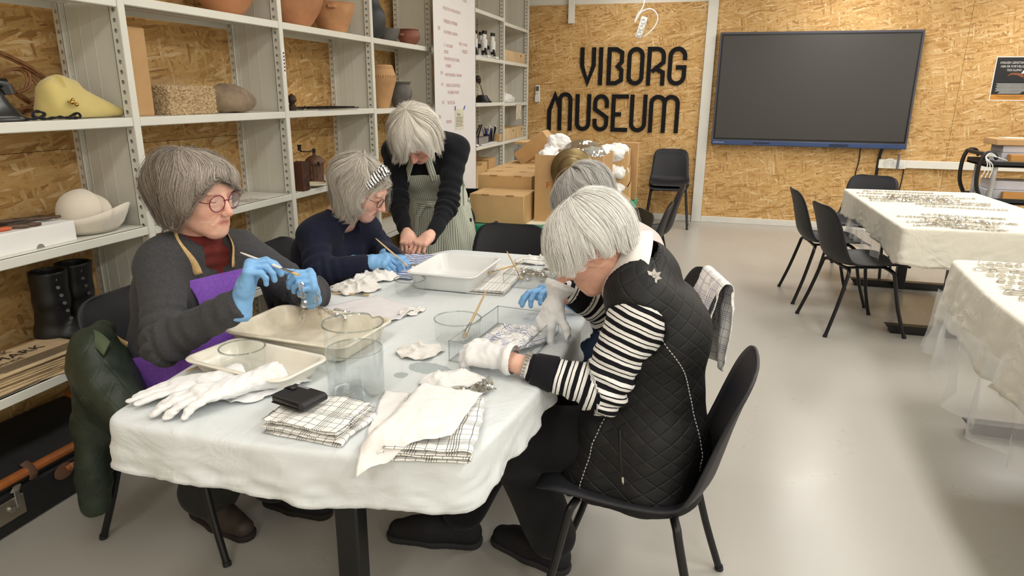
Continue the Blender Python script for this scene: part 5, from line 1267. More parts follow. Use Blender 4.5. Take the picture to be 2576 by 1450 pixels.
tray('large_tray', -1.07, 1.642, -4, .405, .275, .055, ENAMEL_W, 'large cream enamel tray in front of the woman in the purple apron')
tray('small_tray', -1.075, 1.395, -10, .335, .185, .045, ENAMEL, 'small cream enamel tray holding a round glass dish')
tray('white_tray', -.90, 2.40, -1, .275, .345, .068, WPL, 'deep white plastic tray near the far end of the table', taper=.022)
def dish(cx, cy, r, h, label, z=ZB, name='glass_dish'):
    t = thing(name, label, 'dish', (cx, cy, z)); m = MB(); w = .0016
    m.lathe([(0, 0), (r*.8, 0), (r*.95, .003), (r, .012), (r, h-.004), (r+.0022, h-.001), (r+.001, h+.001), (r-.0012, h), (r-w, h-.004), (r-w, .013), (r*.94, .006), (0, .004)], 48); obj('bowl', m, GLASS, t)
    m = MB(); m.lathe([(r-.002, h-.0015), (r+.0022, h-.0015), (r+.0024, h+.0012), (r-.002, h+.0012), (r-.002, h-.0015)], 48); obj('rim', m, thin_glass('glass_rim', (.78, .81, .80), 3) if 'glass_rim' not in bpy.data.materials else bpy.data.materials['glass_rim'], t); return t
dish(-1.125, 1.408, .057, .058, 'round glass dish standing in the small cream tray', ZB+.006)
dish(-1.0, 2.192, .056, .055, 'round glass dish between the crumpled rags and the deep white tray')
dish(-.668, 1.792, .069, .065, 'round glass dish with a paintbrush leaning in it')
# beaker of water
t = thing('beaker', 'large glass beaker half full of water on the white cloth', 'beaker', (-.772, 1.362, ZB)); r, h = .0685, .183
def spout(v, a):
    d = (a-R(72)+math.pi) % (2*math.pi)-math.pi; q = math.exp(-(d/.16)**2)*max(0, (v.z-h+.02)/.02); return (v.x*(1-.10*q), v.y*(1-.10*q), v.z-.006*q)
m = MB(); w = .002; m.lathe([(0, 0), (r*.85, 0), (r*.96, .004), (r, .014), (r, h-.008), (r+.004, h-.001), (r+.003, h+.001), (r, h-.002), (r-w, h-.010), (r-w, .016), (r*.94, .008), (0, .005)], 64, squash=spout); obj('glass_body', m, GLASS, t)
m = MB(); m.lathe([(r+.001, h-.003), (r+.0045, h-.002), (r+.004, h+.0015), (r+.0005, h), (r+.001, h-.003)], 64, squash=spout); obj('rim', m, bpy.data.materials['glass_rim'], t)
m = MB(); m.lathe([(0, .0055), (r*.93, .0085), (r-.0024, .018), (r-.0024, .118), (r-.004, .1165), (0, .116)], 64); wo = obj('water', m, WATER, t)
m = MB(); m.lathe([(r-.0035, .1155), (r-.0022, .1165), (r-.0022, .1185), (r-.0035, .1180), (r-.0035, .1155)], 64); obj('waterline', m, bpy.data.materials['glass_rim'], wo)
def brush(tip, end, label, wbr=.009, mat=WOODB, lb=.022, lf=.035, rh=.0035):
    tip = Vector(tip); end = Vector(end); L = (end-tip).length; d = (end-tip)/L; t = thing('paintbrush', label, 'brush', tuple(tip)); P = lambda s: tip+d*s
    m = MB(); m.tube([P(lb+lf-.004), P(lb+lf+.02), P(lb+lf+(L-lb-lf)*.35), P(L*.93), P(L)], [rh, rh*1.25, rh*1.1, rh*.75, rh*.4], 8); obj('handle', m, mat, t, world=True)
    m = MB(); m.tube([P(lb-.002), P(lb+lf*.5), P(lb+lf)], [wbr*.62, wbr*.55, rh*1.05], 10, flat=.6); obj('ferrule', m, SILV, t, world=True)
    m = MB(); m.tube([P(lb+.002), P(lb*.5), P(0)], [wbr*.6, wbr*.75, wbr*.6], 10, flat=.5); obj('bristles', m, BRIS, t, world=True); return t
brush((-1.012, 1.522, .982), (-1.185, 1.518, 1.032), 'paintbrush in the blue-gloved hand of the woman in the purple apron', mat=WHITE_LACQ)
brush((-1.112, 2.42, .782), (-1.242, 2.41, .890), 'paintbrush in the blue-gloved hand of the woman with the headband')
brush((-.645, 1.775, ZB+.012), (-.615, 1.905, .868), 'paintbrush leaning in the round glass dish', .011)
brush((-.648, 2.455, ZB+.014), (-.752, 2.60, .83), 'paintbrush leaning on the edge of the far clear box', .009)
brush((-.776, 2.425, ZB+.037), (-.69, 2.62, ZB+.037), 'paintbrush lying on the folded check towel by the far clear box', .011)
brush((-1.128, 2.118, ZB+.004), (-1.286, 2.098, ZB+.004), 'paintbrush lying flat on the cloth before the crumpled rags', .009)
brush((-1.21, 1.515, ZB+.005), (-1.255, 1.345, ZB+.005), 'paintbrush lying under the left end of the small cream tray', .009)
# cloths
def check_material(name, line, ground='efede8', period=.021, w=.05, every=4):
    t = NT(name); au = t.n('ShaderNodeAttribute', attribute_name='u'); av = t.n('ShaderNodeAttribute', attribute_name='v'); masks = []
    for a in (au, av):
        x = t.math('DIVIDE', a.outputs['Fac'], period); f = t.math('FRACT', x); g = t.math('FRACT', t.math('DIVIDE', x, every))
        one = t.math('LESS_THAN', f, w*1.3); ex = t.math('MULTIPLY', t.math('LESS_THAN', g, 1/every), t.math('LESS_THAN', t.math('FRACT', t.math('MULTIPLY', f, 4)), .33)); ex = t.math('MULTIPLY', ex, t.math('LESS_THAN', f, .8))
        masks.append(t.math('MAXIMUM', one, ex))
    mk = t.math('MULTIPLY', t.math('MAXIMUM', masks[0], masks[1]), .85)
    t.l(t.mix(mk, ground, line), t.b.inputs['Base Color']); t.set(t.b, Roughness=.85); t.b.inputs['Specular IOR Level'].default_value = .15; t.bump(t.noise(t.coord(), 500, 2).outputs[0], .3, .0015); return t.m
CHK = check_material('check_cotton', '2b2b2e'); CHB = check_material('blue_check_cotton', '5565a0', period=.026, w=.05); CHK2 = check_material('fine_check_cotton', '333338', period=.016, every=40)
WCOT = cloth_material('white_rag_cotton', 'efedea', .25); WCOT2 = cloth_material('grey_white_rag', 'e3e0da', .3); LAV = cloth_material('pale_lilac_cloth', 'dfdbdc', .15)
def setattrs(o, U, V):
    for nm, a in (('u', U), ('v', V)):
        at = o.data.attributes.new(nm, 'FLOAT', 'POINT'); at.data.foreach_set('value', np.asarray(a, np.float32))
def folded(name, cx, cy, deg, L, W, layers, th, mat, label, cat='towel', z=ZB, seed=0, jit=.006, group=None, soft=.004):
    path = []; tz = th
    for i in range(layers):
        x0, x1 = (-L/2, L/2) if i % 2 == 0 else (L/2, -L/2); ex = rng.normal(0, jit, 2)
        for k in range(15): f = k/14; path.append((x0+ex[0]*(1-f)+(x1+ex[1]-x0)*f, i*tz, i))
        if i < layers-1:
            sg = 1 if i % 2 == 0 else -1
            for k in range(1, 5): a = -math.pi/2+math.pi*k/5; path.append((x1+ex[1]+sg*tz*.55*math.cos(a), i*tz+tz/2+tz/2*math.sin(a), i))
    P, U, V = [], [], []; s = 0; ny = 22
    for i, (x, zz, ly) in enumerate(path):
        if i: s += math.hypot(x-path[i-1][0], zz-path[i-1][1])
        row = []
        for j in range(ny):
            y = -W/2+W*j/(ny-1); e = abs(2*j/(ny-1)-1); dy = .006*fbm(ly*3.1+seed, x*7, seed)*e
            hz = soft*fbm(x*14+seed, y*14, ly*.3)*(.4+ly/layers)+.0016*fbm(x*60, y*60, seed+ly)
            row.append(Vector((x+.008*fbm(y*9+seed, ly*.7, 3)*(1 if abs(x) > L*.3 else .3), y+dy, .0025+zz+max(-.3*tz, hz)))); U.append(s); V.append(y+.1)
        P.append(row)
    m = MB(); m.grid(P); o = obj(name, m, mat, None, angle=180); o.location = (cx, cy, z); o.rotation_euler = (0, 0, R(deg)); setattrs(o, U, V); solidify(o, .0022, 1); tag(o, label, cat, group); return o
def crumple(name, cx, cy, deg, rx, ry, h, mat, label, cat='cloth', z=ZB, seed=0, lobes=.25, freq=9, attrs=False, power=.7, flatc=1.0, ridge=1.0):
    """a crumpled cloth: an irregular outline lying on the table, creased and heaped towards the middle"""
    na, nr = 72, 26; P, U, V = [], [], []
    for i in range(nr):
        f = i/(nr-1); row = []
        for j in range(na):
            a = 2*math.pi*j/na; ro = 1+lobes*fbm(math.cos(a)*1.6+seed, math.sin(a)*1.6, seed*.7, 3); x = rx*ro*f*math.cos(a); y = ry*ro*f*math.sin(a)
            wp = fbm(x*13+seed, y*13, seed, 2); r1 = 1-abs(math.sin(x*freq*5.5+y*freq*2.4+2.6*wp+seed)); r2 = 1-abs(math.sin(-x*freq*2.6+y*freq*7+3.2*wp+seed*2)); r1 = .6*r1*r1+.4*r2*r2+.25*wp; r2 = 1-abs(fbm(x*70+seed, y*70, seed+9, 2))*2
            dome = max(0, 1-f**2.2)**power; zz = .72*h*dome*(.42+.72*ridge*(r1*.92+r2*.08)*flatc)
            wv = .004*(1-dome)*(1+math.sin(a*7+seed)); row.append(Vector((x+.01*fbm(x*30, y*30, seed+3)*f, y+.01*fbm(x*30, y*30, seed+5)*f, max(.0015, zz+wv)))); U.append(x*1.3+.006*fbm(x*20, y*20, seed)); V.append(y*1.3+.006*fbm(x*20+7, y*20, seed))
        P.append(row)
    m = MB(); m.grid(P[::-1], True); o = obj(name, m, mat, None, angle=180); o.location = (cx, cy, z); o.rotation_euler = (0, 0, R(deg))
    if attrs: setattrs(o, U[::-1] if False else [u for r_ in np.array(U).reshape(nr, na)[::-1] for u in r_], [u for r_ in np.array(V).reshape(nr, na)[::-1] for u in r_])
    solidify(o, .0016, 1); tag(o, label, cat); return o
def sheet(name, poly, nu, nv, zf, mat, label, cat='cloth', th=.0014, attrs=None):
    """a thin cloth spanning four corners (a, b, c, d), height given by zf(x, y, u, v)"""
    a, b, c, d = [Vector((p[0], p[1], 0)) for p in poly]; P, U, V = [], [], []
    for i in range(nu+1):
        u = i/nu; row = []
        for j in range(nv+1):
            v = j/nv; p = a*(1-u)*(1-v)+b*u*(1-v)+c*u*v+d*(1-u)*v; e = .004*fbm(p.x*25, p.y*25, 2); row.append(Vector((p.x+e, p.y+.004*fbm(p.x*25, p.y*25, 7), zf(p.x, p.y, u, v)))); U.append(p.x); V.append(p.y)
        P.append(row)
    m = MB(); m.grid(P); o = obj(name, m, mat, None, angle=180); 
    if attrs: setattrs(o, U, V)
    solidify(o, th, 1); tag(o, label, cat); return o
folded('check_towel', -.772, 1.195, -3, .185, .15, 5, .0075, CHK, 'folded black-check towel under the black phone case', seed=3, soft=.005)
folded('check_towel', -.515, 1.235, 12, .17, .25, 4, .0075, CHK, 'folded black-check towel under the white cloth at the table corner', seed=5)
folded('check_towel', -.735, 2.46, 2, .135, .40, 3, .007, CHK2, 'folded fine-check towel beside the deep white tray', seed=8, soft=.002)
def zf(x, y, u, v):
    on = sm(-.645, -.60, x)*sm(1.085, 1.12, y); zz = ZB+.004+.036*on+.004*fbm(x*14, y*14, 5)+.0025*fbm(x*40, y*40, 1)
    edge = sm(1.10, 1.035, y); return zz-.03*edge*edge
sheet('white_cloth', [(-.715, 1.395), (-.61, 1.05), (-.45, 1.16), (-.455, 1.37)], 40, 40, zf, WCOT, 'white cotton cloth spread over the folded check towel at the table corner')
crumple('crumpled_rag', -.735, 1.655, 10, .062, .055, .035, WCOT2, 'small crumpled white rag alone in the middle of the cloth', seed=2)
crumple('crumpled_rag', -1.215, 2.19, 20, .085, .08, .05, WCOT2, 'crumpled white rag nearest the paintbrush on the left table side', seed=4)
crumple('crumpled_rag', -1.205, 2.345, 40, .085, .06, .06, WCOT, 'crumpled white rag at the elbow cuff of the woman with the headband', seed=6)
crumple('crumpled_rag', -.66, 2.80, 5, .12, .06, .045, WCOT, 'heap of crumpled white cloth at the far end near the empty chair', seed=9)
crumple('crumpled_rag', -.555, 2.74, -20, .075, .07, .04, WCOT, 'white cloth heap behind the far clear box', seed=14)
crumple('white_glove_bag', -.575, 1.485, 35, .075, .062, .055, WCOT, 'crumpled white cotton glove beside the loose crystal cluster', 'glove', seed=11, ridge=.8, freq=6)
sheet('lilac_cloth', [(-1.215, 1.94), (-.93, 1.80), (-.885, 2.03), (-1.10, 2.12)], 30, 26, lambda x, y, u, v: ZB+.003+.003*fbm(x*18, y*18, 4)+.012*sm(.86, 1, u)*abs(math.sin(v*7)), LAV, 'flat pale lilac cloth behind the large cream tray')
crumple('crumpled_rag', -.905, 1.985, 60, .06, .03, .018, WCOT2, 'small white rag on the edge of the flat lilac cloth', seed=17)
t = NT('blue_stripe_cloth'); wv = t.n('ShaderNodeTexWave', wave_type='BANDS', bands_direction='Y'); t.l(t.coord(), wv.inputs[0]); wv.inputs['Scale'].default_value = 11; wv.inputs['Distortion'].default_value = 1.5; wv.inputs['Detail Scale'].default_value = 3
t.l(t.ramp(wv.outputs['Fac'], ((0, 'e6e6e8'), (.55, '8593b4'), (.62, '6b7ba6')), 'LINEAR'), t.b.inputs['Base Color']); t.set(t.b, Roughness=.9)
sheet('striped_cloth', [(-1.235, 2.36), (-1.075, 2.36), (-1.075, 2.80), (-1.27, 2.75)], 26, 30, lambda x, y, u, v: ZB+.004+.006*abs(fbm(x*16, y*12, 8)), t.m, 'blue and white striped cloth under the hands at the far table end')
crumple('blue_check_towel', -.50, 1.815, 60, .125, .075, .07, CHB, 'crumpled blue-check towel in the near clear plastic box', 'towel', seed=21, z=ZB+.006, attrs=True, lobes=.2, freq=6, ridge=.85)
# phone in a folding leather case, on the towel
t = thing('phone_case', 'black leather phone case lying on the folded check towel', 'phone', (-.832, 1.208, ZB+.041), R(-14)); LEA = M('black_leather', '1d1d1e', .38, bump=.25, bscale=300, bdist=.0008)
m = MB(); m.box(-.046, .046, -.037, .037, 0, .004, .002); m.box(-.046, .046, -.037, .037, .0155, .0195, .002); m.tube([(.046, -.035, .0098), (.046, .035, .0098)], .0096, 12); obj('cover', m, LEA, t)
m = MB(); m.box(-.044, .043, -.035, .035, .0042, .0155, .003, seg=2); ph = obj('phone', m, M('black_phone_glass', '0d0d0f', .15), t)
m = MB(); m.box(-.01, .01, -.0362, -.0345, .0075, .0115, .0008); m.box(.018, .032, -.0362, -.0345, .009, .0105); obj('port', m, M('port_metal', '5a5a5c', .3, metal=1), ph)
m = MB(); P = [[Vector((x, y+.012, z)) for y in (-.006, .006)] for x, z in ((-.02, .0205), (-.04, .0205), (-.0485, .017), (-.05, .010), (-.0485, .003), (-.04, -.0005))]; m.grid(P); o = obj('clasp_strap', m, LEA, t, angle=180); solidify(o, .002, 1)
m = MB(); m.box(-.03, .004, .026, .0345, .0194, .0200, .0003); obj('camera_slot', m, M('slot_grey', '8e8e90', .3), t)
m = MB()
for i in range(22): m.box(-.044+i*.004, -.0418+i*.004, -.0355, -.0349, .0194, .0198)
obj('stitching', m, M('grey_thread', '6a6a6a', .7), t)
# white cotton gloves lying on the cloth
def flat_glove(name, wrist, ang, side, label, curls, thumb, cuff=.06, squash=.55, sc=1.0, z=ZB, wr=.0018, dorsal=(0, 0, 1), cuff_r=.045, mat=None):
    d = A3(math.cos(R(ang)), math.sin(R(ang)), 0); V, f, tips, B = hand_mesh((0, 0, 0), d, dorsal, side, curls, thumb, .0035, .0028, cuff, wr=wr, sc=sc, cuff_r=cuff_r)
    V[:, 2] *= squash; V[:, 2] -= V[:, 2].min(); N = vnormals(V, f); V = V+N*(.0014*wob(V, 60, 3, ang))[:, None]; V[:, 2] = np.maximum(V[:, 2], 0)
    me_o = npmesh(name, [(V, f)], mat or WGLOVE, None); me_o.location = (wrist[0], wrist[1], z); tag(me_o, label, 'glove'); return me_o
flat_glove('cotton_glove', (-1.125, 1.292), 226, -1, 'white cotton glove lying at the left table corner, fingers towards the edge', ((8, 10, 5), (6, 12, 6), (10, 14, 8), (14, 18, 8)), ((.8, .6, -.05), (.4, .9, 0)), .05, .5, sc=1.02)
flat_glove('cotton_glove', (-1.025, 1.262), 236, 1, 'white cotton glove lying in front of the small tray with thumb raised', ((14, 20, 10), (10, 22, 10), (14, 26, 12), (18, 30, 12)), ((.9, .3, .25), (.8, .55, .15)), .075, .6, sc=1.08, wr=.0026)
crumple('cotton_glove_cuff', -.995, 1.315, 55, .105, .05, .03, WGLOVE, 'white cotton glove cuff folded against the front of the small tray', 'glove', seed=31, ridge=.5, lobes=.12)
# clear acrylic boxes with slotted sides
def acrylic(cx, cy, deg, L, W, h, label, slots):
    t = thing('clear_box', label, 'box', (cx, cy, ZB), R(deg)); w = .0022; EDGE = bpy.data.materials['glass_rim']
    m = MB(); m.box(-L/2, L/2, -W/2, W/2, 0, w); obj('bottom', m, ACR, t, False)
    for nm, b in (('side', (-L/2, -L/2+w, -W/2, W/2)), ('side', (L/2-w, L/2, -W/2, W/2)), ('side', (-L/2, L/2, -W/2, -W/2+w)), ('side', (-L/2, L/2, W/2-w, W/2))):
        m = MB(); m.box(b[0], b[1], b[2], b[3], w, h); s = obj(nm, m, ACR, t, False)
        m = MB(); e = .0006; m.box(b[0]-e, b[1]+e, b[2]-e, b[3]+e, h-.0012, h+.0006); m.box(b[0]-e, b[1]+e, b[2]-e, b[3]+e, 0, .0012)
        if b[1]-b[0] > .1:
            for x in (b[0], b[1]-.0014): m.box(x-e, x+.0014, b[2]-e, b[3]+e, 0, h)
        obj('edge', m, EDGE, s, False)
    for i in range(slots):
        y = -W*.42+i*W*.84/slots
        for x in (-L/2+.003, L/2-.005): m = MB(); m.box(x, x+.002, y, y+.004, .006, h-.006); obj('slot_rib', m, ACR, t, False)
    return t
acrylic(-.513, 1.785, -6, .205, .345, .058, 'near clear plastic box holding the crumpled blue-check towel', 14)
acrylic(-.597, 2.505, -3, .20, .25, .05, 'far clear plastic box with crystals laid in it', 8)
# ---- crystals
def bead_mesh(kind, sc=1.0):
    m = MB()
    if kind == 'octagon':
        n = 8; rr = [(.0, .008), (.5, .0065), (1, 0), (.5, -.0065), (0, -.008)]
        m.lathe([(max(.0001, a*.0115*sc), z*sc) for a, z in rr[0:1]]+[(a*.0115*sc, z*sc) for a, z in rr[1:4]]+[(.0001, -.008*sc)], n)
        m.v = [(x, z, y) for x, y, z in m.v]
    elif kind == 'drop':
        m.lathe([(.0001, .022*sc), (.0045*sc, .015*sc), (.0085*sc, 0), (.006*sc, -.016*sc), (.0001, -.032*sc)], 6)
    else:
        m.lathe([(.0001, .009*sc), (.007*sc, .005*sc), (.0095*sc, 0), (.007*sc, -.005*sc), (.0001, -.009*sc)], 7)
    me = bpy.data.meshes.new('bead'); me.from_pydata([tuple(v) for v in m.v], [], m.f); me.materials.append(CRYS); me.validate(); return me
BEADS = {k: bead_mesh(k) for k in ('octagon', 'drop', 'round')}; BIG = {k: bead_mesh(k, 1.5) for k in BEADS}
def strand(pts, label, z0=None, kinds='ooood', step=.024, big=False, flat=True, group=None, wire=True, cat='crystals'):
    """a string of cut crystals along points; each bead is a part"""
    P = np.array(pts, float); L = np.concatenate([[0], np.cumsum(np.linalg.norm(np.diff(P, axis=0), axis=1))]); t = thing('crystal_string', label, cat, tuple(P[0]), 0, group); n = max(2, int(L[-1]/step)); lib = BIG if big else BEADS
    for i in range(n):
        s = L[-1]*(i+.5)/n; q = np.array([np.interp(s, L, P[:, k]) for k in range(3)]); q2 = np.array([np.interp(min(s+.005, L[-1]), L, P[:, k]) for k in range(3)]); k = kinds[i % len(kinds)]
        o = bpy.data.objects.new('bead', lib[{'o': 'octagon', 'd': 'drop', 'r': 'round'}[k]]); COL.objects.link(o); o.parent = t; o.location = Vector(q-P[0])
        dirv = Vector(q2-q); 
        if flat: o.rotation_euler = (R(90)+rng.normal(0, .35) if k == 'o' else R(90), rng.normal(0, .4), math.atan2(dirv.y, dirv.x)+(R(90) if k == 'd' else 0)+rng.normal(0, .15))
        else: o.rotation_euler = (rng.normal(0, .15), rng.normal(0, .15), rng.uniform(0, 3))
    if wire:
        m = MB(); m.tube([Vector(p) for p in P], .0007, 5); obj('wire', m, WIRE, t, world=True)
    return t
H0 = A3(-1.062, 1.60, .945); strand([H0+A3(0, 0, -.005), H0+A3(.004, 0, -.05), H0+A3(.008, 0, -.085)], 'crystal string dangling from the paintbrush over the large tray', kinds='ooo', step=.022, flat=False)
strand([H0+A3(.000, -.005, -.075), H0+A3(.000, -.005, -.115)], 'long crystal drop below the dangling string over the large tray', kinds='d', step=.03, flat=False)
strand([(-1.024, 1.615, .905), (-1.022, 1.615, .875), (-1.02, 1.615, .84)], 'crystal string hanging under the blue left glove', kinds='od', step=.026, flat=False)
strand([(-1.02, 1.62, .86), (-1.01, 1.68, .82), (-1.03, 1.80, ZB+.02), (-1.06, 1.88, ZB+.009), (-1.11, 1.90, ZB+.009), (-1.15, 1.91, ZB+.009)], 'crystal string running from the blue glove onto the cloth by the large tray', kinds='orr', step=.02)
def cluster(cx, cy, rx, ry, n, label, z=ZB+.008, hz=.018, sd=1, deg=0):
    t = thing('crystal_cluster', label, 'crystals', (cx, cy, z)); rg = np.random.default_rng(sd)
    for i in range(n):
        o = bpy.data.objects.new('bead', BEADS[('octagon', 'round', 'drop')[i % 3 if i % 7 else 0]]); COL.objects.link(o); o.parent = t; a = rg.uniform(0, 6.28); q = math.sqrt(rg.uniform(0, 1)); x, y = rx*q*math.cos(a), ry*q*math.sin(a); c_, s_ = math.cos(R(deg)), math.sin(R(deg))
        o.location = (x*c_-y*s_, x*s_+y*c_, hz*(1-q)*rg.uniform(0, 1)); o.rotation_euler = tuple(rg.uniform(0, 3, 3))
    m = MB(); pts = [(rx*.9*math.cos(k*1.3)*c_-ry*.8*math.sin(k*2.1)*s_, rx*.9*math.cos(k*1.3)*s_+ry*.8*math.sin(k*2.1)*c_, .004+.006*math.sin(k)) for k in range(10)]; m.tube(catmull(pts, 60).tolist(), .0007, 5); obj('wire', m, WIRE, t)
cluster(-.497, 1.447, .058, .022, 24, 'loose cluster of cut crystals beside the crumpled white glove', sd=4, deg=45)
cluster(-.60, 2.55, .085, .07, 26, 'cut crystals laid inside the far clear plastic box', ZB+.012, .006, 5)
cluster(-1.10, 2.53, .06, .03, 12, 'cut crystals on the striped cloth under the two women\'s hands', ZB+.014, .006, 6, 40)
# ---------------------------------------------------------------- things on the shelves
CARD = M('brown_cardboard', 'c19a6a', .75, var=.05, vscale=9, bump=.15, bscale=90); CARD2 = M('light_cardboard', 'cba672', .75, var=.05, vscale=7, bump=.12, bscale=90); CARD_IN = M('cardboard_edge', 'a97f52', .8)
TERRA = M('terracotta', 'c48a62', .75, var=.12, vscale=9, bump=.25, bscale=60); TERRA2 = M('pale_terracotta', 'c8956a', .8, var=.10, vscale=14, bump=.3, bscale=70); BLACKC = M('black_burnished_clay', '35383c', .5, var=.15, vscale=9, bump=.2, bscale=50); GREYC = M('grey_clay', '6b6864', .7, var=.18, vscale=10, bump=.3, bscale=60); REDC = M('red_clay', '8f5a48', .6, var=.2, vscale=8, bump=.2, bscale=50); OCHC = M('ochre_clay', 'c59a6b', .75, var=.10, vscale=9, bump=.25, bscale=60)
RUST = M('rusty_iron', '4a3a31', .7, metal=.5, var=.3, vscale=40, bump=.4, bscale=90); IRON = M('dark_iron', '34302e', .6, metal=.6, var=.2, vscale=30)
FELTY = M('yellow_felt', 'd2bf78', .95, var=.04, bump=.3, bscale=400, sheen=.4); FELTC = M('cream_felt', 'e3d9c9', .95, var=.04, bump=.3, bscale=400, sheen=.4); BLKP = M('black_bakelite', '18191b', .22, var=.05, spec=.6)
PAPER = M('white_paper', 'f0efec', .7, var=.02)
def S(Y, *a): pass
def pot(name, x, y, z, prof, mat, label, lug=False, seg=48, cat='pot', wall=.007, squash=None):
    t = thing(name, label, cat, (x, y, z)); p = catmull(prof, 26).tolist(); inner = [(max(.0005, r-wall), min(zz+.004, prof[-1][1])) for r, zz in p[::-1]]; pr = [(0.0005, prof[0][1])]+p+[(max(.0005, p[-1][0]-wall*.5), p[-1][1]+.003)]+inner
    m = MB(); m.lathe([(max(r, .0005), zz) for r, zz in pr], seg, squash=squash); obj('body', m, mat, t, angle=60)
    if lug:
        for a, rr, zz in lug:
            m = MB(); c, s = math.cos(R(a)), math.sin(R(a)); m.tube([(rr*c-.02*s, rr*s+.02*c, zz), ((rr+.02)*c-.015*s, (rr+.02)*s+.015*c, zz), ((rr+.02)*c+.015*s, (rr+.02)*s-.015*c, zz), (rr*c+.02*s, rr*s-.02*c, zz)], .011, 8); obj('lug', m, mat, t)
    return t
A_, B_, C_, D_ = 1.787, 1.35, .925, .49
pot('clay_bowl', -2.25, 2.96, A_, [(.06, 0), (.09, .03), (.13, .09), (.15, .15), (.155, .2)], TERRA, 'terracotta pot at the top edge of the picture above the tall carton')
pot('clay_pot', -2.25, 3.53, A_, [(.075, 0), (.10, .03), (.145, .10), (.17, .18), (.172, .26), (.16, .3)], TERRA, 'large smooth terracotta pot cut by the top picture edge')
pot('clay_bowl', -2.24, 3.93, A_, [(.07, 0), (.085, .03), (.108, .08), (.125, .13), (.134, .165), (.138, .172)], TERRA2, 'tapering terracotta bowl with a lug on the top shelf', lug=[(-62, .122, .145)])
pot('clay_pot', -2.24, 4.37, A_, [(.07, 0), (.11, .05), (.125, .11), (.118, .17), (.09, .22), (.085, .25), (.1, .3)], BLACKC, 'black burnished clay pot on the top shelf')
pot('clay_bowl', -2.2, 4.60, A_, [(.04, 0), (.06, .02), (.075, .05), (.084, .085)], GREYC, 'small dark grey clay bowl beside the black pot')
pot('clay_pot', -2.19, 4.93, A_, [(.045, 0), (.07, .03), (.083, .06), (.075, .09), (.068, .1), (.074, .108)], REDC, 'squat reddish clay pot with a lug on the top shelf', lug=[(-110, .077, .068)])
t = pot('clay_vessel', -2.21, 4.48, B_-.005, [(.05, 0), (.06, .03), (.085, .12), (.106, .19), (.103, .215), (.085, .275), (.082, .283)], OCHC, 'tall ochre clay vessel with a dotted and ribbed rim')
m = MB()
for i in range(40):
    a = 2*math.pi*i/40; c, s = math.cos(a), math.sin(a)
    m.tube([(.1065*c, .1065*s, .198), (.104*c, .104*s, .216)], .003, 5)
    for zz, rr in ((.262, .0895), (.272, .0862)): m.sphere((rr*c, rr*s, zz), .0028, 6, 4)
obj('rim_pattern', m, M('ochre_clay_dark', '9a744d', .8), t)['kind'] = 'stuff'
pot('clay_pot', -2.2, 4.77, B_-.005, [(.048, 0), (.062, .03), (.083, .08), (.086, .115), (.07, .15), (.068, .16), (.08, .178)], GREYC, 'dark grey clay pot beside the tall ochre vessel')
def carton(name, x0, x1, y0, y1, z0, z1, label, mat=None, lid=False, rot=0, hole=False, group=None, flaps=False, seam=True):
    t = thing(name, label, 'box', ((x0+x1)/2, (y0+y1)/2, z0), R(rot), group); a, b, h = (x1-x0)/2, (y1-y0)/2, z1-z0; mat = mat or CARD
    m = MB(); m.box(-a, a, -b, b, 0, h, .003); obj('body', m, mat, t, angle=40)
    m = MB(); 
    if lid:
        for x in (-a*.55, a*.35): m.box(x, x+.045, -b-.0015, -b+.002, h-.006, h+.001)
        obj('lid_tab', m, CARD_IN, t, False)
    else: m.box(-.001, .001, -b+.004, b-.004, h-.001, h+.0008); obj('flap_seam', m, CARD_IN, t, False)
    if hole:
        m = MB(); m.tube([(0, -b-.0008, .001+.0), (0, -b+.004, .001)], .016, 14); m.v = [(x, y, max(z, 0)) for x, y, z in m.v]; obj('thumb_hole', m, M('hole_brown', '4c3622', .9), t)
    return t
carton('tall_carton', -2.335, -2.205, 2.262, 2.385, B_, 1.69, 'tall narrow upright brown carton on the shelf behind the seated woman')
# straw block under a clear cover
t = thing('straw_block', 'block of cut straw under a clear cover beside the tall carton', 'block', (-2.24, 2.575, B_)); F = Field((-.1, -.17, -.01), (.1, .17, .14), .005)
ax = [F.lo[d]+F.h*np.arange(F.n[d]) for d in range(3)]; X_, Y_, Z_ = ax[0][:, None, None], ax[1][None, :, None], ax[2][None, None, :]
F.F = np.maximum(np.maximum(np.abs(X_)-.075, np.abs(Y_)-.145), np.abs(Z_-.058)-.058).astype(np.float32); V, f = F.mesh(0, 0); N = vnormals(V, f); V = V+N*(.0035*rng.normal(size=len(V)))[:, None]
STRAW = M('cut_straw', 'd2b892', .9, var=.22, vscale=160, bump=.5, bscale=260, bdist=.004); o = npmesh('straw', [(V+A3(-2.24, 2.575, B_), f)], STRAW, t, smooth=False)
m = MB(); m.box(-.08, .08, -.15, .15, .002, .155); m.f.pop(0); m.mi.pop(0); obj('clear_cover', m, ACR, t, False)
# stones and a wooden shoe
def stone(x, y, z, rx, ry, rz, mat, label, seed, name='stone'):
    F = Field((-rx-.04, -ry-.04, -.02), (rx+.04, ry+.04, rz*2+.03), .008); F.ell((0, 0, rz*.8), (rx, ry, rz), 0); F.ell((rx*.1, -ry*.25, rz*1.05), (rx*.7, ry*.55, rz*.9), .05); keep_z(F, 0); V, f = F.mesh(); N = vnormals(V, f); V = V+N*(.006*wob(V, 22, 3, seed))[:, None]; V[:, 2] = np.maximum(V[:, 2], 0)
    o = npmesh(name, [(V, f)], mat, None); o.location = (x, y, z); return tag(o, label, 'stone')
STN = M('field_stone', '9a8670', .8, var=.2, vscale=14, bump=.35, bscale=120)
stone(-2.23, 2.905, B_, .10, .135, .066, STN, 'large rounded brownish stone on the shelf beside the straw block', 2); stone(-2.25, 2.385, C_, .05, .05, .045, STN, 'rounded stone on the shelf behind the grey-haired woman\'s head', 5)
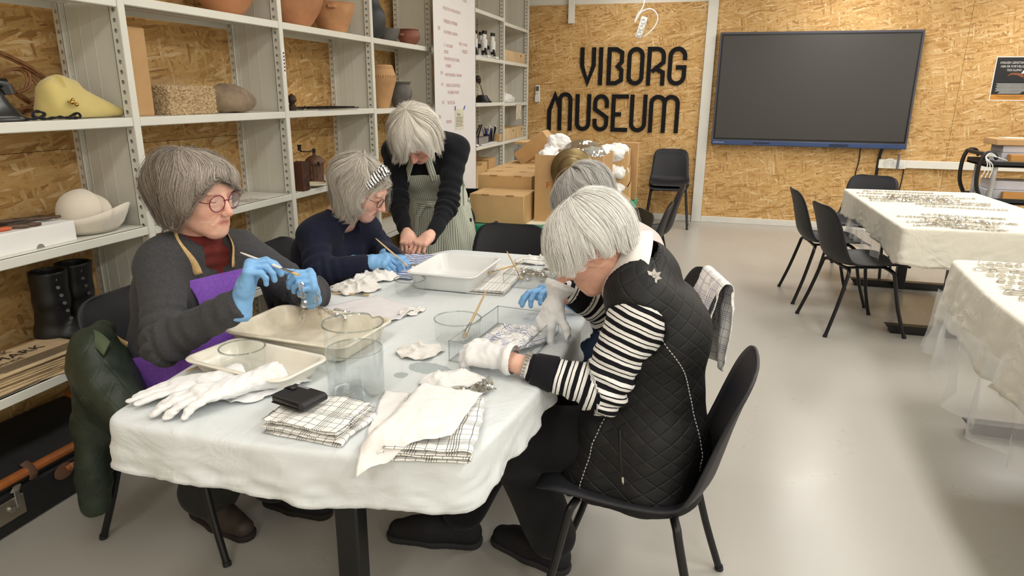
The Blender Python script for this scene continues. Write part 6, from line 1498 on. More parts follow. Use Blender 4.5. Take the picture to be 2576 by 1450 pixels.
stone(-2.26, 2.83, C_, .06, .09, .032, M('brown_wood_old', '8b6a4a', .8, var=.2), 'flat brown wooden shoe on the shelf by the red glasses', 7)  # old wooden shoe, modelled as a flat lump with the stone function
m = MB(); m.box(-.05, .05, -.06, .06, 0, .0012); o = obj('printed_note', m, M('printed_note', 'c9c4ba', .7, var=.3, vscale=60), None, False); o.location = (-2.17, 2.90, C_); tag(o, 'small printed note lying on the shelf near the upright post', 'note')
# coffee mill, plate, block
t = thing('coffee_mill', 'rusty antique coffee mill with a crank handle on the shelf', 'mill', (-2.25, 3.635, C_)); RB = M('rusty_brown_metal', '6d5040', .6, metal=.35, var=.2, vscale=40, bump=.3, bscale=80)
def flute(v, a): q = 1+.035*math.cos(16*a)*(0.01 < v.z < .105); return (v.x*q, v.y*q, v.z)
m = MB(); m.lathe([(.0005, 0), (.056, 0), (.056, .008), (.047, .012), (.050, .105), (.058, .112), (.058, .122), (.0005, .122)], 64, squash=flute); obj('body', m, RB, t)
m = MB(); m.lathe([(.058, .122), (.054, .135), (.036, .152), (.018, .160), (.010, .162), (.008, .185), (.0005, .185)], 32); obj('lid', m, RB, t)
m = MB(); m.tube([(0, 0, .176), (.0, 0, .20)], .010, 8); m.tube([(0, .012, .190), (0, -.06, .186), (0, -.135, .193), (0, -.15, .205)], [.006, .006, .007, .006], 8, flat=.6); c = obj('crank', m, IRON, t); m = MB(); m.tube([(0, -.15, .200), (0, -.15, .218), (0, -.15, .232)], [.011, .009, .013], 10); obj('knob', m, IRON, c)
m = MB(); m.tube([(.05, -.04, .125), (.062, -.055, .11)], .006, 8); obj('chute', m, IRON, t)
pot('painted_plate', -2.165, 3.45, C_, [(.03, 0), (.045, .003), (.068, .010), (.082, .017)], M('cream_glaze', 'dcd6b4', .3, var=.15, vscale=25), 'cream glazed plate lying before the coffee mill', cat='plate', wall=.004)
t = thing('old_book', 'dark charred wooden block standing by the shelf post', 'block', (-2.14, 3.30, C_)); m = MB(); m.box(-.035, .035, -.028, .028, 0, .155, .004); obj('block', m, M('charred_wood', '4a2f22', .85, var=.35, vscale=30, bump=.6, bscale=70, bdist=.004), t); m = MB(); m.box(-.037, .037, -.031, -.024, 0, .157); m.box(-.037, .037, .024, .031, 0, .157); obj('cover', m, M('dark_red_leather', '5a3424', .7), t, False)
t = thing('iron_fitting', 'small wrought iron finial lying on the shelf behind the post', 'fitting', (-2.2, 3.37, B_)); m = MB(); m.lathe([(.0005, 0), (.02, 0), (.024, .02), (.013, .035), (.026, .055), (.02, .075), (.008, .085), (.0005, .09)], 16); obj('finial', m, RUST, t); m = MB(); m.tube([(0, .02, .012), (0, .1, .008), (0, .13, .02)], .006, 8); obj('tang', m, RUST, t)
t = thing('iron_grid', 'flat wrought iron grating lying on the middle shelf', 'grating', (-2.19, 3.68, B_))
for k in range(4): m = MB(); m.box(-.09+k*.055, -.075+k*.055, -.28+.03*k, .26, .006, .012, .002); obj('bar', m, IRON, t)
for k in range(5): m = MB(); m.box(-.1, .1, -.22+k*.1, -.21+k*.1, .012, .017, .002); obj('crossbar', m, IRON, t)
# yellow hat
F = Field((-2.36, 1.84, 1.33), (-2.08, 2.24, 1.53), .0045); z = B_
F.cone((-2.22, 1.985, z+.04), (-2.18, 2.19, z+.016), .062, .006, .03); F.cone((-2.23, 1.985, z+.10), (-2.19, 2.18, z+.025), .045, .010, .03); F.cone((-2.23, 1.95, z+.035), (-2.23, 1.95, z+.085), .062, .050, .03); F.cone((-2.235, 1.985, z+.118), (-2.235, 2.04, z+.112), .030, .026, .02); F.cone((-2.215, 1.935, z+.10), (-2.20, 1.935, z+.05), .030, .034, .012); F.cone((-2.165, 1.975, z+.135), (-2.135, 2.12, z+.066), .014, .006, .016, 'cut'); F.cone((-2.165, 1.972, z+.14), (-2.148, 1.962, z+.05), .013, .009, .012, 'cut'); F.cone((-2.235, 1.962, z+.16), (-2.19, 1.958, z+.12), .012, .010, .012, 'cut'); keep_z(F, z+.001)
V, f = F.mesh(); N = vnormals(V, f); V = V+N*(.002*wob(V, 30, 2, 3))[:, None]; o = npmesh('felt_hat', [(V, f)], FELTY, None); tag(o, 'yellow felt hat folded to a point with a small brooch', 'hat')
m = MB(); m.sphere((-2.145, 1.945, z+.058), .008); m.sphere((-2.142, 1.96, z+.05), .007); m.sphere((-2.148, 1.953, z+.066), .006); m.tube([(-2.145, 1.93, z+.06), (-2.145, 1.97, z+.052)], .003, 6); obj('brooch', m, M('gold_pin', 'c9a55a', .25, metal=1), o, world=False)
# cream hat with a turned-up brim
z = C_+.004
F = Field((-2.40, 1.84, z-.02), (-2.05, 2.24, z+.19), .0045); F.ell((-2.25, 2.02, z+.06), (.085, .10, .10), .02); F.ell((-2.25, 2.01, z+.10), (.07, .075, .055), .03); F.cone((-2.23, 2.07, z+.165), (-2.165, 2.05, z+.07), .028, .016, .03, 'cut'); keep_z(F, z); V, f = F.mesh(); N = vnormals(V, f); V = V+N*(.002*wob(V, 26, 2, 3))[:, None]
o = npmesh('felt_hat', [(V, f)], FELTC, None); tag(o, 'cream felt hat with an upturned brim and red band', 'hat'); P = []
for i in range(61):
    a = 2*math.pi*i/60; q = .5+.5*math.cos(a-R(-25)); q2 = max(0, math.cos(a-R(40))); lift = .012+.05*q+.045*q2**2; r0 = (.083, .098); c, s = math.cos(a), math.sin(a)
    P.append([Vector((-2.25+r0[0]*c*.97, 2.02+r0[1]*s*.97, z+.035)), Vector((-2.25+(r0[0]+.01)*c, 2.02+(r0[1]+.01)*s, z+.004)), Vector((-2.25+(r0[0]+.03)*c, 2.02+(r0[1]+.035)*s, z+.006+lift*.25)), Vector((-2.25+(r0[0]+.046)*c, 2.02+(r0[1]+.055)*s, z+.008+lift*.65)), Vector((-2.25+(r0[0]+.055)*c, 2.02+(r0[1]+.068)*s, z+.01+lift))])
m = MB(); m.grid(P); b = obj('brim', m, FELTC, o, angle=180); solidify(b, .004, 1)
m = MB(); m.tube([(-2.25+.088*math.cos(2*math.pi*i/48), 2.02+.103*math.sin(2*math.pi*i/48), z+.045) for i in range(49)], .009, 8, flat=.35); obj('hat_band', m, M('red_ribbon', 'b8513c', .6), o)
# white box with old tools on it
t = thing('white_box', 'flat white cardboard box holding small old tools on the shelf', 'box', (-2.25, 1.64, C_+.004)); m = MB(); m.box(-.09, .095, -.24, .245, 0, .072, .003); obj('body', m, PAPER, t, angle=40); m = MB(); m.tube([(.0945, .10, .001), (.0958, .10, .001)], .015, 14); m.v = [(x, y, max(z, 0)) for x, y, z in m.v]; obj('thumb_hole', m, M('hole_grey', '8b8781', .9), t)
zt = C_+.004+.0725; TW = M('old_tool_wood', '5b4636', .6, var=.25, vscale=30); TH = M('horn_handle', '6a5443', .45, var=.2)
def tool(pts, r, mat, label, name='hand_tool', flat=1.0): m = MB(); m.tube(pts, r, 8, flat=flat); return tag(obj(name, m, mat, None), label, 'tool')
tool([(-2.30, 1.70, zt+.012), (-2.27, 1.76, zt+.014), (-2.23, 1.83, zt+.012), (-2.21, 1.88, zt+.012)], [.012, .014, .013, .008], TW, 'dark wooden comb-like tool at the corner of the white box', flat=.6)
t = thing('leather_case', 'dark leather spectacle case lying on the white box', 'case', (-2.27, 1.79, zt)); m = MB(); m.box(-.03, .03, -.085, .085, 0, .014, .006, seg=2); obj('case', m, M('brown_black_leather', '2f2723', .5), t); m = MB(); m.box(-.032, .032, -.05, .09, 0, .004); obj('paper_slip', m, PAPER, t, False)
for i, (x, y, a) in enumerate(((-2.2, 1.70, 40), (-2.19, 1.735, 60), (-2.24, 1.66, 15), (-2.2, 1.64, 75))):
    d = Vector((math.cos(R(a)), math.sin(R(a)), 0)); c = Vector((x, y, zt+.007)); tool([c-d*.035, c-d*.01, c+d*.02, c+d*.04], [.004, .0075, .008, .005], (TH, TW, RUST, M('orange_plastic', 'c8623a', .5))[i], ('small horn-handled tool nearest the box front', 'small dark tool beside the horn-handled one on the white box', 'rusty small tool further back on the white box', 'orange-handled tool at the left picture edge on the white box')[i])
m = MB(); m.box(-2.31, -2.2, 1.52, 1.68, zt, zt+.003); tag(obj('plastic_bag', m, ACR, None, False), 'small clear plastic bag under the old tools on the white box', 'bag')
# telephone, cord, woven rattan piece
TEL = t = thing('telephone', 'old black desk telephone at the left picture edge', 'telephone', (-2.22, 1.68, B_)); m = MB(); P = []
for zz, a, b in ((0, .10, .085), (.012, .10, .085), (.02, .092, .08), (.06, .065, .06), (.085, .05, .055), (.095, .045, .05)):
    P.append([Vector((b*1.1*math.copysign(abs(math.cos(q))**.5, math.cos(q)), a*math.copysign(abs(math.sin(q))**.5, math.sin(q)), zz)) for q in np.linspace(0, 2*math.pi, 40, endpoint=False)])
m.grid(P, True); n = 40; m.f.append(tuple(5*n+i for i in range(n))); m.mi.append(0); obj('base', m, BLKP, t, angle=60)
m = MB(); m.tube([(-.01, -.11, .112), (-.01, -.06, .122), (-.01, 0, .124), (-.01, .06, .122), (-.01, .095, .112)], [.024, .014, .013, .014, .025], 12); m.tube([(-.01, .095, .112), (-.01, .10, .085)], [.025, .028], 12); obj('handset', m, BLKP, t)
m = MB(); m.lathe([(.035, .0), (.038, .006), (.0005, .008)], 24, Matrix.Translation((.062, 0, .05)) @ Matrix.Rotation(R(60), 4, 'Y')); obj('dial', m, M('dial_grey', '4a4a4c', .4), t)
pts = [(-2.15, 1.755, B_+.006), (-2.135, 1.79, B_+.008), (-2.14, 1.83, B_+.02), (-2.14, 1.80, B_+.03), (-2.138, 1.785, B_+.015), (-2.13, 1.82, B_+.006), (-2.128, 1.87, B_+.010), (-2.13, 1.92, B_+.006), (-2.13, 1.955, B_+.008), (-2.15, 1.965, B_+.02), (-2.16, 1.94, B_+.008)]
c0 = catmull(pts, 90); m = MB()
for ph in (0, math.pi): m.tube([Vector(p)+Vector((.0025*math.cos(i*.55+ph), 0, .0025*math.sin(i*.55+ph))) for i, p in enumerate(c0)], .003, 6)
obj('cord', m, M('black_fabric_cord', '1b1b20', .8), TEL, world=True)
RAT = M('brown_rattan', '8a5f3c', .5, var=.2, vscale=40); t = thing('rattan_beater', 'woven brown rattan carpet beater leaning behind the yellow hat', 'beater', (-2.37, 1.9, B_))
loops = [[(-.16, .20), (-.10, .24), (.05, .19), (.16, .12), (.22, .03), (.10, .04), (-.02, .12), (-.09, .17), (-.18, .13), (-.16, .20)], [(-.2, .14), (-.12, .05), (.02, .02), (.13, .08), (.08, .16), (-.03, .13), (-.1, .05), (.0, -.0), (.06, .01)], [(-.05, .21), (-.02, .12), (-.01, .03), (.05, .015), (.09, .02)], [(.10, .17), (.06, .09), (-.06, .08), (-.15, .11), (-.2, .18)]]
for L_ in loops:
    c0 = catmull([(y*1.0, zz) for y, zz in L_], 70); m = MB()
    for k in (-1, 0, 1): m.tube([(-.008*abs(k)+.012*math.sin(i*.22+len(L_)), p[0]+k*.0075, p[1]+.008+k*.003) for i, p in enumerate(c0)], .0045, 6)
    m.v = [(x, y, max(z, .002)) for x, y, z in m.v]; obj('cane_loop', m, RAT, t)
# boots
def boot(x, y, deg, label):
    t = thing('boot', label, 'boot', (x, y, D_), R(deg)); F = Field((-.08, -.16, -.01), (.08, .22, .35), .006)
    F.cone((0, -.03, .09), (0, -.02, .20), .056, .058, .03); F.cone((0, -.02, .20), (0, -.015, .34), .058, .066, .02); F.cone((0, -.04, .07), (0, .07, .06), .05, .045, .03); F.cone((0, .06, .055), (0, .16, .045), .046, .04, .03); keep_z(F, .028, .318); F.cone((0, -.02, .25), (0, -.015, .40), .052, .060, 0, 'cut'); V, f = F.mesh(); N = vnormals(V, f); V = V+N*(.004*wob(V*A3(1, 1, 2), 26, 2, 2)*(V[:, 2] < .2))[:, None]
    me = bpy.data.meshes.new('shaft'); me.from_pydata(V.tolist(), [], f.tolist()); me.materials.append(M('black_boot_leather', '1c1c1d', .42, var=.08, bump=.3, bscale=60, bdist=.0015)); fin('upper', me, t, True, angle=60)
    m = MB(); m.box(-.05, .05, -.105, -.02, 0, .030, .008); m.box(-.052, .052, -.10, .20, .018, .032, .008); obj('sole', m, M('boot_sole', '202021', .7), t)
    m = MB()
    for k in range(6): m.tube([(.045, .045-.006*k, .14+.03*k), (.052, .047-.006*k, .14+.03*k)], .007, 8)
    obj('eyelets', m, M('eyelet_metal', '8b8b88', .3, metal=1), t); return t
boot(-2.30, 1.885, -55, 'tall black leather lace-up boot in front on the low shelf'); boot(-2.325, 2.015, -55, 'tall black leather boot standing behind the other one')
# old newspapers
NEWS = M('old_newsprint', 'cbb28c', .85, var=.12, vscale=7); NEWSE = M('newsprint_edge', 'b98f62', .85, var=.2, vscale=60); INK = M('news_ink', '2b2523', .8); zz = D_
for i in range(9):
    t = thing('newspaper', ('yellowed old newspaper %s of the pile on the low shelf' % ('at the bottom', 'second from the bottom', 'third from the bottom', 'fourth from the bottom', 'in the middle', 'fourth from the top', 'third from the top', 'second from the top', 'on top, headed DANMARK,')[i]), 'newspaper', (-2.245+rng.normal(0, .008), 1.62+rng.normal(0, .02), zz), R(rng.normal(-3, 4)), 'old newspapers on the low shelf'); th = .0062; P = []
    nx, ny = 8, 14
    for sgn in (0, 1): 
        for a in range(nx+1): P.append([Vector(((-.115+.235*a/nx)*(1 if sgn == 0 else -1)+(.005 if sgn else 0), -.26+.47*b/ny, .0008+sgn*(th-.001)+.0025*max(0, fbm(a*.4+i*3, b*.3, i)))) for b in range(ny+1)])
    m = MB(); m.grid(P); o = obj('sheets', m, NEWS, t, angle=180); solidify(o, .0012)
    if i == 8:
        m = MB(); text_on(m, 'DANMARK', .062, (.0, -.19, th+.0032), (0, 1, 0), (-1, 0, 0), sx=1.05); text_on(m, 'TIDENDE', .03, (.035, -.10, th+.0032), (0, 1, 0), (-1, 0, 0)); 
        for k in range(7): m.box(.045+k*.009, .048+k*.009, -.16+.01*k, .19, th+.0030, th+.0032)
        text_on(m, 'DANMARK', .045, (-.06, -.17, th+.0032), (0, 1, 0), (-1, 0, 0)); obj('print', m, INK, t, False)
    zz += th+.0012
# suitcase on the floor
t = thing('suitcase', 'old black suitcase with brown leather edging on the floor under the shelf', 'suitcase', (-2.29, 1.42, 0)); BK = M('black_fibre', '1a1a1b', .6, var=.15, vscale=12, bump=.3, bscale=200); BRN = M('brown_leather_edging', 'a4602f', .45, var=.1, vscale=20, bump=.2, bscale=120); PAT = M('worn_brown_leather', '6a4a3a', .7, var=.2)
m = MB(); m.box(-.145, .135, -.52, .52, 0, .150, .012); obj('body', m, BK, t)
P = [[Vector((x, y*(.52-.02*e), z+.01*(1-(y)**2))) for y in np.linspace(-1, 1, 12)] for x, z, e in ((.137, .152, 0), (.138, .178, 0), (.12, .194, 1), (0, .235, 1), (-.11, .265, 1), (-.14, .255, 0), (-.146, .152, 0))]
m = MB(); m.grid(P); n = 12
for j in (0, n-1): m.f.append(tuple((i*n+j) for i in (range(7) if j else range(6, -1, -1)))); m.mi.append(0)
obj('lid', m, BK, t, angle=50)
m = MB(); m.tube([(.132, y, .178+.01*(1-(y/.52)**2)) for y in np.linspace(-.525, .525, 20)], .0165, 10); m.tube([(.13, .52, .18), (0, .522, .238), (-.12, .522, .268)], .014, 8); obj('edging', m, BRN, t)
for y in (-.25, .13): m = MB(); m.tube([(.115, y, .212), (.142, y, .196), (.150, y, .176), (.142, y, .158)], [.016]*4, 8, flat=.4, upv=(1, 0, 0)); obj('strap_loop', m, PAT, t)
m = MB(); m.tube([(.139, .245, .118), (.141, .245, .118)], [.03, .03], 14); m.v = [(x, .245+(y-.245)*1.3, z) for x, y, z in m.v]; obj('handle_patch', m, PAT, t)
m = MB(); m.tube([(.142, .255, .12), (.152, .28, .128), (.156, .36, .136), (.152, .44, .134), (.142, .47, .128)], [.013]*5, 8, flat=.4, upv=(1, 0, 0)); h = obj('handle', m, BRN, t); m = MB(); m.tube([(.15+.004*math.cos(a), .268, .124+.014*math.sin(a)) for a in np.linspace(0, 6.28, 14)], .002, 6); obj('ring', m, SILV, h)
m = MB(); m.box(.135, .140, -.02, .09, .05, .125, .003); lk = obj('lock_plate', m, M('tarnished_nickel', 'a89f90', .35, metal=.9, var=.15), t); m = MB(); m.tube([(.14, .04, .09), (.147, .04, .09)], .012, 12); m.box(.138, .146, .055, .075, .085, .15, .002); m.tube([(.141, .065, .15), (.15, .065, .165)], [.02, .016], 12, flat=.4, upv=(1, 0, 0)); obj('latch', m, SILV, lk)
# --- far bays: whiteboard, microscopes, lamp, crates
t = thing('whiteboard', 'tall white board with red handwriting leaning against the shelves', 'board', (-2.05, 5.55, .02)); m = MB(); m.box(-.012, .0, -.49, .49, .03, 2.5, .002); obj('panel', m, M('board_white', 'ecebec', .3, var=.01), t)
m = MB(); 
for b in ((-.014, .003, -.495, -.488, .02, 2.5), (-.014, .003, .488, .495, .02, 2.5), (-.014, .003, -.495, .495, .02, .032)): m.box(*b)
obj('frame', m, SILV, t, False); RED = M('red_marker', 'd0a2a8', .6)
for s, y, z, h in (('(BORD ARBEJDE)', -.28, 2.10, .058), ('OM PROJ-', .16, 2.11, .058), ('PRÆSENTATION AF VIBORGS MUSEUM OG', -.28, 1.915, .045), ('WORKSHOP & OMVISNING', -.27, 1.74, .055), ('13:00', -.40, 1.63, .055), ('BOD OM PROJEKT - BAGGRUND', -.27, 1.60, .046), ('PROJEKT + HVAD SKER', .07, 1.48, .044), ('ET 1. VER. RENGØRE', -.27, 1.42, .046), ('+ FROKOST', .14, 1.37, .06), ('SORTERE', -.27, 1.33, .05), ('DOKUMENTATION OG TEGNING', -.27, 1.235, .05), ('PÅ PRØVER', -.24, 1.14, .05), ('14:00', -.36, 1.04, .05), ('VIDERE MED RENGØRING + FREMVISNING', -.26, 1.02, .045), ('14:30', -.35, .88, .05), ('SAMLING OG TEGNE MODELLER', -.24, .87, .05), ('+ OPLÆSNING AF PROJEKT', -.22, .77, .05), ('15:00', -.34, .63, .05), ('TAK FOR I DAG', -.22, .62, .055), ('Dyb', -.41, .43, .06), ('SPØRGSMÅL', -.25, .35, .05)):
    z = 2.17-(2.13-z)*.55; h *= .74; m = MB(); text_on(m, s, h, (.0012, y, z), (0, 1, 0), (0, 0, 1), sx=.62); obj('handwriting', m, RED, t, False)
for zq in (0,):
    m = MB(); m.box(.001, .002, -.05, .17, 1.13, 1.30); n_ = obj('pinned_note', m, M('note_paper', 'd8d5bf', .7), t, False); m = MB(); text_on(m, 'Noter', .035, (.0025, .0, 1.245), (0, 1, 0), (0, 0, 1)); 
    for k in range(7): m.box(.0021, .0025, -.03, .14-.01*(k % 3), 1.23-.012*k, 1.233-.012*k)
    obj('note_print', m, INK, n_, False); m = MB(); m.tube([(.004, -.045, 1.292), (.01, -.06, 1.325)], .004, 6); m.tube([(.004, .165, 1.292), (.01, .18, 1.325)], .004, 6); obj('pins', m, M('blue_pin', '3b56a8', .4), n_)
WM = M('microscope_white', 'e9e9e6', .35); BM = M('microscope_black', '17171a', .4)
def microscope(x, y, label):
    t = thing('microscope', label, 'microscope', (x, y, A_-.006), 0, 'microscopes on the far shelf'); m = MB(); m.box(-.06, .06, -.045, .045, 0, .025, .006); m.box(-.055, -.03, -.02, .02, .02, .15, .006); obj('stand', m, WM, t)
    m = MB(); m.tube([(0, 0, .07), (0, 0, .17)], [.03, .034], 14); obj('head', m, WM, t)
    for sy in (-.02, .02): m = MB(); m.tube([(0, sy, .165), (.005, sy, .225)], .015, 12); e = obj('eyepiece', m, WM, t); m = MB(); m.tube([(.005, sy, .22), (.007, sy, .25)], .018, 12); obj('eyecup', m, BM, e)
    m = MB(); m.tube([(-.04, -.03, .11), (-.04, -.055, .11)], .022, 14); obj('focus_knob', m, BM, t); m = MB(); m.tube([(0, 0, .07), (0, 0, .045)], .016, 12); m.tube([(.02, -.02, .09), (.035, -.03, .03)], .012, 8); obj('objective', m, BM, t)
for i, (x, y) in enumerate(((-2.24, 6.58), (-2.17, 6.66), (-2.25, 6.80), (-2.17, 6.93))): microscope(x, y, ('first white microscope beside the tall white board', 'second white microscope from the white board, standing forward', 'third white microscope from the board, standing back', 'white microscope farthest from the tall white board')[i])
t = thing('desk_lamp', 'black desk lamp with a thin bent stem on the far shelf', 'lamp', (-2.21, 6.72, 1.36)); m = MB(); m.lathe([(.0005, 0), (.09, 0), (.09, .012), (.06, .05), (.05, .07), (.0005, .075)], 24); obj('base', m, BM, t); m = MB(); m.tube([(0, .03, .07), (0, -.05, .15), (0, -.12, .20)], .003, 6); m.tube([(0, .045, .07), (0, -.03, .15), (0, -.11, .205)], .003, 6); obj('stem', m, SILV, t); m = MB(); m.tube([(0, -.09, .195), (0, -.15, .225), (0, -.2, .22)], [.018, .035, .022], 12); obj('lamp_head', m, BM, t); m = MB(); m.tube(catmull([(0, .09, .006), (.03, .16, .006), (.02, .26, .006), (-.03, .2, .006), (-.02, .1, .006)], 24).tolist(), .004, 6); obj('cord', m, BM, t)
F = Field((-.14, -.34, -.01), (.14, .34, .16), .007); F.cone((0, -.2, .03), (0, .05, .03), .08, .06, .03); F.cone((0, .05, .03), (0, .24, .03), .05, .03, .03); keep_z(F, 0); V, f = F.mesh(); N = vnormals(V, f); V = V+N*(.018*(np.abs(wob(V, 28, 2, 4))-.4)+.008*(np.abs(wob(V, 70, 2, 7))-.4))[:, None]; V[:, 2] = np.maximum(V[:, 2], 0); o = npmesh('plastic_bag', [(V, f)], M('white_plastic_film', 'ececea', .4), None); o.location = (-2.21, 7.62, 1.353); tag(o, 'white plastic bag on the far shelf above a hanging tag', 'bag')
m = MB(); m.box(-2.104, -2.1025, 7.62, 7.84, 1.17, 1.34); tag(obj('paper_tag', m, M('tag_paper', 'd9cfbb', .7, var=.15, vscale=12), None, False), 'paper tag hanging from the far shelf edge under the white bag', 'tag')
CRATE = M('pale_wood_crate', 'd2b78f', .6, var=.08, vscale=6, aniso=(1, 1, 8), bump=.15, bscale=30)
def crate(x0, x1, y0, y1, z, h, label):
    t = thing('wooden_crate', label, 'crate', ((x0+x1)/2, (y0+y1)/2, z), 0, 'pale wooden crates in the last shelving bay'); a, b = (x1-x0)/2, (y1-y0)/2
    for nm, q in (('side_board', (-a, -a+.01, -b, b)), ('side_board', (a-.01, a, -b, b)), ('end_board', (-a, a, -b, -b+.01)), ('end_board', (-a, a, b-.01, b))): m = MB(); m.box(q[0], q[1], q[2], q[3], 0, h, .001); obj(nm, m, CRATE, t, False)
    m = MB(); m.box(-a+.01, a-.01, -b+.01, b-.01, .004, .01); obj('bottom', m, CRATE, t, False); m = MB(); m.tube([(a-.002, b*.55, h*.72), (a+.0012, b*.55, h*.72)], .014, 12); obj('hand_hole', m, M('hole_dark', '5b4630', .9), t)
crate(-2.40, -2.135, 7.2, 8.12, 1.78, .115, 'long pale wooden crate on the far shelf above the white bag'); crate(-2.40, -2.13, 7.2, 7.72, .955, .125, 'pale wooden crate nearer the camera on the low far shelf'); crate(-2.40, -2.15, 7.74, 8.13, .955, .125, 'pale wooden crate against the last post on the low far shelf')
def cup(x, y, z, label, items, glass):
    t = thing('pen_cup', label, 'cup', (x, y, z)); m = MB(); m.lathe([(.0005, 0), (.035, 0), (.038, .09), (.036, .09), (.033, .004), (.0005, .004)], 20); obj('cup', m, GLASS if glass else M('dark_blue_cup', '25283a', .3), t)
    for i, mt in enumerate(items):
        a = i*2.4; m = MB(); m.tube([(.012*math.cos(a), .012*math.sin(a), .006), (.045*math.cos(a), .045*math.sin(a), .155+.02*math.sin(i*3))], .0048, 6); p = obj('pen', m, mt, t); m = MB(); e = Vector((.045*math.cos(a), .045*math.sin(a), .155+.02*math.sin(i*3))); m.sphere(e, .006); obj('tip', m, WM if glass or i % 2 else BRIS, p)
BPEN = M('blue_pen', '2b3f9a', .35); cup(-2.2, 6.84, .956, 'dark cup of blue pens and brushes on the far shelf', [BPEN, BM, BPEN, WOODB, BPEN, WM, BM], False); cup(-2.19, 6.985, .956, 'glass of dark brushes with white tips on the far shelf', [BM]*8, True)
carton('small_box', -2.18, -2.125, 7.045, 7.13, .956, 1.03, 'small brown box beside the glass of brushes', CARD2)
t = thing('letter_tray', 'grey desk tray with black pens on the far shelf', 'tray', (-2.24, 6.55, .956)); m = MB(); m.box(-.10, .10, -.16, .16, 0, .008); m.box(-.10, -.094, -.16, .16, 0, .075); m.box(.094, .10, -.16, .16, 0, .075); m.box(-.10, .10, -.16, -.154, 0, .075); m.box(-.10, .10, .154, .16, 0, .075); obj('tray', m, M('grey_plastic', '8f8d8d', .4), t, False)
for k, (a, b) in enumerate(((-.1, .03), (.0, .09))): m = MB(); m.tube([(.02, a, .01), (.05, b, .19)], .008, 6); obj('marker', m, BM, t)
crumple('cotton_glove', -2.15, 6.32, 30, .04, .07, .04, WGLOVE, 'white glove lying at the front of the far shelf beside the board', 'glove', z=.956, seed=44)
m = MB(); m.box(-2.18, -2.12, 6.45, 6.95, .956, .964); tag(obj('paper_stack', m, PAPER, None, False), 'thin stack of white paper on the front of the far shelf', 'paper')
carton('carton', -2.40, -2.13, 6.28, 6.52, .49, .76, 'brown carton on the low far shelf nearest the board', CARD2); carton('carton', -2.40, -2.15, 6.53, 6.70, .49, .78, 'brown carton on the low far shelf beside the upright post', CARD2)
carton('carton', -2.40, -2.14, 6.72, 6.95, .49, .80, 'third brown carton on the low far shelf, closest to the crates', CARD)
# ---------------------------------------------------------------- carton table
ZC4 = ZT+.0045
carton('archive_carton', -1.262, -.945, 3.60, 3.875, ZC4, .908, 'brown carton nearest the empty chair at the front of the stack', CARD2, lid=True, hole=True)
rows_ = [(3.885, 4.10, -1.305, -.975, 'second'), (4.11, 4.34, -1.335, -1.0, 'third'), (4.35, 4.59, -1.345, -1.01, 'fourth'), (4.60, 4.85, -1.345, -1.015, 'rearmost')]
for y0, y1, x0, x1, w in rows_:
    carton('archive_carton', x0-.01, x1+.01, y0, y1, ZC4, .865, 'lower brown carton in the %s row of the carton stack' % w, CARD, lid=True); carton('archive_carton', x0, x1, y0, y1-.005, .868, .982, 'flat brown carton on top in the %s row of the carton stack' % w, CARD2, lid=True, hole=(w == 'second'))
def open_box(name, x0, x1, y0, y1, z0, z1, label, mat=CARD, rot=0, tilt=None):
    t = thing(name, label, 'box', ((x0+x1)/2, (y0+y1)/2, z0), R(rot)); a, b, h, w = (x1-x0)/2, (y1-y0)/2, z1-z0, .005
    for nm, q in (('end_panel', (-a, a, -b, -b+w)), ('end_panel', (-a, a, b-w, b)), ('side_panel', (-a, -a+w, -b+w, b-w)), ('side_panel', (a-w, a, -b+w, b-w))): m = MB(); m.box(*q, 0, h); obj(nm, m, mat, t, False)
    m = MB(); m.box(-a+w, a-w, -b+w, b-w, 0, w); obj('bottom', m, mat, t, False)
    if tilt: t.rotation_euler = tilt
    return t
t = open_box('big_carton', -.925, -.545, 3.76, 4.20, ZC4, 1.12, 'big open brown carton with a red letter behind the brass dish'); m = MB(); text_on(m, 'F', .052, (-.125, -.2208, .19), (1, 0, 0), (0, 0, 1)); obj('red_letter', m, M('red_print', 'c0452e', .7), t, False)
t = thing('lamp_canopy', 'round brass lamp dish standing on edge against the big carton', 'dish', (-.706, 3.72, 1.045)); BRASS = M('aged_brass', '8f7d5a', .4, metal=.9, var=.12, vscale=14); RM = Matrix.Rotation(R(84), 4, 'X')
m = MB(); m.lathe([(.0005, .055), (.03, .055), (.034, .045), (.036, .03), (.06, .028), (.072, .022), (.078, .008), (.084, .006), (.115, .0), (.1215, -.006), (.122, -.009), (.118, -.008), (.08, 0), (.0005, .0)], 64, RM); obj('dish', m, BRASS, t, angle=50)
t = thing('glass_bowl', 'fluted clear glass lamp shade resting in the big carton', 'shade', (-.685, 3.93, 1.075)); n = 96; P = []
for k in range(14):
    a = R(88-78*k/13); r = .135*math.cos(a)+.001; z = .125*math.sin(a); P.append([Vector((r*(1+.06*abs(math.sin(8*q))*math.cos(a))*math.cos(q), r*(1+.06*abs(math.sin(8*q))*math.cos(a))*math.sin(q), z)) for q in np.linspace(0, 2*math.pi, n, endpoint=False)])
m = MB(); m.grid(P[::-1], True); o = obj('glass', m, thin_glass('fluted_glass', (.9, .9, .89), 3), t, angle=180); solidify(o, .003)
TISS = M('white_tissue', 'f4f4f2', .85, var=.02, bump=.3, bscale=60, bdist=.003)
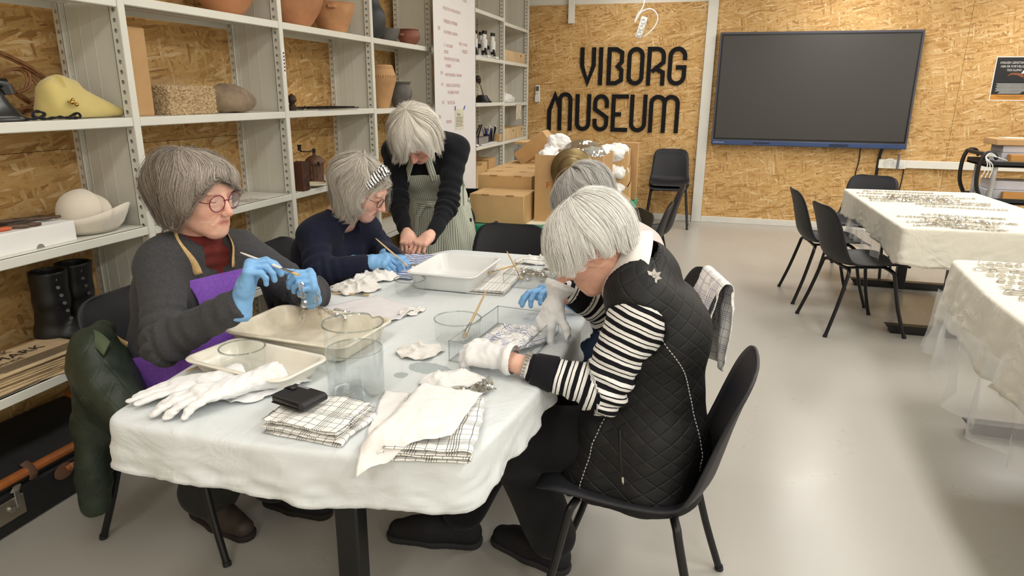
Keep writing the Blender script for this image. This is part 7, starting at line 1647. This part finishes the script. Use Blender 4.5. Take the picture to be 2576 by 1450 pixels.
def tissue(x, y, rx, ry, rz, label, z, seed):
    F = Field((-rx-.06, -ry-.06, -rz-.06), (rx+.06, ry+.06, rz+.08), .006); F.ell((0, 0, 0), (rx, ry, rz), 0); F.ell((rx*.4, 0, rz*.5), (rx*.6, ry*.5, rz*.6), .03); F.ell((-rx*.4, -ry*.3, rz*.3), (rx*.5, ry*.6, rz*.7), .03)
    V, f = F.mesh(); N = vnormals(V, f); V = V+N*(.018*(np.abs(wob(V, 32, 2, seed))-.4)+.010*(np.abs(wob(V, 75, 2, seed+3))-.4))[:, None]; o = npmesh('tissue_paper', [(V, f)], TISS, None); o.location = (x, y, z); return tag(o, label, 'paper')
tissue(-.87, 3.86, .055, .07, .06, 'white tissue paper in the big carton left of the glass shade', 1.09, 51); tissue(-.925, 4.36, .075, .075, .10, 'ball of white tissue paper in front of the tilted carton', 1.10, 52); tissue(-.64, 4.1, .08, .06, .04, 'white tissue paper behind the glass shade in the big carton', 1.10, 53)
t = carton('tilted_carton', -1.26, -1.0, 4.42, 4.62, .985, 1.09, 'brown carton tilted on top of the rear carton rows', CARD); t.rotation_euler = (0, R(-38), R(2)); t.location = (-1.13, 4.72, 1.045)
for i, (z0, z1, x1, xo) in enumerate(((ZC4, .875, -.452, 0), (.880, .985, -.462, .003), (.990, 1.10, -.468, -.004))):
    open_box('gift_carton', -.80, x1-.02, 4.42, 4.72, z0, z1, 'brown open carton %s of the three behind the glass shade' % ('lowest', 'middle', 'topmost')[i], CARD2, 3)
    tissue(-.57+xo, 4.46, .09, .08, .045 if i < 2 else .06,  'white tissue spilling from the %s carton behind the glass shade' % ('lowest', 'middle', 'topmost')[i], z1-.02, 60+i)
carton('flat_carton', -.62, -.448, 4.76, 4.80, ZC4, 1.135, 'tall flat brown carton standing behind the three open cartons', CARD)
t = carton('printed_carton', -1.40, -1.06, 5.02, 5.3, .74, 1.10, 'brown carton with grey printed side behind the tilted carton', CARD2); m = MB(); m.box(-.1708, -.1702, -.13, .13, .03, .33); m.box(-.168, -.09, -.1412, -.1404, .20, .34); obj('printed_side', m, M('grey_print', 'a3a6a9', .5, var=.35, vscale=24), t, False)
m = MB(); m.box(-1.45, -1.0, 4.98, 5.4, .71, .738, .002); st = thing('side_stand', 'low stand carrying the printed carton behind the carton table', 'stand', (-1.22, 5.19, 0)); obj('top', m, TOPM, st, False, True)
for x in (-1.4, -1.05):
    for y in (5.03, 5.35): m = MB(); m.tube([(x, y, 0), (x, y, .71)], .014, 8); obj('leg', m, TUBE, st, world=True)
# ---------------------------------------------------------------- back wall: letters, screen, fittings
FELT = M('black_felt_letter', '0f0f10', .95, var=.2, vscale=60, bump=.4, bscale=300)
def stroke(m, pts, w, y0, y1, closed=False):
    P = [Vector(p) for p in pts]; n = len(P); L, Rr = [], []
    for i in range(n):
        a = P[i-1] if (i > 0 or closed) else None; b = P[(i+1) % n] if (i < n-1 or closed) else None
        d1 = (P[i]-a).normalized() if a is not None else None; d2 = (b-P[i]).normalized() if b is not None else None
        if d1 is None: d1 = d2
        if d2 is None: d2 = d1
        n1 = Vector((-d1.y, d1.x)); n2 = Vector((-d2.y, d2.x)); q = (n1+n2); q = q/max(q.length, 1e-6); k = w/2/max(q.dot(n1), .5); L.append(P[i]+q*k); Rr.append(P[i]-q*k)
    vs = [Vector((p.x, y0, p.y)) for p in L]+[Vector((p.x, y0, p.y)) for p in Rr]+[Vector((p.x, y1, p.y)) for p in L]+[Vector((p.x, y1, p.y)) for p in Rr]; fs = []
    for i in range(n if closed else n-1):
        j = (i+1) % n; fs += [(i, j, n+j, n+i), (2*n+i, 3*n+i, 3*n+j, 2*n+j), (i, 2*n+i, 2*n+j, j), (n+i, n+j, 3*n+j, 3*n+i)]
    if not closed: fs += [(0, n, 3*n, 2*n), (n-1, 3*n-1, 4*n-1, 2*n-1)]
    m.add(vs, fs)
def arc(cx, cy, rx, ry, a0, a1, n=12): return [(cx+rx*math.cos(R(a0+(a1-a0)*i/n)), cy+ry*math.sin(R(a0+(a1-a0)*i/n))) for i in range(n+1)]
sw = .047
def letter(ch, x0, x1, z0, z1, label):
    W, H = x1-x0-sw, z1-z0; hs = sw/2; k = W/2; cx = W/2; top = H-hs; bot = hs; S_ = []
    if ch == 'V': S_ = [[(0, H), (0, H*.52), (cx, .03), (W, H*.52), (W, H)]]
    elif ch == 'I': S_ = [[(0, 0), (0, H)]]
    elif ch == 'B': S_ = [[(0, top), (W*.55, top), (W, H*.86), (W, H*.62), (W*.70, H*.50), (W, H*.40), (W, H*.14), (W*.55, bot), (0, bot)], [(0, 0), (0, H)]]
    elif ch == 'O': S_ = [arc(cx, H-hs-k, k, k, 180, 0)+arc(cx, hs+k, k, k, 0, -180)+[(0, H-hs-k+.0005)]]
    elif ch == 'R': S_ = [[(0, 0), (0, H)], [(0, top)]+arc(W*.5, top-W*.42, W*.5, W*.42, 90, 0)+[(W, H*.60), (W*.22, H*.36)], [(W*.36, H*.46), (W, H*.34), (W, 0)]]
    elif ch == 'G': S_ = [[(W, H*.66)]+arc(cx, H-hs-k, k, k, 0, 180)+arc(cx, hs+k, k, k, 180, 360)+[(W, H*.47), (W*.42, H*.47)]]
    elif ch == 'M': S_ = [[(0, 0), (0, H*.52), (W*.27, H*.92), (W*.5, H*.60)], [(W*.5, 0), (W*.5, H*.72)]+arc(W*.75, H-hs-W*.25, W*.25, W*.25, 180, 0)+[(W, 0)]]
    elif ch == 'N': S_ = [[(0, 0)]+arc(W*.25, H-hs-W*.25, W*.25, W*.25, 180, 0)+[(W*.5, 0)], [(W*.5, H*.4)]+arc(W*.75, H-hs-W*.25, W*.25, W*.25, 180, 0)+[(W, 0)]]
    elif ch == 'U': S_ = [[(0, H)]+arc(cx, hs+k, k, k, 180, 360)+[(W, H)]]
    elif ch == 'S': S_ = [[(W, H*.64)]+arc(cx, H-hs-k, k, k, 0, 180)+[(0, H*.60), (W, H*.38)]+arc(cx, hs+k, k, k, 0, -180)+[(0, H*.34)]]
    elif ch == 'E': S_ = [[(0, 0), (0, H)], [(0, top), (W+hs, top)], [(0, H*.47), (W*.62, H*.47)], [(0, bot), (W+hs, bot)]]
    m = MB()
    for i, s in enumerate(S_): stroke(m, [(x0+hs+x, z0+y) for x, y in s], sw, YB-.018+.0004*i, YB-.001)
    o = obj('wall_letter', m, FELT, None, False); tag(o, label, 'letter', 'felt letters on the back wall'); return o
px = lambda p: -1.515+(p-1462)*.004522
for ch, a, b in (('V', 1461.4, 1502), ('I', 1510, 1523.2), ('B', 1531.8, 1574.4), ('O', 1583, 1626), ('R', 1633, 1678.7), ('G', 1685, 1730.8)): letter(ch, px(a), px(b), 1.552, 1.974, 'black felt letter %s in the upper word on the wall' % ch)
for ch, a, b, lb in (('M', 1376.8, 1444, 'first black felt letter M, with the pointed stroke, in the lower word'), ('U', 1452.7, 1493.9, 'black felt letter U between the pointed M and the S'), ('S', 1500, 1541, 'black felt letter S in the lower word on the wall'), ('E', 1548, 1591.8, 'black felt letter E in the lower word on the wall'), ('U', 1596, 1639.6, 'black felt letter U between the E and the rounded M'), ('N', 1645, 1721.3, 'last black felt letter M, with two round arches, in the lower word')): letter(ch, px(a), px(b), 1.022, 1.45 if ch != 'M' else 1.47, lb)
t = thing('wall_screen', 'large switched-off touch screen on the back wall', 'screen', (1.04, YB, .91)); BZ = M('screen_bezel', '4a4a55', .4); x0, x1 = -1.0, 1.0
m = MB(); m.box(x0, x1, -.10, -.02, .045, 1.20, .004); m.box(-.4, .4, -.02, 0, .3, .9); obj('housing', m, BZ, t)
m = MB(); m.box(x0+.018, x1-.018, -.1015, -.0985, .062, 1.180); obj('black_border', m, M('screen_black', '0c0c0d', .3), t, False); sc = NT('dark_screen_glass'); n = sc.noise(sc.coord(), 900, 1); sc.l(sc.ramp(n.outputs[0], ((.3, '363432'), (.7, '3d3b38'))), sc.b.inputs['Base Color']); sc.set(sc.b, Roughness=.42); sc.b.inputs['Specular IOR Level'].default_value = .5
m = MB(); m.box(x0+.035, x1-.035, -.1025, -.101, .078, 1.163); obj('panel', m, sc.m, t, False)
m = MB(); m.box(x0, x1, -.108, -.02, .0, .05, .006); br = obj('lower_bar', m, M('blue_bar', '34476f', .4), t)
m = MB(); text_on(m, 'CLEVERTOUCH', .017, (x0+.02, -.1086, .022), (1, 0, 0), (0, 0, 1)); obj('lettering', m, M('pale_lettering', 'd5dbe6', .5), br, False)
m = MB(); m.box(-.55, -.37, -.1095, -.106, .018, .036, .002); m.box(.24, .43, -.1095, -.106, .012, .038, .002); obj('slot', m, M('dark_blue_slot', '1c2740', .4), br, False)
m = MB(); m.tube(catmull([(1.612, YB-.03, .915), (1.616, YB-.012, .75), (1.60, YB-.012, .6), (1.60, YB-.012, .2)], 16).tolist(), .006, 6); tag(obj('screen_cable', m, BM, None), 'thin dark cable hanging below the middle of the screen', 'cable'); m = MB(); m.tube(catmull([(1.83, YB-.05, .93), (1.815, YB-.03, .85), (1.81, YB-.02, .7), (1.81, YB-.02, .3)], 16).tolist(), .016, 8); tag(obj('screen_cable', m, BM, None), 'thick black cable sleeve below the right end of the screen', 'cable'); m = MB(); m.tube(catmull([(2.072, YB-.02, .745), (2.07, YB-.015, .6), (2.06, YB-.012, .45), (2.04, YB-.012, .2)], 16).tolist(), .006, 6); tag(obj('screen_cable', m, BM, None), 'thin dark cable hanging from the wall socket box', 'cable')
t = thing('cable_trunking', 'white cable trunking with sockets along the back wall under the screen', 'trunking', (2.6, YB, .745)); m = MB(); m.box(-.52, 1.2, -.045, 0, -.035, .045, .003); obj('duct', m, PAINT, t); m = MB(); m.box(-.79, -.52, -.05, 0, -.045, .05, .004); bx = obj('socket_box', m, PAINT, t)
m = MB()
for x in (-.72, -.645, -.565): m.lathe([(.001, .004), (.018, .004), (.02, .0), (.028, 0), (.028, .003), (.024, .003)], 16, Matrix.Translation((x, -.051, 0)) @ Matrix.Rotation(R(90), 4, 'X'))
obj('socket', m, M('socket_white', 'dededa', .4), bx); m = MB(); m.box(-.615, -.595, -.07, -.045, -.05, .11, .004); obj('grey_plug', m, M('plug_grey', '6d6f78', .5), bx); m = MB(); m.tube(catmull([(-.73, -.06, .0), (-.73, -.075, .05), (-.66, -.075, .055), (-.645, -.06, .0)], 14).tolist(), .005, 6); obj('loop_cable', m, WM, bx)
m = MB(); m.box(-1.672, -1.602, YB-.045, YB, 2.236, ZC, .003); tag(obj('wall_duct', m, PAINT, None), 'short white vertical cable duct coming down from the ceiling', 'duct')
t = thing('wall_remote', 'white remote control in its holder on the wall beside the letters', 'remote', (-2.027, YB, 1.45)); m = MB(); m.box(-.028, .028, -.024, -.004, -.09, .10, .006); obj('remote', m, WM, t); m = MB(); m.box(-.032, .032, -.03, 0, -.10, -.02, .005); obj('holder', m, WPL, t); m = MB(); m.box(-.019, .019, -.0255, -.0235, .03, .085, .002); obj('display', m, M('display_grey', '5b5f64', .3), t, False); m = MB(); m.box(-.01, .01, -.0262, -.0236, -.01, .01, .003); obj('button', m, M('button_grey', 'b5b8ba', .4), t)
t = thing('power_strip', 'white three-socket power strip hanging on its cord from the ceiling', 'power strip', (-.757, 7.6, 2.12)); XF = Matrix.Rotation(R(16), 4, 'Y'); m = MB(); m.box(-.033, .033, -.022, .022, -.105, .105, .008, XF, 2); obj('body', m, WPL, t)
for k in (-1, 0, 1): m = MB(); m.lathe([(.0005, .003), (.018, .003), (.0195, .010), (.0235, .010), (.0235, -.002)], 20, XF @ Matrix.Translation((0, -.022, k*.062)) @ Matrix.Rotation(R(90), 4, 'X')); obj('socket', m, M('socket_white', 'dededa', .4), t)
m = MB(); m.tube(catmull([(.035, 0, -.09), (.13, 0, .0), (.16, .0, .1), (.09, 0, .175), (-.01, 0, .15), (-.07, 0, .05), (-.05, 0, .12), (.0, 0, .19), (.015, .0, .3), (.02, 0, ZC-2.12)], 60).tolist(), .0065, 8); obj('cord', m, WPL, t)
# poster
t = thing('poster', 'black museum poster with white lettering at the right picture edge', 'poster', (2.93, YB, 1.635)); m = MB(); m.box(-.18, .18, -.003, 0, -.215, .215); obj('sheet', m, PAPER, t, False); m = MB(); m.box(-.172, .172, -.0036, -.003, -.155, .207); obj('black_field', m, M('poster_black', '1d1e20', .5), t, False); m = MB(); m.box(-.172, .172, -.0036, -.003, -.207, -.155); obj('orange_band', m, M('poster_orange', 'c98a3a', .5), t, False)
m = MB(); 
for i, s in enumerate(('HVILKEN GENSTAND VIL', '1000 ÅR FORTÆLLE OM', 'TIDS KLIMA?')): text_on(m, s, .031, (-.005, -.0042, .145-.036*i), (1, 0, 0), (0, 0, 1), 'CENTER', sx=.78)
for i in range(9): m.box(-.14+.01*(i % 2)+(.03 if i > 6 else 0), .14-.012*(i % 3)-(.03 if i > 6 else 0), -.0042, -.0036, -.052-.0115*i, -.048-.0115*i)
obj('lettering', m, M('poster_white', 'e0dfdb', .5), t, False); m = MB()
for i in range(3): m.box(-.13+.02*i, .13-.02*i, -.0042, -.0036, -.170-.011*i, -.167-.011*i)
obj('band_lettering', m, M('band_print', '6b4a22', .6), t, False); m = MB(); m.prism([(-.06, .02), (-.02, .04), (.03, .035), (.10, .0), (.17, -.01), (.17, .03), (.08, .045), (.03, .06), (-.03, .055)], .0036, .0042, Matrix.Rotation(R(90), 4, 'X')); obj('picture', m, M('poster_rust', '8a5236', .6, var=.4, vscale=60), t, False); m = MB(); m.prism([(.06, .05), (.2, .06), (.2, .20), (.12, .16)], .0045, .0055, Matrix.Rotation(R(90), 4, 'X')); obj('white_corner', m, PAPER, t, False)
# trolley with boxes
BKP = M('black_trolley_plastic', '1b1b1d', .45, var=.06); ALU = M('trolley_post_grey', 'b9b7b4', .4, metal=.2); t = thing('trolley', 'black plastic service trolley with grey posts at the right picture edge', 'trolley', (2.7, 6.9, 0))
for z in (.62, .93):
    m = MB(); m.box(-.42, .46, -.24, .24, z-.045, z-.02, .008); 
    for q in ((-.42, .46, -.24, -.225), (-.42, .46, .225, .24), (-.42, -.405, -.24, .24), (.445, .46, -.24, .24)): m.box(*q, z-.045, z+.005, .004)
    obj('tray', m, BKP, t)
for x in (-.34, .40):
    for y in (-.2, .2): m = MB(); m.tube([(x, y, .12), (x, y, .90)], .022, 12); obj('post', m, ALU, t)
for x in (-.34, .40):
    for y in (-.2, .2): m = MB(); m.tube([(x, y-.015, .05), (x, y+.015, .05)], .05, 14); obj('castor', m, BKP, t)
m = MB(); m.box(-.42, .46, -.24, .24, .11, .14, .006); obj('tray', m, BKP, t)
for y in (-.21, .21): m = MB(); m.tube(catmull([(-.40, y, .60), (-.455, y, .72), (-.465, y, .88), (-.44, y, .985), (-.38, y, 1.0), (-.34, y, .95)], 20).tolist(), .017, 8); obj('handle_side', m, BKP, t)
m = MB(); m.tube([(-.44, -.21, .99), (-.44, .21, .99)], .017, 8); obj('handle_bar', m, BKP, t)
m = MB()
for k in range(3): m.tube(catmull([(2.40+.02*k, 6.70, .94), (2.30, 6.66, 1.0-.01*k), (2.25, 6.62, .97), (2.27+.02*k, 6.61, .90), (2.24+.03*k, 6.61, .80)], 20).tolist(), .004, 6)
tag(obj('string_bundle', m, WPL, None), 'bundle of white cord hanging over the trolley edge', 'cord')
GB = M('grey_archive_box', 'bdbcc2', .6); carton('archive_box', 2.42, 2.95, 6.78, 7.05, .916, 1.0, 'pale grey archive box on the upper trolley tray', GB); carton('archive_box', 2.42, 2.95, 6.78, 7.05, 1.002, 1.06, 'flat grey archive box second from the top on the trolley', GB); carton('archive_box', 2.36, 2.98, 6.76, 7.08, 1.062, 1.112, 'brown carton lid on top of the grey boxes on the trolley', CARD); carton('small_box', 2.46, 2.86, 6.685, 6.775, .916, .99, 'orange-brown box at the front of the upper trolley tray', M('orange_card', 'c08a4a', .7))
m = MB(); m.box(2.45, 2.95, 6.85, 7.02, 1.113, 1.119); tag(obj('magazine', m, M('green_white_cover', 'dfe3d6', .4), None, False), 'thin pale magazine on top of the trolley boxes', 'magazine')
carton('archive_box', 2.335, 2.80, 6.73, 6.98, .607, .69, 'pale grey box lower on the trolley tray', GB); carton('archive_box', 2.37, 2.85, 6.75, 6.99, .692, .765, 'lilac-grey box upper on the lower trolley tray', M('lilac_box', 'c6c3ca', .6)); carton('small_box', 2.45, 2.9, 6.67, 6.725, .607, .68, 'orange-brown box at the front of the lower trolley tray', M('orange_card', 'c08a4a', .7))
# ---------------------------------------------------------------- crystal strings on the two right tables
CR = 'crystal strings laid out on the tables'; ZX = ZT+.0065
names = ['first', 'second', 'third', 'fourth', 'fifth', 'sixth', 'seventh', 'eighth', 'ninth', 'tenth', 'eleventh', 'twelfth', 'thirteenth', 'fourteenth']
T2R = [(1.187, 5.80, 1.684, 5.83), (1.116, 5.649, 1.783, 5.704), (1.10, 5.475, 1.891, 5.595), (1.142, 5.378, 1.752, 5.449), (1.13, 5.28, 1.902, 5.357), (1.399, 5.204, 1.875, 5.275), (1.43, 5.098, 1.917, 5.092), (1.316, 4.731, 1.773, 4.694), (1.15, 4.592, 1.551, 4.67), (1.412, 4.553, 1.756, 4.502), (1.155, 4.412, 1.395, 4.443), (1.255, 4.374, 1.586, 4.353), (1.16, 4.30, 1.442, 4.31), (1.352, 4.267, 1.636, 4.285)]
for i, (a, b, c, d) in enumerate(T2R):
    pts = [lerp((a, b, ZX), (c, d, ZX), u)+A3(0, .012*math.sin(u*6+i), 0) for u in np.linspace(0, 1, 9)]; strand(pts, '%s string of cut crystals from the far side of the table under the screen' % names[i], kinds=('ooro', 'oodo', 'rroo', 'odor')[i % 4], step=.0225, group=CR)
T3R = [(1.177, 3.33, 1.9, 3.36), (1.152, 3.227, 1.9, 3.20), (1.146, 3.128, 1.9, 3.12), (1.149, 3.032, 1.8, 3.02), (1.15, 2.936, 1.8, 2.925), (1.11, 2.858, 1.8, 2.84), (1.13, 2.77, 1.8, 2.76)]
for i, (a, b, c, d) in enumerate(T3R):
    pts = [lerp((a, b, ZX+.002), (c, d, ZX+.002), u)+A3(0, .008*math.sin(u*8+i), 0) for u in np.linspace(0, 1, 9)]; strand(pts, '%s string of big crystals from the far side of the table at the right edge' % names[i], kinds=('oo', 'do', 'oo', 'oo', 'dd', 'od', 'oo')[i], step=.036, big=True, group=CR)
for i, (x, y, rx, ry, n, lb) in enumerate(((1.48, 5.44, .22, .17, 60, 'loose heap of crystals among the far strings under the screen'), (1.44, 4.46, .20, .14, 60, 'loose heap of crystals among the near strings under the screen'))): cluster(x, y, rx, ry, n, lb, ZX+.004, .010, 70+i)
# ---------------------------------------------------------------- clothes on the chairs
t = NT('quilted_green'); s = t.n('ShaderNodeSeparateXYZ'); t.l(t.coord(), s.inputs[0]); u = t.math('ADD', s.outputs[0], s.outputs[1])
def tri2(x): return t.math('ABSOLUTE', t.math('SUBTRACT', t.math('FRACT', t.math('DIVIDE', x, .085)), .5))
e = t.math('MAXIMUM', tri2(t.math('ADD', u, s.outputs[2])), tri2(t.math('SUBTRACT', u, s.outputs[2]))); t.l(t.ramp(t.noise(t.coord(), 9, 3).outputs[0], ((.3, '1f2a1f'), (.7, '2a3528'))), t.b.inputs['Base Color']); t.set(t.b, Roughness=.5)
t.bump(t.math('ADD', t.math('MULTIPLY', t.ramp(e, ((0, (1, 1, 1)), (.42, (.8, .8, .8)), (.5, (0, 0, 0)))), .12), t.noise(t.coord(), 16, 4).outputs[0]), .5, .010); GQ = t.m
root = thing('jacket', 'dark green quilted jacket hung over the near chair back', 'jacket', (-1.86, 1.50, .1)); F = Field((-1.95, 1.36, .06), (-1.42, 1.65, .86), .007)
F.chain([(-1.74, 1.56, .735), (-1.72, 1.50, .70), (-1.64, 1.46, .60)], [.03, .05, .065], .05); F.chain([(-1.66, 1.48, .61), (-1.58, 1.455, .56), (-1.50, 1.47, .53)], [.07, .06, .035], .05); F.chain([(-1.735, 1.495, .64), (-1.76, 1.485, .45), (-1.80, 1.475, .17)], [.056, .048, .043], .04); F.ell((-1.66, 1.48, .55), (.10, .045, .08), .05); F.cone((-1.62, 1.49, .50), (-1.66, 1.5, .40), .04, .03, .05); keep_z(F, .135)
V, f = F.mesh(); N = vnormals(V, f); V = V+N*(.014*wob(V*A3(1, 1, .7), 17, 3, 6)+.005*wob(V, 45, 2, 1))[:, None]; npmesh('shell', [(V, f)], GQ, root)
m = MB(); P = [[Vector((-1.70+.035*u, 1.475-.008*u+.015*v, .752+.016*v-.006*u*u)) for v in (-1, 0, 1)] for u in np.linspace(-1.2, 2, 8)]; m.grid(P); o = obj('collar', m, M('olive_lining', '56624a', .8), root, world=True, angle=180); solidify(o, .006, 1)
root = thing('jacket', 'dark navy jacket hanging on the chair beside the striped apron', 'jacket', (-1.33, 4.5, .4)); F = Field((-1.95, 4.35, .28), (-1.25, 4.75, .92), .01); F.chain([(-1.50, 4.52, .72), (-1.42, 4.5, .60), (-1.40, 4.5, .36)], [.05, .08, .09], .05); F.chain([(-1.78, 4.52, .72), (-1.82, 4.5, .4)], [.05, .08], .05); F.chain([(-1.5, 4.5, .70), (-1.75, 4.5, .70)], [.05, .05], .05); V, f = F.mesh(); N = vnormals(V, f); V = V+N*(.012*wob(V, 14, 3, 2))[:, None]; npmesh('shell', [(V, f)], knit('navy_jacket', '1e2438', 300, .3), root)
# checked towel over a chair back
P, U, Vv = [], [], []
pathp = [(-.222, .60), (-.232, .68), (-.25, .765), (-.268, .808), (-.285, .816), (-.302, .805), (-.308, .76), (-.302, .66), (-.295, .56), (-.29, .49)]
cp = catmull(pathp, 36); s = 0
for i, (x, z) in enumerate(cp):
    if i: s += math.hypot(x-cp[i-1][0], z-cp[i-1][1])
    row = []
    for j in range(22):
        y = -.07+.265*j/21; f_ = i/35; hang = .04*(j/21) if f_ > .6 else 0; row.append(Vector((x+.010*math.sin(j*.9+z*9)*(f_ > .6)+.012*fbm(y*22, z*9, 2)*(abs(f_-.5) > .2), y+.03*fbm(z*6, 2, 1)*(f_ > .6), z-.02*(1-abs(2*j/21-1))*0-(.012 if 0 else 0)))); U.append(s); Vv.append(y)
    P.append(row)
m = MB(); m.grid(P); o = obj('check_towel', m, check_material('pale_check_cotton', '7f83a0', period=.03, w=.05), None, angle=180); setattrs(o, U, Vv); solidify(o, .003, 1); o.location = (-.215, 2.51, 0); o.rotation_euler = (0, 0, R(195)); tag(o, 'pale checked towel hanging over the chair back behind the quilted vest', 'towel')
